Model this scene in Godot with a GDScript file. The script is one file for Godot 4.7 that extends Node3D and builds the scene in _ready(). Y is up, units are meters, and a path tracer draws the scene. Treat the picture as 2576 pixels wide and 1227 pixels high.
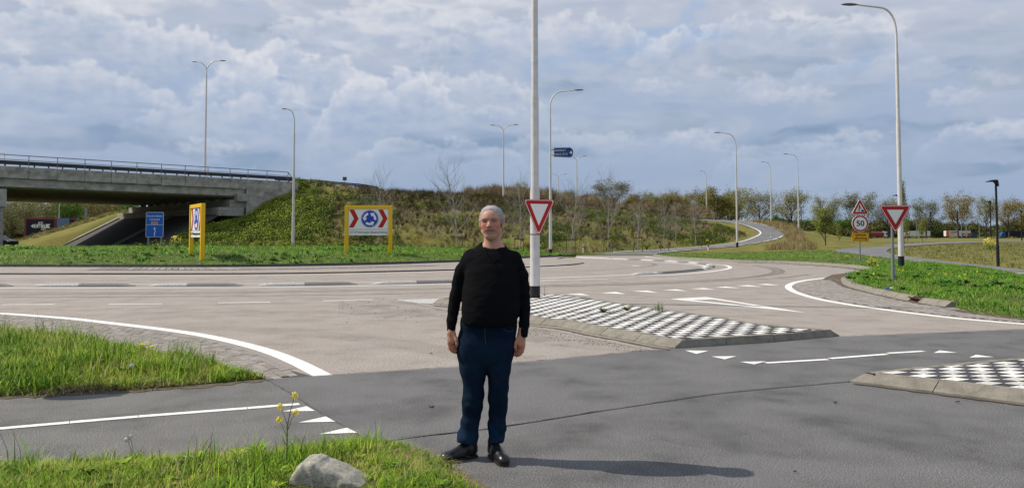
extends Node3D

const F := 2100.0
const PITCH := 0.0471239
const EYE := 1.68
const HORIZON := 590.0
var rng := RandomNumberGenerator.new()
var taken := {}
var tin_p := PackedVector2Array()
var tin_e := PackedFloat32Array()
var tin_t := PackedInt32Array()
var M := {}


# ---------- a small mesh collector ----------
class MB:
	var v := PackedVector3Array()
	var n := PackedVector3Array()
	var c := PackedColorArray()
	var ix := PackedInt32Array()
	var col := Color.WHITE

	func vert(p: Vector3, q: Vector3) -> int:
		v.append(p)
		n.append(q)
		c.append(col)
		return v.size() - 1

	func tri(a: Vector3, b: Vector3, d: Vector3) -> void:
		var q := (d - a).cross(b - a).normalized()
		var k := vert(a, q)
		vert(b, q)
		vert(d, q)
		ix.append_array([k, k + 1, k + 2])

	func quad(a: Vector3, b: Vector3, d: Vector3, e: Vector3) -> void:
		var q := (d - a).cross(e - b).normalized() * -1.0
		var k := vert(a, q)
		vert(b, q)
		vert(d, q)
		vert(e, q)
		ix.append_array([k, k + 1, k + 2, k, k + 2, k + 3])

	func up_tri(a: Vector3, b: Vector3, d: Vector3) -> void:
		if (d - a).cross(b - a).y < 0.0:
			tri(a, d, b)
		else:
			tri(a, b, d)

	func box(xf: Transform3D, s: Vector3, bevel := 0.0) -> void:
		var h := s * 0.5
		if bevel <= 0.0:
			for ax in 3:
				for sg in [-1.0, 1.0]:
					var u := Vector3.ZERO
					u[ax] = sg * h[ax]
					var p := Vector3.ZERO
					p[(ax + 1) % 3] = h[(ax + 1) % 3]
					var q := Vector3.ZERO
					q[(ax + 2) % 3] = h[(ax + 2) % 3]
					if sg > 0:
						quad(xf * (u - p - q), xf * (u - p + q), xf * (u + p + q), xf * (u + p - q))
					else:
						quad(xf * (u - p - q), xf * (u + p - q), xf * (u + p + q), xf * (u - p + q))
			return
		var lo := h - Vector3.ONE * bevel
		var rings := []
		for lv in [[-h.y, 1.0], [-lo.y, 0.0], [lo.y, 0.0], [h.y, 1.0]]:
			var ins: float = bevel * lv[1]
			var hx := h.x - ins
			var hz := h.z - ins
			var bx := maxf(hx - bevel, 0.001)
			var bz := maxf(hz - bevel, 0.001)
			var y: float = lv[0]
			rings.append([Vector3(bx, y, hz), Vector3(hx, y, bz), Vector3(hx, y, -bz), Vector3(bx, y, -hz), Vector3(-bx, y, -hz), Vector3(-hx, y, -bz), Vector3(-hx, y, bz), Vector3(-bx, y, hz)])
		for r in 3:
			for k in 8:
				var k2 := (k + 1) % 8
				quad(xf * rings[r][k], xf * rings[r + 1][k], xf * rings[r + 1][k2], xf * rings[r][k2])
		for k in range(1, 7):
			tri(xf * rings[3][0], xf * rings[3][k + 1], xf * rings[3][k])
			tri(xf * rings[0][0], xf * rings[0][k], xf * rings[0][k + 1])

	func tube(pts: Array, rad: Array, sides := 8, caps := true) -> void:
		var m := pts.size()
		var t0: Vector3 = (pts[1] - pts[0]).normalized()
		var side := t0.cross(Vector3.UP if absf(t0.y) < 0.9 else Vector3.RIGHT).normalized()
		var first := v.size()
		for i in m:
			var t: Vector3 = (pts[mini(i + 1, m - 1)] - pts[maxi(i - 1, 0)]).normalized()
			side = (side - t * side.dot(t)).normalized()
			var other := t.cross(side)
			for k in sides:
				var a := TAU * k / sides
				var q := side * cos(a) + other * sin(a)
				vert(pts[i] + q * rad[i], q)
		for i in m - 1:
			for k in sides:
				var a := first + i * sides + k
				var b := first + i * sides + (k + 1) % sides
				ix.append_array([a, a + sides, b + sides, a, b + sides, b])
		if caps:
			for e in [0, m - 1]:
				var t: Vector3 = (pts[1] - pts[0]).normalized() * -1.0 if e == 0 else (pts[m - 1] - pts[m - 2]).normalized()
				var k0 := vert(pts[e], t)
				for k in sides:
					vert(v[first + e * sides + k], t)
				for k in sides:
					if e == 0:
						ix.append_array([k0, k0 + 1 + k, k0 + 1 + (k + 1) % sides])
					else:
						ix.append_array([k0, k0 + 1 + (k + 1) % sides, k0 + 1 + k])

	# an outline in the xy plane of xf, thick along its z (front face at z = 0, back at -depth)
	func prism(poly: PackedVector2Array, xf: Transform3D, depth: float) -> void:
		var t := Geometry2D.triangulate_polygon(poly)
		for k in range(0, t.size(), 3):
			var a := Vector3(poly[t[k]].x, poly[t[k]].y, 0)
			var b := Vector3(poly[t[k + 1]].x, poly[t[k + 1]].y, 0)
			var d := Vector3(poly[t[k + 2]].x, poly[t[k + 2]].y, 0)
			if (d - a).cross(b - a).z < 0.0:
				var s := b
				b = d
				d = s
			tri(xf * a, xf * b, xf * d)
			var z := Vector3(0, 0, -depth)
			tri(xf * (a + z), xf * (d + z), xf * (b + z))
		var cw := Geometry2D.is_polygon_clockwise(poly)
		for k in poly.size():
			var p := poly[k]
			var q := poly[(k + 1) % poly.size()]
			var a := Vector3(p.x, p.y, 0)
			var b := Vector3(q.x, q.y, 0)
			var z := Vector3(0, 0, -depth)
			if cw:
				quad(xf * a, xf * b, xf * (b + z), xf * (a + z))
			else:
				quad(xf * b, xf * a, xf * (a + z), xf * (b + z))

	# a flat sheet: poly holds (x, depth)
	func sheet(poly: PackedVector2Array, y: float) -> void:
		var t := Geometry2D.triangulate_polygon(poly)
		for k in range(0, t.size(), 3):
			var p := poly[t[k]]
			var q := poly[t[k + 1]]
			var r := poly[t[k + 2]]
			up_tri(Vector3(p.x, y, -p.y), Vector3(q.x, y, -q.y), Vector3(r.x, y, -r.y))

	func done() -> ArrayMesh:
		var a := []
		a.resize(Mesh.ARRAY_MAX)
		a[Mesh.ARRAY_VERTEX] = v
		a[Mesh.ARRAY_NORMAL] = n
		a[Mesh.ARRAY_COLOR] = c
		a[Mesh.ARRAY_INDEX] = ix
		var m := ArrayMesh.new()
		if v.size() > 0:
			m.add_surface_from_arrays(Mesh.PRIMITIVE_TRIANGLES, a)
		return m


# ---------- a distance field that becomes one smooth surface ----------
class Field:
	var lo: Vector3
	var cell: float
	var nx: int
	var ny: int
	var nz: int
	var d := PackedFloat32Array()

	func _init(a: Vector3, b: Vector3, s: float) -> void:
		lo = a
		cell = s
		nx = int((b.x - a.x) / s) + 2
		ny = int((b.y - a.y) / s) + 2
		nz = int((b.z - a.z) / s) + 2
		d.resize(nx * ny * nz)
		d.fill(1.0)

	# tapered capsule; zs flattens it along z, xs along x; cut > 0 takes it away instead
	func cone(a: Vector3, b: Vector3, ra: float, rb: float, k := 0.02, zs := 1.0, xs := 1.0, cut := false) -> void:
		var big := maxf(ra, rb)
		var pad := Vector3(big * xs, big, big * zs) + Vector3.ONE * (k + 2.0 * cell)
		var p0 := (a.min(b) - pad - lo) / cell
		var p1 := (a.max(b) + pad - lo) / cell
		var ab := Vector3((b.x - a.x) / xs, b.y - a.y, (b.z - a.z) / zs)
		var l2 := maxf(ab.length_squared(), 1e-9)
		var sc := minf(1.0, minf(zs, xs))
		sc = lerpf(sc, 1.0, 0.5)
		for z in range(maxi(0, int(p0.z)), mini(nz, int(p1.z) + 1)):
			var pz := (lo.z + z * cell - a.z) / zs
			for y in range(maxi(0, int(p0.y)), mini(ny, int(p1.y) + 1)):
				var py := lo.y + y * cell - a.y
				var at := (z * ny + y) * nx
				for x in range(maxi(0, int(p0.x)), mini(nx, int(p1.x) + 1)):
					var px := (lo.x + x * cell - a.x) / xs
					var t := clampf((px * ab.x + py * ab.y + pz * ab.z) / l2, 0.0, 1.0)
					var qx := px - ab.x * t
					var qy := py - ab.y * t
					var qz := pz - ab.z * t
					var e := (sqrt(qx * qx + qy * qy + qz * qz) - ra - (rb - ra) * t) * sc
					var o := d[at + x]
					if cut:
						var h := maxf(k - absf(o + e), 0.0) / k
						d[at + x] = maxf(o, -e) + h * h * k * 0.25
					else:
						var h := maxf(k - absf(o - e), 0.0) / k
						d[at + x] = minf(o, e) - h * h * k * 0.25

	func ripple(how: Callable) -> void:
		for z in nz:
			for y in ny:
				var at := (z * ny + y) * nx
				for x in nx:
					if absf(d[at + x]) < 0.05:
						d[at + x] += how.call(lo + Vector3(x, y, z) * cell)

	func net(mb: MB, xf := Transform3D(), tint = null) -> void:
		var id := PackedInt32Array()
		id.resize(nx * ny * nz)
		id.fill(-1)
		var sx := 1
		var sy := nx
		var sz := nx * ny
		var edges := [[0, 1], [2, 3], [4, 5], [6, 7], [0, 2], [1, 3], [4, 6], [5, 7], [0, 4], [1, 5], [2, 6], [3, 7]]
		var off := [0, sx, sy, sx + sy, sz, sz + sx, sz + sy, sz + sx + sy]
		var cor := []
		for k in 8:
			cor.append(Vector3(k & 1, (k >> 1) & 1, (k >> 2) & 1))
		var g: Array = []
		g.resize(8)
		for z in nz - 1:
			for y in ny - 1:
				var at := (z * ny + y) * nx
				for x in nx - 1:
					var i := at + x
					var inside := 0
					for k in 8:
						var val := d[i + off[k]]
						g[k] = val
						if val < 0.0:
							inside += 1
					if inside == 0 or inside == 8:
						continue
					var sum := Vector3.ZERO
					var cnt := 0
					for e in edges:
						var a: float = g[e[0]]
						var b: float = g[e[1]]
						if (a < 0.0) != (b < 0.0):
							sum += cor[e[0]].lerp(cor[e[1]], a / (a - b))
							cnt += 1
					var nn := Vector3(g[1] + g[3] + g[5] + g[7] - g[0] - g[2] - g[4] - g[6], g[2] + g[3] + g[6] + g[7] - g[0] - g[1] - g[4] - g[5], g[4] + g[5] + g[6] + g[7] - g[0] - g[1] - g[2] - g[3]).normalized()
					var p := lo + (Vector3(x, y, z) + sum / cnt) * cell
					if tint != null:
						mb.col = tint.call(p, nn)
					id[i] = mb.vert(xf * p, (xf.basis * nn).normalized())
		for z in range(1, nz - 1):
			for y in range(1, ny - 1):
				for x in range(1, nx - 1):
					var i := (z * ny + y) * nx + x
					var s := d[i] < 0.0
					if s != (d[i + sx] < 0.0):
						_face(mb, id, [i, i - sy, i - sy - sz, i - sz], s)
					if s != (d[i + sy] < 0.0):
						_face(mb, id, [i, i - sz, i - sz - sx, i - sx], s)
					if s != (d[i + sz] < 0.0):
						_face(mb, id, [i, i - sx, i - sx - sy, i - sy], s)

	func _face(mb: MB, id: PackedInt32Array, q: Array, s: bool) -> void:
		var a := id[q[0]]
		var b := id[q[1]]
		var e := id[q[2]]
		var f := id[q[3]]
		if a < 0 or b < 0 or e < 0 or f < 0:
			return
		if s:
			mb.ix.append_array([a, e, b, a, f, e])
		else:
			mb.ix.append_array([a, b, e, a, e, f])


# ---------- where things are ----------
func ray(px: float, py: float) -> Vector3:
	var cx := (px - 1288.0) / F
	var cy := (HORIZON - F * tan(PITCH) - py) / F
	return Vector3(cx, cy * cos(PITCH) + sin(PITCH), -cos(PITCH) + cy * sin(PITCH))


func g(px: float, py: float, e := 0.0) -> Vector3:   # on the level e
	var d := ray(px, py)
	return d * ((e - EYE) / d.y) + Vector3(0, EYE, 0)


func at(px: float, py: float, depth: float) -> Vector3:
	var d := ray(px, py)
	return d * (-depth / d.z) + Vector3(0, EYE, 0)


func flat(px: Array, e := 0.0) -> PackedVector2Array:   # [x, y, x, y ...] as (x, depth)
	var r := PackedVector2Array()
	for k in range(0, px.size(), 2):
		var p := g(px[k], px[k + 1], e)
		r.append(Vector2(p.x, -p.z))
	return r


func v3(p: Vector2, y := 0.0) -> Vector3:
	return Vector3(p.x, y, -p.y)


func smooth_line(p: PackedVector2Array, step: float) -> PackedVector2Array:
	var c := Curve2D.new()
	for k in p.size():
		var t := (p[mini(k + 1, p.size() - 1)] - p[maxi(k - 1, 0)]) / 6.0
		var back := t
		var ahead := t
		if k > 0:
			back = t.normalized() * minf(t.length(), p[k].distance_to(p[k - 1]) / 3.0)
		if k < p.size() - 1:
			ahead = t.normalized() * minf(t.length(), p[k].distance_to(p[k + 1]) / 3.0)
		c.add_point(p[k], -back, ahead)
	c.bake_interval = minf(step * 0.4, 0.2)
	var n := maxi(1, roundi(c.get_baked_length() / step))
	var r := PackedVector2Array()
	for k in n + 1:
		r.append(c.sample_baked(c.get_baked_length() * k / n))
	return r


func shift_line(p: PackedVector2Array, by: float) -> PackedVector2Array:   # to the left of its way for by > 0, in (x, depth)
	var r := PackedVector2Array()
	for k in p.size():
		var t := (p[mini(k + 1, p.size() - 1)] - p[maxi(k - 1, 0)]).normalized()
		r.append(p[k] + Vector2(-t.y, t.x) * by)
	return r


func inset(p: PackedVector2Array, by: float) -> PackedVector2Array:   # a closed outline drawn in by a distance
	var s := -1.0 if Geometry2D.is_polygon_clockwise(p) else 1.0
	var r := PackedVector2Array()
	var m := p.size()
	for k in m:
		var a := (p[k] - p[(k + m - 1) % m]).normalized()
		var b := (p[(k + 1) % m] - p[k]).normalized()
		var na := Vector2(-a.y, a.x)
		var nb := Vector2(-b.y, b.x)
		var mid := (na + nb).normalized()
		r.append(p[k] + mid * s * by / maxf(mid.dot(na), 0.35))
	return r


var ramp_left := PackedVector3Array()
var ramp_right := PackedVector3Array()


# how far outside the ramp's edge a point lies, and the ramp's height beside it
func beside_ramp(x: float, depth: float) -> Vector2:
	if x < -4.0 or x > 48.0 or depth < 66.0 or depth > 165.0:
		return Vector2(99, 0)
	var best := 1e9
	var high := 0.0
	for k in ramp_left.size():
		var l := Vector2(ramp_left[k].x, -ramp_left[k].z)
		var r := Vector2(ramp_right[k].x, -ramp_right[k].z)
		var t := clampf((Vector2(x, depth) - l).dot(r - l) / (r - l).length_squared(), 0.0, 1.0)
		var d := l.lerp(r, t).distance_squared_to(Vector2(x, depth))
		if d < best:
			best = d
			high = lerpf(ramp_left[k].y, ramp_right[k].y, t)
	return Vector2(sqrt(best), high)


func lie(x: float, depth: float) -> float:   # height of the terrain
	var r := beside_ramp(x, depth)
	var h := tin_height(x, depth)
	if r.x < 6.0:
		h = lerpf(r.y - 0.02, h, smoothstep(0.6, 6.0, r.x))
	return h


func tin_height(x: float, depth: float) -> float:
	var p := Vector2(x, depth)
	for k in range(0, tin_t.size(), 3):
		var a := tin_p[tin_t[k]]
		var b := tin_p[tin_t[k + 1]]
		var c := tin_p[tin_t[k + 2]]
		var ab := b - a
		var ac := c - a
		var ap := p - a
		var det := ab.cross(ac)
		if absf(det) < 1e-6:
			continue
		var u := ap.cross(ac) / det
		var w := ab.cross(ap) / det
		if u >= -0.001 and w >= -0.001 and u + w <= 1.002:
			return tin_e[tin_t[k]] * (1.0 - u - w) + tin_e[tin_t[k + 1]] * u + tin_e[tin_t[k + 2]] * w
	return -0.06


# ---------- nodes ----------
func numbered(called: String, under: Node) -> String:
	var key := "%d/%s" % [under.get_instance_id(), called]
	var k: int = taken.get(key, -1) + 1
	taken[key] = k
	return called if k == 0 else "%s_%03d" % [called, k]


func part(under: Node, called: String, mesh: Mesh, mat: Material) -> MeshInstance3D:
	var o := MeshInstance3D.new()
	o.name = numbered(called, under)
	o.mesh = mesh
	o.material_override = mat
	under.add_child(o, true)
	return o


func thing(called: String, label: String, category: String, group := "", where := Vector3.ZERO, turn := 0.0) -> Node3D:
	var o := Node3D.new()
	o.name = numbered(called, self)
	add_child(o, true)
	o.position = where
	o.rotation.y = turn
	return tag(o, label, category, group)


func tag(o: Node3D, label: String, category: String, group := "") -> Node3D:
	o.set_meta("label", label)
	o.set_meta("category", category)
	if group:
		o.set_meta("group", group)
	return o


func structure(called: String, mesh: Mesh = null, mat: Material = null) -> Node3D:
	var o: Node3D
	if mesh:
		o = part(self, called, mesh, mat)
	else:
		o = Node3D.new()
		o.name = numbered(called, self)
		add_child(o, true)
	o.set_meta("kind", "structure")
	return o


func again(src: Node3D, label: String, where: Vector3, turn := 0.0, grow := Vector3.ONE) -> Node3D:
	var o: Node3D = src.duplicate()
	o.name = numbered(str(src.get_meta("kin", src.name)), self)
	add_child(o, true)
	o.position = where
	o.rotation = Vector3(0, turn, 0)
	o.scale = grow
	o.set_meta("label", label)
	return o


func spread(under: Node, called: String, mesh: Mesh, mat: Material, where: Array, tints: Array) -> MultiMeshInstance3D:
	var mm := MultiMesh.new()
	mm.transform_format = MultiMesh.TRANSFORM_3D
	mm.use_colors = not tints.is_empty()
	mm.mesh = mesh
	mm.instance_count = where.size()
	for k in where.size():
		mm.set_instance_transform(k, where[k])
		if not tints.is_empty():
			mm.set_instance_color(k, tints[k])
	var o := MultiMeshInstance3D.new()
	o.name = numbered(called, under)
	o.multimesh = mm
	o.material_override = mat
	o.set_meta("kind", "stuff")
	under.add_child(o, true)
	return o


# ---------- materials ----------
func srgb(r: float, gg: float, b: float) -> Color:   # from linear base colours
	return Color(r, gg, b).linear_to_srgb()


func mat(called: String, color: Color, rough := 0.8, metal := 0.0) -> StandardMaterial3D:
	var m := StandardMaterial3D.new()
	m.resource_name = called
	m.albedo_color = color
	m.roughness = rough
	m.metallic = metal
	m.metallic_specular = 0.4
	M[called] = m
	return m


func noise_tex(seed_: int, freq: float, oct: int, stops: Array, size := 512, kind := FastNoiseLite.TYPE_SIMPLEX_SMOOTH) -> NoiseTexture2D:
	var f := FastNoiseLite.new()
	f.seed = seed_
	f.noise_type = kind
	f.frequency = freq
	f.fractal_octaves = oct
	f.fractal_gain = 0.6
	var t := NoiseTexture2D.new()
	t.width = size
	t.height = size
	t.seamless = true
	t.noise = f
	var r := Gradient.new()
	r.offsets = PackedFloat32Array()
	var os := PackedFloat32Array()
	var cs := PackedColorArray()
	for s in stops:
		os.append(s[0])
		cs.append(s[1])
	r.offsets = os
	r.colors = cs
	t.color_ramp = r
	return t


func grey(x: float) -> Color:
	return Color(x, x, x)


# fine: texture of the grain, repeated every `metres`; wide: slow change multiplied over it, repeated every `wide_m` metres
func earthy(called: String, fine: Texture2D, metres: float, wide: Texture2D, wide_m: float, rough: float, relief: Texture2D = null, deep := 0.0) -> StandardMaterial3D:
	var m := mat(called, Color.WHITE, rough)
	m.albedo_texture = fine
	m.uv1_triplanar = true
	m.uv1_world_triplanar = true
	m.uv1_scale = Vector3.ONE / metres
	if wide:
		m.detail_enabled = true
		m.detail_albedo = wide
		m.detail_blend_mode = BaseMaterial3D.BLEND_MODE_MUL
		m.detail_uv_layer = BaseMaterial3D.DETAIL_UV_2
		m.uv2_triplanar = true
		m.uv2_world_triplanar = true
		m.uv2_scale = Vector3.ONE / wide_m
	if relief:
		m.heightmap_enabled = true
		m.heightmap_texture = relief
		m.heightmap_scale = deep
	return m


func tinted(called: String, rough: float, through := 0.0) -> StandardMaterial3D:
	var m := mat(called, Color.WHITE, rough)
	m.vertex_color_use_as_albedo = true
	m.metallic_specular = 0.3
	if through > 0.0:
		m.backlight_enabled = true
		m.backlight = Color(through, through, through)
	return m


func make_materials() -> void:
	var wide := noise_tex(5, 0.011, 5, [[0.0, grey(0.74)], [0.35, grey(0.90)], [0.6, grey(0.96)], [1.0, grey(1.0)]])
	var streak := noise_tex(9, 0.02, 4, [[0.0, Color(0.84, 0.83, 0.82)], [0.45, Color(0.95, 0.94, 0.93)], [1.0, Color(1, 1, 1)]])
	var grit := noise_tex(2, 0.35, 2, [[0.0, grey(0.0)], [1.0, grey(1.0)]])
	earthy("asphalt", noise_tex(1, 0.22, 4, [[0.0, grey(0.06)], [0.3, Color(0.28, 0.285, 0.295)], [0.5, Color(0.40, 0.40, 0.405)], [0.68, Color(0.485, 0.485, 0.48)], [1.0, Color(0.88, 0.88, 0.86)]], 1024), 3.2, wide, 7.0, 0.9)
	earthy("asphalt_old", noise_tex(3, 0.22, 4, [[0.0, grey(0.08)], [0.3, Color(0.31, 0.31, 0.31)], [0.5, Color(0.43, 0.43, 0.425)], [0.68, Color(0.515, 0.513, 0.505)], [1.0, Color(0.88, 0.87, 0.85)]], 1024), 3.2, wide, 6.0, 0.9)
	earthy("road_concrete", noise_tex(4, 0.16, 4, [[0.0, Color(0.40, 0.38, 0.365)], [0.5, Color(0.60, 0.578, 0.556)], [1.0, Color(0.74, 0.715, 0.69)]], 1024), 6.0, streak, 11.0, 0.88, grit, 0.12)
	var stain := noise_tex(12, 0.02, 5, [[0.0, grey(0.66)], [0.5, grey(0.9)], [1.0, grey(1.0)]])
	earthy("kerb_concrete", noise_tex(6, 0.12, 4, [[0.0, Color(0.45, 0.435, 0.4)], [0.5, Color(0.56, 0.545, 0.50)], [1.0, Color(0.66, 0.64, 0.59)]]), 1.3, stain, 2.3, 0.9, grit, 0.15)
	earthy("dark_kerb", noise_tex(6, 0.12, 4, [[0.0, Color(0.26, 0.26, 0.255)], [0.5, Color(0.33, 0.33, 0.325)], [1.0, Color(0.42, 0.42, 0.41)]]), 1.3, stain, 2.9, 0.9)
	earthy("bridge_concrete", noise_tex(16, 0.02, 5, [[0.0, Color(0.50, 0.495, 0.475)], [0.45, Color(0.68, 0.67, 0.645)], [1.0, Color(0.79, 0.78, 0.755)]]), 6.0, stain, 11.0, 0.92)
	earthy("pale_concrete", noise_tex(17, 0.03, 5, [[0.0, Color(0.56, 0.55, 0.52)], [1.0, Color(0.74, 0.73, 0.70)]]), 4.0, stain, 7.0, 0.92)
	earthy("grass_soil", noise_tex(7, 0.06, 4, [[0.0, Color(0.17, 0.19, 0.06)], [0.5, Color(0.28, 0.31, 0.10)], [1.0, Color(0.40, 0.41, 0.17)]]), 3.0, wide, 17.0, 1.0, grit, 1.0)
	earthy("field_grass", noise_tex(8, 0.05, 5, [[0.0, Color(0.31, 0.33, 0.12)], [0.45, Color(0.44, 0.43, 0.20)], [0.75, Color(0.53, 0.485, 0.28)], [1.0, Color(0.60, 0.54, 0.34)]]), 6.0, noise_tex(31, 0.02, 4, [[0.25, Color(0.78, 0.88, 0.68)], [0.6, Color(1.0, 0.97, 0.92)]]), 40.0, 1.0, grit, 2.0)
	earthy("bank_soil", noise_tex(18, 0.05, 5, [[0.0, Color(0.17, 0.16, 0.08)], [0.5, Color(0.30, 0.27, 0.15)], [1.0, Color(0.40, 0.36, 0.20)]]), 4.0, wide, 23.0, 1.0, grit, 3.0)
	earthy("dirt", noise_tex(19, 0.10, 4, [[0.0, Color(0.24, 0.21, 0.18)], [0.5, Color(0.36, 0.32, 0.28)], [1.0, Color(0.50, 0.45, 0.39)]]), 0.9, null, 1.0, 1.0, grit, 0.8)
	for k in 4:
		var b: float = [0.50, 0.545, 0.575, 0.53][k]
		earthy("paver%d" % k, noise_tex(20 + k, 0.10, 4, [[0.0, Color(b - 0.10, b - 0.115, b - 0.13)], [0.5, Color(b, b - 0.02, b - 0.04)], [1.0, Color(b + 0.07, b + 0.045, b + 0.02)]], 256), 0.5, null, 1.0, 0.92)
	var worn := noise_tex(40, 0.03, 5, [[0.0, Color(0.70, 0.69, 0.67)], [0.35, Color(0.87, 0.87, 0.855)], [1.0, Color(0.94, 0.94, 0.93)]])
	earthy("road_paint", worn, 1.6, null, 1.0, 0.65)
	earthy("tile_white", noise_tex(41, 0.035, 5, [[0.0, Color(0.45, 0.44, 0.43)], [0.3, Color(0.78, 0.77, 0.75)], [0.5, Color(0.89, 0.89, 0.87)], [1.0, Color(0.95, 0.95, 0.94)]]), 0.9, null, 1.0, 0.75)
	earthy("tile_black", noise_tex(42, 0.05, 5, [[0.0, Color(0.20, 0.20, 0.21)], [0.6, Color(0.27, 0.27, 0.285)], [1.0, Color(0.38, 0.375, 0.37)]]), 0.9, null, 1.0, 0.8)
	earthy("steel", noise_tex(43, 0.02, 4, [[0.0, Color(0.76, 0.755, 0.745)], [0.5, Color(0.81, 0.805, 0.795)], [1.0, Color(0.85, 0.845, 0.835)]]), 3.5, null, 1.0, 0.5)
	M["steel"].metallic = 0.2
	earthy("galvanised", noise_tex(44, 0.06, 4, [[0.0, Color(0.42, 0.44, 0.46)], [1.0, Color(0.60, 0.62, 0.64)]]), 0.7, null, 1.0, 0.55)
	M["galvanised"].metallic = 0.4
	mat("lamp_grey", srgb(0.13, 0.13, 0.12), 0.5)
	mat("black_paint", srgb(0.012, 0.013, 0.016), 0.55)
	mat("rail_grey", srgb(0.16, 0.165, 0.175), 0.6, 0.3)
	mat("rail_dark", srgb(0.055, 0.06, 0.07), 0.6, 0.2)
	mat("sign_white", srgb(0.78, 0.79, 0.79), 0.45)
	mat("sign_red", srgb(0.42, 0.012, 0.012), 0.45)
	mat("sign_blue", srgb(0.012, 0.055, 0.42), 0.45)
	mat("panel_blue", srgb(0.01, 0.10, 0.47), 0.45)
	mat("sign_navy", srgb(0.012, 0.05, 0.20), 0.45)
	mat("sign_yellow", srgb(0.75, 0.47, 0.008), 0.5)
	mat("sign_amber", srgb(0.85, 0.40, 0.01), 0.5)
	mat("sign_black", srgb(0.012, 0.012, 0.013), 0.5)
	mat("sign_green", srgb(0.01, 0.12, 0.06), 0.5)
	mat("sign_back", srgb(0.25, 0.26, 0.27), 0.6)
	mat("wood_stake", srgb(0.13, 0.10, 0.07), 0.9)
	earthy("bark", noise_tex(45, 0.08, 4, [[0.0, Color(0.22, 0.19, 0.16)], [1.0, Color(0.42, 0.38, 0.33)]], 256), 0.8, null, 1.0, 0.95)
	earthy("birch_bark", noise_tex(46, 0.06, 4, [[0.0, Color(0.30, 0.28, 0.26)], [0.4, Color(0.55, 0.53, 0.50)], [1.0, Color(0.75, 0.73, 0.70)]], 256), 0.5, null, 1.0, 0.9)
	tinted("leaf", 0.7, 0.35)
	tinted("blade", 0.6, 0.5)
	tinted("twig", 0.95)
	tinted("paint", 0.45)
	tinted("skin", 0.5)
	M["skin"].subsurf_scatter_enabled = true
	M["skin"].subsurf_scatter_strength = 0.12
	tinted("hair", 0.75)
	var knit := earthy("knit", noise_tex(47, 0.3, 2, [[0.0, Color(0.055, 0.057, 0.066)], [1.0, Color(0.10, 0.102, 0.115)]], 256), 0.25, null, 1.0, 0.95, grit, 0.08)
	knit.metallic_specular = 0.15
	var denim := tinted("denim", 0.9)
	denim.metallic_specular = 0.2
	denim.uv1_triplanar = true
	denim.albedo_texture = noise_tex(48, 0.06, 4, [[0.0, grey(0.72)], [0.6, grey(0.92)], [1.0, grey(1.0)]], 256)
	denim.uv1_scale = Vector3.ONE * 4.0
	mat("leather", srgb(0.012, 0.013, 0.016), 0.32)
	mat("sole", srgb(0.022, 0.016, 0.012), 0.7)
	var glass := mat("dark_glass", srgb(0.02, 0.025, 0.03), 0.08)
	glass.metallic_specular = 0.6
	mat("tyre", srgb(0.015, 0.015, 0.015), 0.9)
	var skid := mat("tyre_mark", Color(0.10, 0.095, 0.09, 0.20), 0.9)
	skid.transparency = BaseMaterial3D.TRANSPARENCY_ALPHA
	earthy("asphalt_grey", noise_tex(51, 0.2, 3, [[0.0, Color(0.38, 0.385, 0.39)], [0.5, Color(0.455, 0.46, 0.465)], [1.0, Color(0.54, 0.54, 0.54)]]), 3.0, wide, 15.0, 0.92)
	earthy("dirt_dark", noise_tex(52, 0.1, 4, [[0.0, Color(0.13, 0.12, 0.11)], [1.0, Color(0.30, 0.28, 0.25)]], 256), 0.6, null, 1.0, 1.0)
	var wornm := mat("worn", Color(0.42, 0.39, 0.37, 0.07), 0.9)
	wornm.transparency = BaseMaterial3D.TRANSPARENCY_ALPHA
	earthy("rust", noise_tex(53, 0.1, 4, [[0.0, Color(0.24, 0.17, 0.13)], [1.0, Color(0.42, 0.31, 0.24)]], 256), 0.3, null, 1.0, 0.9)
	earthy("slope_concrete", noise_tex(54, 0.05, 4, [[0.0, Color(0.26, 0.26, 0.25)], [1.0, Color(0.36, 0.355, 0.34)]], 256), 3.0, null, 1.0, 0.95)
	earthy("worn_paint", noise_tex(55, 0.05, 5, [[0.0, Color(0.38, 0.38, 0.38)], [0.35, Color(0.56, 0.56, 0.55)], [0.6, Color(0.76, 0.76, 0.75)], [1.0, Color(0.90, 0.90, 0.89)]]), 1.2, null, 1.0, 0.8)
	mat("board_green", srgb(0.09, 0.11, 0.08), 0.7)
	mat("small_print", srgb(0.28, 0.36, 0.46), 0.6)
	mat("stem", srgb(0.09, 0.13, 0.03), 0.8)
	var pet := mat("petal", srgb(0.82, 0.68, 0.02), 0.7)
	pet.backlight_enabled = true
	pet.backlight = Color(0.4, 0.4, 0.4)
	mat("clock", srgb(0.6, 0.6, 0.58), 0.9)
	var wl := mat("weed_leaf", srgb(0.10, 0.17, 0.02), 0.7)
	wl.backlight_enabled = true
	wl.backlight = Color(0.4, 0.4, 0.4)
	earthy("seam", noise_tex(56, 0.1, 4, [[0.0, Color(0.20, 0.20, 0.20)], [1.0, Color(0.38, 0.38, 0.375)]], 256), 0.6, null, 1.0, 1.0)
	earthy("divider_grey", noise_tex(57, 0.05, 5, [[0.0, Color(0.30, 0.30, 0.30)], [0.5, Color(0.45, 0.45, 0.445)], [1.0, Color(0.66, 0.66, 0.65)]]), 1.1, null, 1.0, 0.85)
	earthy("stub_concrete", noise_tex(58, 0.06, 5, [[0.0, Color(0.44, 0.42, 0.35)], [0.4, Color(0.68, 0.67, 0.62)], [1.0, Color(0.84, 0.83, 0.79)]], 512), 0.6, stain, 0.9, 0.95, grit, 0.4)
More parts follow.
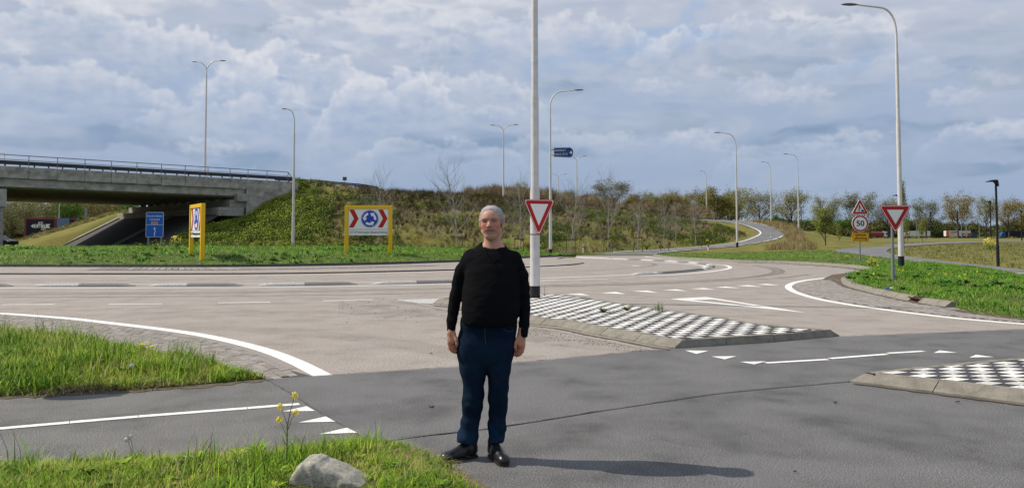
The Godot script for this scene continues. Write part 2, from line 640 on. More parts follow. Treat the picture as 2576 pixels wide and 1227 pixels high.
	for k in 3:
		for q in ["tile_white", "tile_black"]:
			var m: StandardMaterial3D = M[q].duplicate()
			m.resource_name = "%s%d" % [q, k]
			m.albedo_color = grey([0.86, 0.93, 1.0][k])
			m.uv1_offset = Vector3(0.31, 0.17, 0.43) * k
			M[m.resource_name] = m
	earthy("lush_soil", noise_tex(59, 0.06, 4, [[0.0, Color(0.20, 0.26, 0.07)], [0.5, Color(0.30, 0.37, 0.12)], [1.0, Color(0.40, 0.44, 0.18)]]), 3.0, wide, 17.0, 1.0)
	earthy("paver_bed", noise_tex(60, 0.1, 4, [[0.0, Color(0.22, 0.21, 0.19)], [1.0, Color(0.40, 0.38, 0.35)]], 256), 0.6, null, 1.0, 1.0)
	earthy("straw_dirt", noise_tex(61, 0.10, 4, [[0.0, Color(0.24, 0.22, 0.18)], [0.5, Color(0.37, 0.34, 0.28)], [1.0, Color(0.52, 0.47, 0.38)]]), 0.7, null, 1.0, 1.0)
	var film := earthy("dust", noise_tex(62, 0.012, 6, [[0.3, Color(0.30, 0.27, 0.24, 0.0)], [0.7, Color(0.28, 0.25, 0.22, 0.10)], [1.0, Color(0.24, 0.21, 0.19, 0.30)]]), 5.3, null, 1.0, 1.0)
	film.transparency = BaseMaterial3D.TRANSPARENCY_ALPHA
	var grime := earthy("grime", noise_tex(63, 0.012, 6, [[0.35, Color(0.16, 0.16, 0.16, 0.0)], [0.75, Color(0.16, 0.16, 0.16, 0.07)], [1.0, Color(0.13, 0.13, 0.13, 0.2)]]), 6.1, null, 1.0, 0.95)
	grime.transparency = BaseMaterial3D.TRANSPARENCY_ALPHA


# ---------- sky ----------
var sky_banks := []
var sky_n := []
# small separate clouds: azimuth, height, half width, half height
const PUFFS := [[9.9, 9.95, 1.7, 0.75], [16.6, 9.75, 1.8, 1.0], [17.2, 8.9, 1.3, 0.7], [19.6, 9.0, 1.9, 0.75], [28.0, 8.25, 1.7, 0.85], [13.2, 10.7, 1.3, 0.7], [31.0, 6.1, 2.6, 0.9], [-1.0, 8.4, 2.4, 0.7], [22.5, 6.2, 2.2, 0.7], [12.5, 6.6, 2.0, 0.6], [-20.0, 5.6, 2.6, 0.7]]


func sky_setup() -> void:
	for k in 6:
		var f := FastNoiseLite.new()
		f.seed = 100 + k
		f.noise_type = FastNoiseLite.TYPE_SIMPLEX_SMOOTH
		f.frequency = 1.0
		f.fractal_octaves = [2, 4, 5, 4, 3, 5][k]
		f.fractal_gain = 0.5
		sky_n.append(f)
	# cumulus banks: azimuth, half width, height of the top, tilt, billow, depth of the bank, strength (degrees)
	sky_banks = [
		[-25.0, 11.0, 12.8, -0.10, 1.5, 4.2, 0.95], [-30.0, 9.0, 10.0, 0.0, 1.0, 3.4, 0.7], [-14.5, 6.5, 11.6, 0.02, 1.3, 3.8, 0.95], [-8.5, 5.0, 10.3, 0.12, 1.2, 2.9, 0.95],
		[-3.0, 5.5, 10.6, -0.06, 0.9, 2.8, 0.75], [-19.0, 6.0, 8.6, 0.05, 0.8, 2.0, 0.55], [-7.0, 10.0, 14.9, 0.03, 0.9, 3.2, 0.75], [2.0, 9.0, 14.4, -0.02, 1.2, 3.0, 0.7],
		[17.0, 9.0, 13.6, 0.02, 0.9, 2.2, 0.85], [30.0, 4.0, 6.4, 0.03, 0.5, 1.1, 0.6], [6.0, 9.0, 6.6, 0.0, 0.5, 1.8, 0.4], [-5.0, 6.0, 6.2, 0.0, 0.6, 1.6, 0.45],
		[24.0, 6.0, 10.8, -0.05, 0.7, 1.6, 0.4], [19.0, 5.0, 5.6, 0.0, 0.5, 1.4, 0.4]]
	var r := RandomNumberGenerator.new()
	r.seed = 77
	for k in 60:
		sky_banks.append([40.0 + 280.0 * (k + r.randf()) / 60.0, r.randf_range(3.0, 10.0), r.randf_range(5.0, 17.0), r.randf_range(-0.06, 0.06), r.randf_range(0.6, 1.4), r.randf_range(1.2, 4.0), r.randf_range(0.4, 0.95)])


func away(a: float, b: float) -> float:
	return wrapf(a - b, -180.0, 180.0)


func sky_column(a: float) -> Array:   # the banks that cross one azimuth: top, depth, strength
	var r := []
	for k in sky_banks.size():
		var b: Array = sky_banks[k]
		var off := away(a, b[0])
		if absf(off) > b[1] * 1.25:
			continue
		var s := k * 17.3
		var top: float = b[2] + b[3] * off + b[4] * (absf(sky_n[0].get_noise_2d(a * 0.16 + s, s)) * 1.1 + absf(sky_n[0].get_noise_2d(a * 0.45 - s, s)) * 0.75 + absf(sky_n[0].get_noise_2d(a * 1.2 + s, 5.0)) * 0.3)
		top -= b[4] * 2.2 * pow(absf(off) / b[1], 3.0)
		r.append([top, b[5], b[6] * (1.0 - smoothstep(b[1] * 0.75, b[1] * 1.2, absf(off))), s])
	r.sort_custom(func(p, q): return p[0] - p[1] > q[0] - q[1])
	return r


func sky_color(a: float, e: float, banks: Array) -> Color:
	var lift := clampf(e / 16.0, 0.0, 1.0)
	var c := Color(0.60, 0.675, 0.78).lerp(Color(0.675, 0.73, 0.825), lift)
	c = c.lerp(Color(0.50, 0.64, 0.84), smoothstep(22.0, 80.0, e) * 0.55)
	# around the whole sky, not only along the meridian
	var d := Vector3(sin(deg_to_rad(a)) * cos(deg_to_rad(e)), sin(deg_to_rad(e)), -cos(deg_to_rad(a)) * cos(deg_to_rad(e)))
	var q := Vector3(d.x, d.y * 3.4, d.z)
	var w1: float = sky_n[1].get_noise_3dv(q * 2.2)
	var w2: float = sky_n[2].get_noise_3dv(q * 3.3 + Vector3(w1, w1 * 0.5, 0) * 1.5)
	var w3: float = sky_n[5].get_noise_3dv(Vector3(d.x, d.y * 2.2, d.z) * 22.0 + Vector3(w2, w1, 0) * 0.8)
	# blue grey undersides lying in bands
	var dark := smoothstep(-0.05, 0.45, sky_n[3].get_noise_3dv(Vector3(d.x, d.y * 5.5, d.z) * 4.2 + Vector3(3, w2 * 0.5, 0)) + w2 * 0.35)
	dark *= smoothstep(0.5, 3.5, e) * (1.0 - smoothstep(10.0, 24.0, e) * 0.5)
	c = c.lerp(Color(0.50, 0.595, 0.71), dark * 0.8)
	# a pale veil that thickens upwards and to the right
	var veil := smoothstep(-0.42, 0.5, w2 + w3 * 0.2 + (lift - 0.5) * 0.9 + 0.12 * sin(deg_to_rad(a)))
	c = c.lerp(Color(0.765, 0.785, 0.835), veil * (0.22 + 0.62 * lift) * 0.9)
	var glow := smoothstep(0.15, 0.7, w2 * 0.9 + w3 * 0.3 + (lift - 0.75))
	c = c.lerp(Color(0.885, 0.886, 0.905), glow * 0.75)
	var gap := smoothstep(0.22, 0.48, -w2 - w3 * 0.35) * smoothstep(6.0, 13.0, e)
	c = c.lerp(Color(0.60, 0.73, 0.89), gap * 0.3)
	for b in banks:
		var edge: float = b[0] + (sky_n[4].get_noise_2d(a * 1.7 + b[3], e * 2.4) * 0.28 + w3 * 0.9) * minf(1.0, b[1] * 0.5)
		var below := edge - e
		if below < -0.05:
			continue
		var t: float = below / b[1]
		var fade := exp(-t * 1.25) * (1.0 - smoothstep(1.4, 2.6, t))
		var alpha: float = smoothstep(-0.05, 0.16 + 0.10 * b[1], below) * fade * b[2]
		var lump := clampf(w3 * 1.1 + sky_n[4].get_noise_2d(a * 0.9 - b[3], e * 1.5) * 0.5, -0.6, 0.6)
		var light := clampf(exp(-below / (0.45 * b[1])) * 0.85 + lump * 0.55 + 0.16, 0.0, 1.0)
		var tone := Color(0.635, 0.705, 0.815).lerp(Color(0.88, 0.882, 0.905), light)
		c = c.lerp(tone, alpha)
	for b in PUFFS:
		var u: float = away(a, b[0]) / b[2]
		var v: float = (e - b[1]) / b[3]
		if absf(u) > 1.8 or absf(v) > 1.8:
			continue
		if v < 0.0:
			v *= 1.25
		var rough: float = sky_n[4].get_noise_2d(a * 0.9 + b[0], e * 1.6) * 0.75 + sky_n[5].get_noise_2d(a * 2.2, e * 3.2 + b[0]) * 0.35
		var body := 1.0 - u * u * 0.9 - v * v + rough
		var alpha := smoothstep(-0.1, 1.1, body) * 0.5
		c = c.lerp(Color(0.69, 0.745, 0.835).lerp(Color(0.86, 0.86, 0.885), clampf(0.55 + v * 0.5 + rough * 0.5, 0.0, 1.0)), alpha)
	return c


func sky_image() -> Image:   # straight ahead lies at the left and right edge of the picture
	sky_setup()
	var rough_w := 640
	var rough_h := 320
	var im := Image.create(rough_w, rough_h, false, Image.FORMAT_RGB8)
	for x in rough_w:
		var a := wrapf((x + 0.5) / rough_w * 360.0, -180.0, 180.0)
		var banks := sky_column(a)
		for y in rough_h:
			var e := 90.0 - (y + 0.5) / rough_h * 180.0
			if e < -2.0:
				im.set_pixel(x, y, Color(0.42, 0.43, 0.38))
			else:
				im.set_pixel(x, y, sky_color(a, maxf(e, 0.0), banks))
	im.resize(4096, 2048, Image.INTERPOLATE_CUBIC)
	# the same sky, finer where more of it is seen at once
	for k in range(-420, 420):
		var a := (k + 0.5) / 4096.0 * 360.0
		var banks := sky_column(a)
		for y in range(790, 1030):
			var e := 90.0 - (y + 0.5) / 2048.0 * 180.0
			im.set_pixel(posmod(k, 4096), y, sky_color(a, maxf(e, 0.0), banks))
	return im


func build_camera_and_light() -> void:
	var cam := Camera3D.new()
	cam.name = "camera"
	cam.position = Vector3(0, EYE, 0)
	cam.rotation.x = PITCH
	cam.set_frustum(0.1 * 1227.0 / F, Vector2(0, -0.1 * (613.5 - (HORIZON - F * tan(PITCH))) / F), 0.1, 4000.0)
	cam.keep_aspect = Camera3D.KEEP_HEIGHT
	add_child(cam)
	var env := Environment.new()
	env.background_mode = Environment.BG_SKY
	env.sky = Sky.new()
	var sm := PanoramaSkyMaterial.new()
	sm.panorama = ImageTexture.create_from_image(sky_image())
	sm.energy_multiplier = 1.0
	env.sky.sky_material = sm
	env.tonemap_mode = Environment.TONE_MAPPER_LINEAR
	env.tonemap_exposure = 1.0
	env.sdfgi_enabled = true
	env.ssao_enabled = true
	env.ssil_enabled = true
	var we := WorldEnvironment.new()
	we.name = "world_environment"
	we.environment = env
	add_child(we)
	var sun := DirectionalLight3D.new()
	sun.name = "sun"
	sun.light_energy = 1.5
	sun.light_color = Color(1.0, 0.955, 0.89)
	sun.light_angular_distance = 0.5
	sun.shadow_enabled = true
	sun.look_at_from_position(Vector3(-1.0, 1.04, -0.20) * 10.0, Vector3.ZERO)
	add_child(sun)


# ---------- terrain ----------
var bank_top: Array = []


func control(x: float, depth: float, e: float) -> void:
	tin_p.append(Vector2(x, depth))
	tin_e.append(e)


func seen(px: float, py: float, depth: float, drop := 0.0) -> void:
	var p := at(px, py, depth)
	control(p.x, depth, p.y - drop)


# the ramp: pixels of both edges with their distances
const RAMP := [[1470, 640.5, 68.5, 1642, 640.5, 68.5], [1563, 633, 79, 1698, 634, 79], [1700, 625.5, 93, 1760, 628, 90], [1805, 616.3, 103, 1850, 620, 100], [1852, 609.9, 109, 1914, 611, 107],
	[1883, 600.7, 115, 1960, 601.4, 114], [1907, 589, 122, 1981, 589, 122], [1902, 579.5, 128, 1971, 580, 129], [1873, 567.5, 134, 1935, 567.5, 137], [1841, 561.5, 138, 1884, 558.5, 144], [1799, 556.5, 142, 1822, 554.6, 151], [1730, 553, 147, 1745, 551, 157]]
const CREST := [[735, 456, 88.6], [817, 463, 92], [983, 472, 102], [1180, 482, 115], [1394, 505, 126], [1510, 514, 133], [1643, 530, 141], [1735, 548, 146]]
const DECK := 7.4


func make_terrain() -> void:
	var rl := PackedVector3Array()
	var rr := PackedVector3Array()
	for q in RAMP:
		rl.append(at(q[0], q[1], q[2]))
		rr.append(at(q[3], q[4], q[5]))
	ramp_left = soft3(rl, 110)
	ramp_right = soft3(rr, 110)
	for p in [[-200, 50], [-200, 130], [-200, 260], [-90, 262], [0, 262], [90, 262], [200, 262], [200, 130], [200, 50], [100, 50], [60, 50], [20, 50], [-20, 50], [-60, 50], [-120, 50]]:
		control(p[0], p[1], -0.35)
	for p in [[-100, 80, -0.1], [-62, 76, -0.05], [-62, 98, -0.02], [-70, 130, -0.02], [-90, 180, -0.1], [-50, 60, -0.1], [-47, 68, 0.15], [-40, 60, 0.0], [-20, 64, 0.55], [-9, 66, 0.5], [-1, 66, 0.2], [4, 66.5, -0.06], [12, 66.5, -0.06], [24, 66, -0.1], [45, 70, -0.2], [60, 90, -0.1], [85, 130, -0.1], [110, 180, -0.1]]:
		control(p[0], p[1], p[2])
	seen(300, 622, 68)
	seen(430, 619, 71)
	seen(540, 618, 73)
	seen(640, 619, 75)
	seen(760, 620, 75)
	seen(930, 621, 75)
	seen(1152, 626, 75)
	seen(1308, 630, 73)
	seen(1432, 634, 71.5)
	# the abutment slope under the deck and the cone before the wing wall
	for p in [[-33.0, 77.8, 0.35], [-44.7, 90.6, 0.05], [-55.2, 102.7, 0.05], [-27.6, 83.0, 3.3], [-27.6, 84.2, 3.7], [-32.0, 89.7, 4.0], [-37.8, 96.5, 4.2], [-48.2, 108.7, 4.2], [-51.4, 109.9, 4.5], [-56.5, 117.4, 4.8], [-59.7, 102.8, 0.1], [-67.8, 109, 0.0], [-29.8, 79.6, 1.9], [-47, 133, 5.2], [-62, 125, 2.2], [-70, 130, 0.0],
		[-26.4, 83.3, 3.3], [-24.8, 84.8, 4.6], [-22.3, 86.9, 5.9], [-25.9, 85.8, 6.6], [-22.6, 88.4, 7.1]]:
		control(p[0], p[1], p[2])
	for q in CREST:
		var low := 0.65 * smoothstep(830.0, 980.0, q[0])
		seen(q[0], q[1], q[2], low)
		var p := at(q[0], q[1], q[2]) - Vector3(0, low, 0)
		bank_top.append(p)
	# behind the crest: the top of the bank and its far side
	for k in range(0, CREST.size() - 1):
		var p: Vector3 = bank_top[k]
		control(p.x - 12.0, -p.z + 34.0, p.y - 0.2)
		control(p.x - 22.0, -p.z + 58.0, 0.0)
	for q in RAMP:
		seen(q[0], q[1], q[2], 0.20)
		seen(q[3], q[4], q[5], 0.20)
	# inside the bend, and outside the ramp
	seen(1600, 622, 84)
	seen(1720, 606, 100)
	seen(1800, 596, 113)
	seen(1840, 580, 123)
	seen(1790, 566, 135)
	seen(1800, 629, 86, 0.1)
	seen(1900, 619, 98)
	seen(1990, 606, 109)
	control(39, 122, 0.45)
	seen(2010, 578, 140)
	seen(1950, 562, 152)
	seen(1860, 553, 165)
	control(49, 152, 0.3)
	control(62, 190, 0.0)
	for q in [[2192, 645.5], [2152, 640], [2106, 636], [2096, 630.5], [2120, 623.6], [2177, 616.8], [2275, 611.8], [2368, 608.4], [2275, 644.5], [2236, 637], [2230, 631.5], [2240, 626], [2275, 619.6], [2368, 613.6]]:
		var p := g(q[0], q[1])
		control(p.x, -p.z, -0.09)
	tin_t = Geometry2D.triangulate_delaunay(tin_p)
	var xs := []
	var x := -200.0
	while x <= 200.0:
		xs.append(x)
		x += 1.0 if x > -70.0 and x < 66.0 else 5.0
	var ds := []
	var d := 58.0
	while d <= 262.0:
		ds.append(d)
		d += 1.0 if d < 160.0 else 5.0
	var bumps := FastNoiseLite.new()
	bumps.seed = 8
	bumps.frequency = 0.18
	var mb := MB.new()
	var hs := PackedFloat32Array()
	for j in ds.size():
		for i in xs.size():
			var h := lie(xs[i], ds[j])
			hs.append(h)
	for j in ds.size():
		for i in xs.size():
			var k := j * xs.size() + i
			var h := hs[k]
			var sl := 0.0
			if i > 0 and j > 0 and i < xs.size() - 1 and j < ds.size() - 1:
				sl = absf(hs[k + xs.size()] - hs[k - xs.size()]) + absf(hs[k + 1] - hs[k - 1])
			mb.vert(Vector3(xs[i], h + bumps.get_noise_2d(xs[i], ds[j]) * clampf(sl - 0.25, 0.0, 0.35), -ds[j]), Vector3.UP)
	for j in ds.size() - 1:
		for i in xs.size() - 1:
			var k := j * xs.size() + i
			mb.ix.append_array([k, k + xs.size(), k + xs.size() + 1, k, k + xs.size() + 1, k + 1])
	var st := SurfaceTool.new()
	st.create_from_arrays(surface_of(mb))
	st.generate_normals()
	structure("embankment_terrain", st.commit(), M["field_grass"])
	var gr := MB.new()
	gr.sheet(PackedVector2Array([Vector2(-2500, -40), Vector2(2500, -40), Vector2(2500, 3500), Vector2(-2500, 3500)]), -0.06)
	structure("ground", gr.done(), M["field_grass"])


func surface_of(mb: MB) -> Array:
	var a := []
	a.resize(Mesh.ARRAY_MAX)
	a[Mesh.ARRAY_VERTEX] = mb.v
	a[Mesh.ARRAY_NORMAL] = mb.n
	a[Mesh.ARRAY_INDEX] = mb.ix
	return a


# a piece of uneven ground inside an outline; height(x, depth, distance to the edge)
func patch(poly: PackedVector2Array, step: float, height: Callable, skirt := 0.3) -> ArrayMesh:
	var pts := PackedVector2Array()
	var edge := PackedVector2Array()
	for k in poly.size():
		var a := poly[k]
		var b := poly[(k + 1) % poly.size()]
		var n := maxi(1, int(a.distance_to(b) / step))
		for i in n:
			edge.append(a.lerp(b, float(i) / n))
	pts.append_array(edge)
	var lo := poly[0]
	var hi := poly[0]
	for p in poly:
		lo = lo.min(p)
		hi = hi.max(p)
	var y := lo.y
	var row := 0
	while y < hi.y:
		var x := lo.x + (step * 0.5 if row % 2 else 0.0)
		while x < hi.x:
			var p := Vector2(x + 0.003 * sin(x * 9.0 + y), y + 0.004 * sin(x + y * 7.0))
			if Geometry2D.is_point_in_polygon(p, poly):
				if edge_distance(p, poly) > step * 0.4:
					pts.append(p)
			x += step
		y += step
		row += 1
	var tr := Geometry2D.triangulate_delaunay(pts)
	var mb := MB.new()
	for p in pts:
		mb.vert(Vector3(p.x, height.call(p.x, p.y, edge_distance(p, poly)), -p.y), Vector3.UP)
	for k in range(0, tr.size(), 3):
		var c := (pts[tr[k]] + pts[tr[k + 1]] + pts[tr[k + 2]]) / 3.0
		if not Geometry2D.is_point_in_polygon(c, poly):
			continue
		var a := mb.v[tr[k]]
		var b := mb.v[tr[k + 1]]
		var e := mb.v[tr[k + 2]]
		if (e - a).cross(b - a).y > 0.0:
			mb.ix.append_array([tr[k], tr[k + 1], tr[k + 2]])
		else:
			mb.ix.append_array([tr[k], tr[k + 2], tr[k + 1]])
	var st := SurfaceTool.new()
	st.create_from_arrays(surface_of(mb))
	st.generate_normals()
	var m: ArrayMesh = st.commit()
	if skirt > 0.0:
		var sk := MB.new()
		for k in edge.size():
			var a := mb.v[k]
			var b := mb.v[(k + 1) % edge.size()]
			sk.quad(a, b, b - Vector3(0, skirt, 0), a - Vector3(0, skirt, 0))
		var both := SurfaceTool.new()
		both.append_from(m, 0, Transform3D())
		both.append_from(sk.done(), 0, Transform3D())
		m = both.commit()
	return m


func edge_distance(p: Vector2, poly: PackedVector2Array) -> float:
	var best := 1e9
	for k in poly.size():
		var q := Geometry2D.get_closest_point_to_segment(p, poly[k], poly[(k + 1) % poly.size()])
		best = minf(best, p.distance_squared_to(q))
	return sqrt(best)


func ribbon(mb: MB, line: PackedVector2Array, wide: float, y: float, ends := 1.0) -> void:
	var l := shift_line(line, wide * 0.5)
	var r := shift_line(line, -wide * 0.5)
	for k in line.size() - 1:
		mb.up_tri(v3(l[k], y), v3(l[k + 1], y), v3(r[k], y))
		mb.up_tri(v3(r[k], y), v3(l[k + 1], y), v3(r[k + 1], y))


func mark_line(under: Node, px: Array, wide: float, y: float, called := "white_line", paint := "road_paint") -> MeshInstance3D:
	var mb := MB.new()
	ribbon(mb, smooth_line(flat(px), 0.5), wide, y)
	return part(under, called, mb.done(), M[paint])


func mark_poly(under: Node, px: Array, y: float, called := "give_way_triangle") -> MeshInstance3D:
	var mb := MB.new()
	mb.sheet(flat(px), y)
	return part(under, called, mb.done(), M["road_paint"])


# kerb stones along a line; the outline runs along the foot, the kerb rises to its left for side = 1
func kerb_run(under: Node, foot: PackedVector2Array, back: PackedVector2Array, tall: float, each: float, material: String, lip := 0.14, base := 0.0) -> void:
	var total := 0.0
	var far := PackedFloat32Array([0.0])
	for k in foot.size() - 1:
		total += foot[k].distance_to(foot[k + 1])
		far.append(total)
	var n := maxi(1, roundi(total / each))
	for i in n:
		var s0 := total * i / n + (0.006 if i > 0 else 0.0)
		var s1 := total * (i + 1) / n - (0.006 if i < n - 1 else 0.0)
		var stops := [s0]
		for f in far:
			if f > s0 + 0.02 and f < s1 - 0.02:
				stops.append(f)
		stops.append(s1)
		var mb := MB.new()
		var rows := []
		for s in stops:
			var k := 0
			while k < foot.size() - 2 and far[k + 1] < s:
				k += 1
			var t: float = (s - far[k]) / maxf(far[k + 1] - far[k], 1e-6)
			var a := foot[k].lerp(foot[k + 1], t)
			var b := back[k].lerp(back[k + 1], t)
			var over := (b - a).normalized() * lip
			var wob := 0.004 * sin(i * 2.3)
			rows.append([v3(a, base - 0.12), v3(a, base + 0.02), v3(a.lerp(b, 0.85), base + tall - 0.022 + wob), v3(b, base + tall + wob), v3(b + over, base + tall + wob), v3(b + over, base - 0.12)])
		for r in rows.size() - 1:
			for q in 5:
				mb.quad(rows[r][q], rows[r][q + 1], rows[r + 1][q + 1], rows[r + 1][q])
		for r in [0, rows.size() - 1]:
			for q in range(1, 5):
				mb.tri(rows[r][0], rows[r][q], rows[r][q + 1])
		part(under, "kerb_stone", mb.done(), M[material])


# ---------- roads ----------
var front_line := PackedVector2Array()
var left_verge := PackedVector2Array()
var front_verge := PackedVector2Array()
var right_verge := PackedVector2Array()
var island_green := PackedVector2Array()
var bike_far := PackedVector2Array()


func build_roads() -> void:
	front_line = flat([690, 953, 820, 945.5, 1160, 924, 1300, 914, 1640, 882, 1700, 877.5, 2113, 847, 2140, 847, 2576, 829, 2900, 815])
	var road := structure("road")
	var mb := MB.new()
	var poly := PackedVector2Array([Vector2(-70, 6.0), Vector2(-5.5, 7.5), Vector2(-2.9, 9.6)])
	poly.append_array(front_line)
	poly.append_array(PackedVector2Array([Vector2(14, 19), Vector2(15.5, 24), Vector2(18, 33), Vector2(18.6, 41), Vector2(17.4, 48.5), Vector2(14.6, 55), Vector2(12.6, 62), Vector2(22, 69.5), Vector2(-4, 69.5), Vector2(-70, 74)]))
	mb.sheet(poly, 0.0)
	part(road, "concrete_carriageway", mb.done(), M["road_concrete"])
	mb = MB.new()   # asphalt in front: the whole side road, then the crossing band over it
	var near := PackedVector2Array([Vector2(-40, -20), Vector2(40, -20), Vector2(40, 13), Vector2(13, 15.4)])
	var back_line := front_line.duplicate()
	back_line.reverse()
	near.append_array(back_line)
	near.append_array(PackedVector2Array([Vector2(-2.9, 9.6), Vector2(-5.5, 7.5), Vector2(-40, 7.0)]))
	mb.sheet(near, 0.004)
	part(road, "asphalt_carriageway", mb.done(), M["asphalt"])
	var seam := flat([664, 957, 700, 975, 800, 1038, 880, 1085, 935, 1116])
	var band := flat([690, 953, 820, 945.5, 1160, 924, 1300, 914, 1640, 882, 1700, 877.5, 2113, 847, 2140, 847, 2576, 829, 2900, 815, 2900, 884, 2576, 906, 2230, 934, 2140, 962, 1960, 977, 1800, 993, 1640, 1017, 1500, 1038, 1360, 1061, 1220, 1082, 1090, 1096, 935, 1116, 880, 1085, 800, 1038, 700, 975, 664, 957])
	mb = MB.new()
	mb.sheet(band, 0.009)
	part(road, "crossing_surface", mb.done(), M["asphalt"])
	mb = MB.new()   # the older cycle path on the left
	var old := flat([-700, 1052, 0, 1001, 300, 985, 480, 975, 664, 957, 700, 975, 800, 1038, 880, 1085, 935, 1116, 960, 1150, 300, 1200, -700, 1260])
	mb.sheet(old, 0.012)
	part(road, "cycle_path_surface", mb.done(), M["asphalt_old"])
	# the open seam between the two, and the crack along the side road
	mb = MB.new()
	rough_crack(mb, seam, 0.013, 0.0165, 3)
	rough_crack(mb, flat([1000, 1103, 1090, 1096, 1220, 1081, 1360, 1060, 1500, 1037, 1640, 1016, 1800, 992, 1960, 976, 2140, 961]), 0.008, 0.0135, 5)
	part(road, "asphalt_seam", mb.done(), M["seam"])
	mb = MB.new()
	rough_crack(mb, flat([690, 952.5, 820, 945, 1160, 923.5, 1300, 913.5, 1640, 881.5, 1698, 877]), 0.02, 0.0135, 7)
	rough_crack(mb, flat([2140, 846.5, 2576, 828.5]), 0.02, 0.0135, 8)
	part(road, "joint_line", mb.done(), M["dirt_dark"])
	# the ramp
	mb = MB.new()
	var lft := PackedVector3Array()
	var rgt := PackedVector3Array()
	for q in RAMP:
		var rise := 0.006 if lft.is_empty() else 0.035
		lft.append(at(q[0], q[1], q[2]) + Vector3(0, rise, 0))
		rgt.append(at(q[3], q[4], q[5]) + Vector3(0, rise, 0))
	var cl := soft3(lft, 60)
	var cr := soft3(rgt, 60)
	var inner_l := []
	var inner_r := []
	for k in 60:
		mb.up_tri(cl[k], cl[k + 1], cr[k])
		mb.up_tri(cr[k], cl[k + 1], cr[k + 1])
	for k in 61:
		inner_l.append(cl[k].lerp(cr[k], 0.06) + Vector3(0, 0.02, 0))
		inner_r.append(cl[k].lerp(cr[k], 0.93) + Vector3(0, 0.02, 0))
	var ramp := structure("ramp_road")
	part(ramp, "asphalt_surface", mb.done(), M["asphalt_grey"])
	mb = MB.new()
	for k in range(4, 60):
		var across := (inner_r[k] - inner_l[k]).normalized() as Vector3
		var w := across * 0.22
		mb.up_tri(inner_l[k], inner_l[k + 1], inner_l[k] + w)
		mb.up_tri(inner_l[k] + w, inner_l[k + 1], inner_l[k + 1] + w)
	part(ramp, "white_line", mb.done(), M["road_paint"])
	var total := 0.0
	for k in 60:
		total += (inner_r[k] as Vector3).distance_to(inner_r[k + 1])
	var s := 6.0
	while s < total - 3.0:
		mb = MB.new()
		var pr := []
		for u in 4:
			pr.append(walk3(inner_r, s + u))
		for u in 3:
			var w := ((walk3(inner_l, s) - pr[0]) as Vector3).normalized() * 0.20
			mb.up_tri(pr[u], pr[u + 1], pr[u] + w)
			mb.up_tri(pr[u] + w, pr[u + 1], pr[u + 1] + w)
		part(ramp, "white_dash", mb.done(), M["road_paint"])
		s += 4.2 if s > 40.0 else 6.0
	# the cycle path that winds off to the right
	bike_far = flat([2900, 768, 2576, 700, 2506, 687.5, 2398, 670.5, 2282, 661.5, 2192, 645.5, 2152, 640, 2110, 635.5, 2100, 630.5, 2122, 624.4, 2177, 617.5, 2275, 612.5, 2368, 609, 2460, 607.3, 2576, 605.6, 2700, 604.6, 2700, 606.2, 2576, 607.8, 2472, 609.8, 2368, 613.6, 2275, 619.6, 2240, 626, 2231, 631.5, 2240, 637.5, 2275, 644.5, 2368, 655.5, 2460, 666, 2576, 679, 2900, 722])
	mb = MB.new()
	mb.sheet(bike_far, 0.02)
	var cyc := structure("cycle_path")
	part(cyc, "asphalt_surface", mb.done(), M["asphalt_grey"])
	for q in [[2565, 688.5], [2465, 676.5], [2376, 666.3], [2300, 656.9], [2228, 649.3], [2234, 647.3 - 0.6], [2186, 643.2], [2148, 638], [2155, 634.2], [2184, 626.3], [2202, 624], [2248, 619.7], [2301, 613.8], [2340, 611.4]]:
		var c := g(q[0], q[1])
		var l := 0.9 if q[1] > 640 else 1.1
		mb = MB.new()
		mb.sheet(PackedVector2Array([Vector2(c.x - l * 0.5, -c.z - 0.10), Vector2(c.x + l * 0.5, -c.z - 0.16), Vector2(c.x + l * 0.5, -c.z + 0.12), Vector2(c.x - l * 0.5, -c.z + 0.18)]), 0.026)
		part(cyc, "white_dash", mb.done(), M["road_paint"])
	build_markings(road)


func soft3(p: PackedVector3Array, n: int) -> PackedVector3Array:
	var c := Curve3D.new()
	for k in p.size():
		var t := (p[mini(k + 1, p.size() - 1)] - p[maxi(k - 1, 0)]) / 6.0
		c.add_point(p[k], -t, t)
	c.bake_interval = 0.5
	var r := PackedVector3Array()
	for k in n + 1:
		# by point, so that both edges keep step with each other
		var f := float(k) / n * (p.size() - 1)
		r.append(c.samplef(f))
	return r


func walk3(p: Array, s: float) -> Vector3:
	for k in p.size() - 1:
		var l: float = (p[k] as Vector3).distance_to(p[k + 1])
		if s <= l:
			return (p[k] as Vector3).lerp(p[k + 1], s / l)
		s -= l
	return p[p.size() - 1]


func rough_crack(mb: MB, line: PackedVector2Array, wide: float, y: float, seed_: int) -> void:
	var r := RandomNumberGenerator.new()
	r.seed = seed_
	var p := smooth_line(line, 0.09)
	var half := PackedFloat32Array()
	for k in p.size():
		p[k] += Vector2(r.randf_range(-1, 1), r.randf_range(-1, 1)) * wide * 0.45
		half.append(wide * (0.5 if r.randf() < 0.75 else 1.1) * r.randf_range(0.3, 1.0))
	for k in p.size() - 1:
		var t := (p[k + 1] - p[k]).normalized()
		var o := Vector2(-t.y, t.x)
		mb.up_tri(v3(p[k] + o * half[k], y), v3(p[k + 1] + o * half[k + 1], y), v3(p[k] - o * half[k], y))
		mb.up_tri(v3(p[k] - o * half[k], y), v3(p[k + 1] + o * half[k + 1], y), v3(p[k + 1] - o * half[k + 1], y))


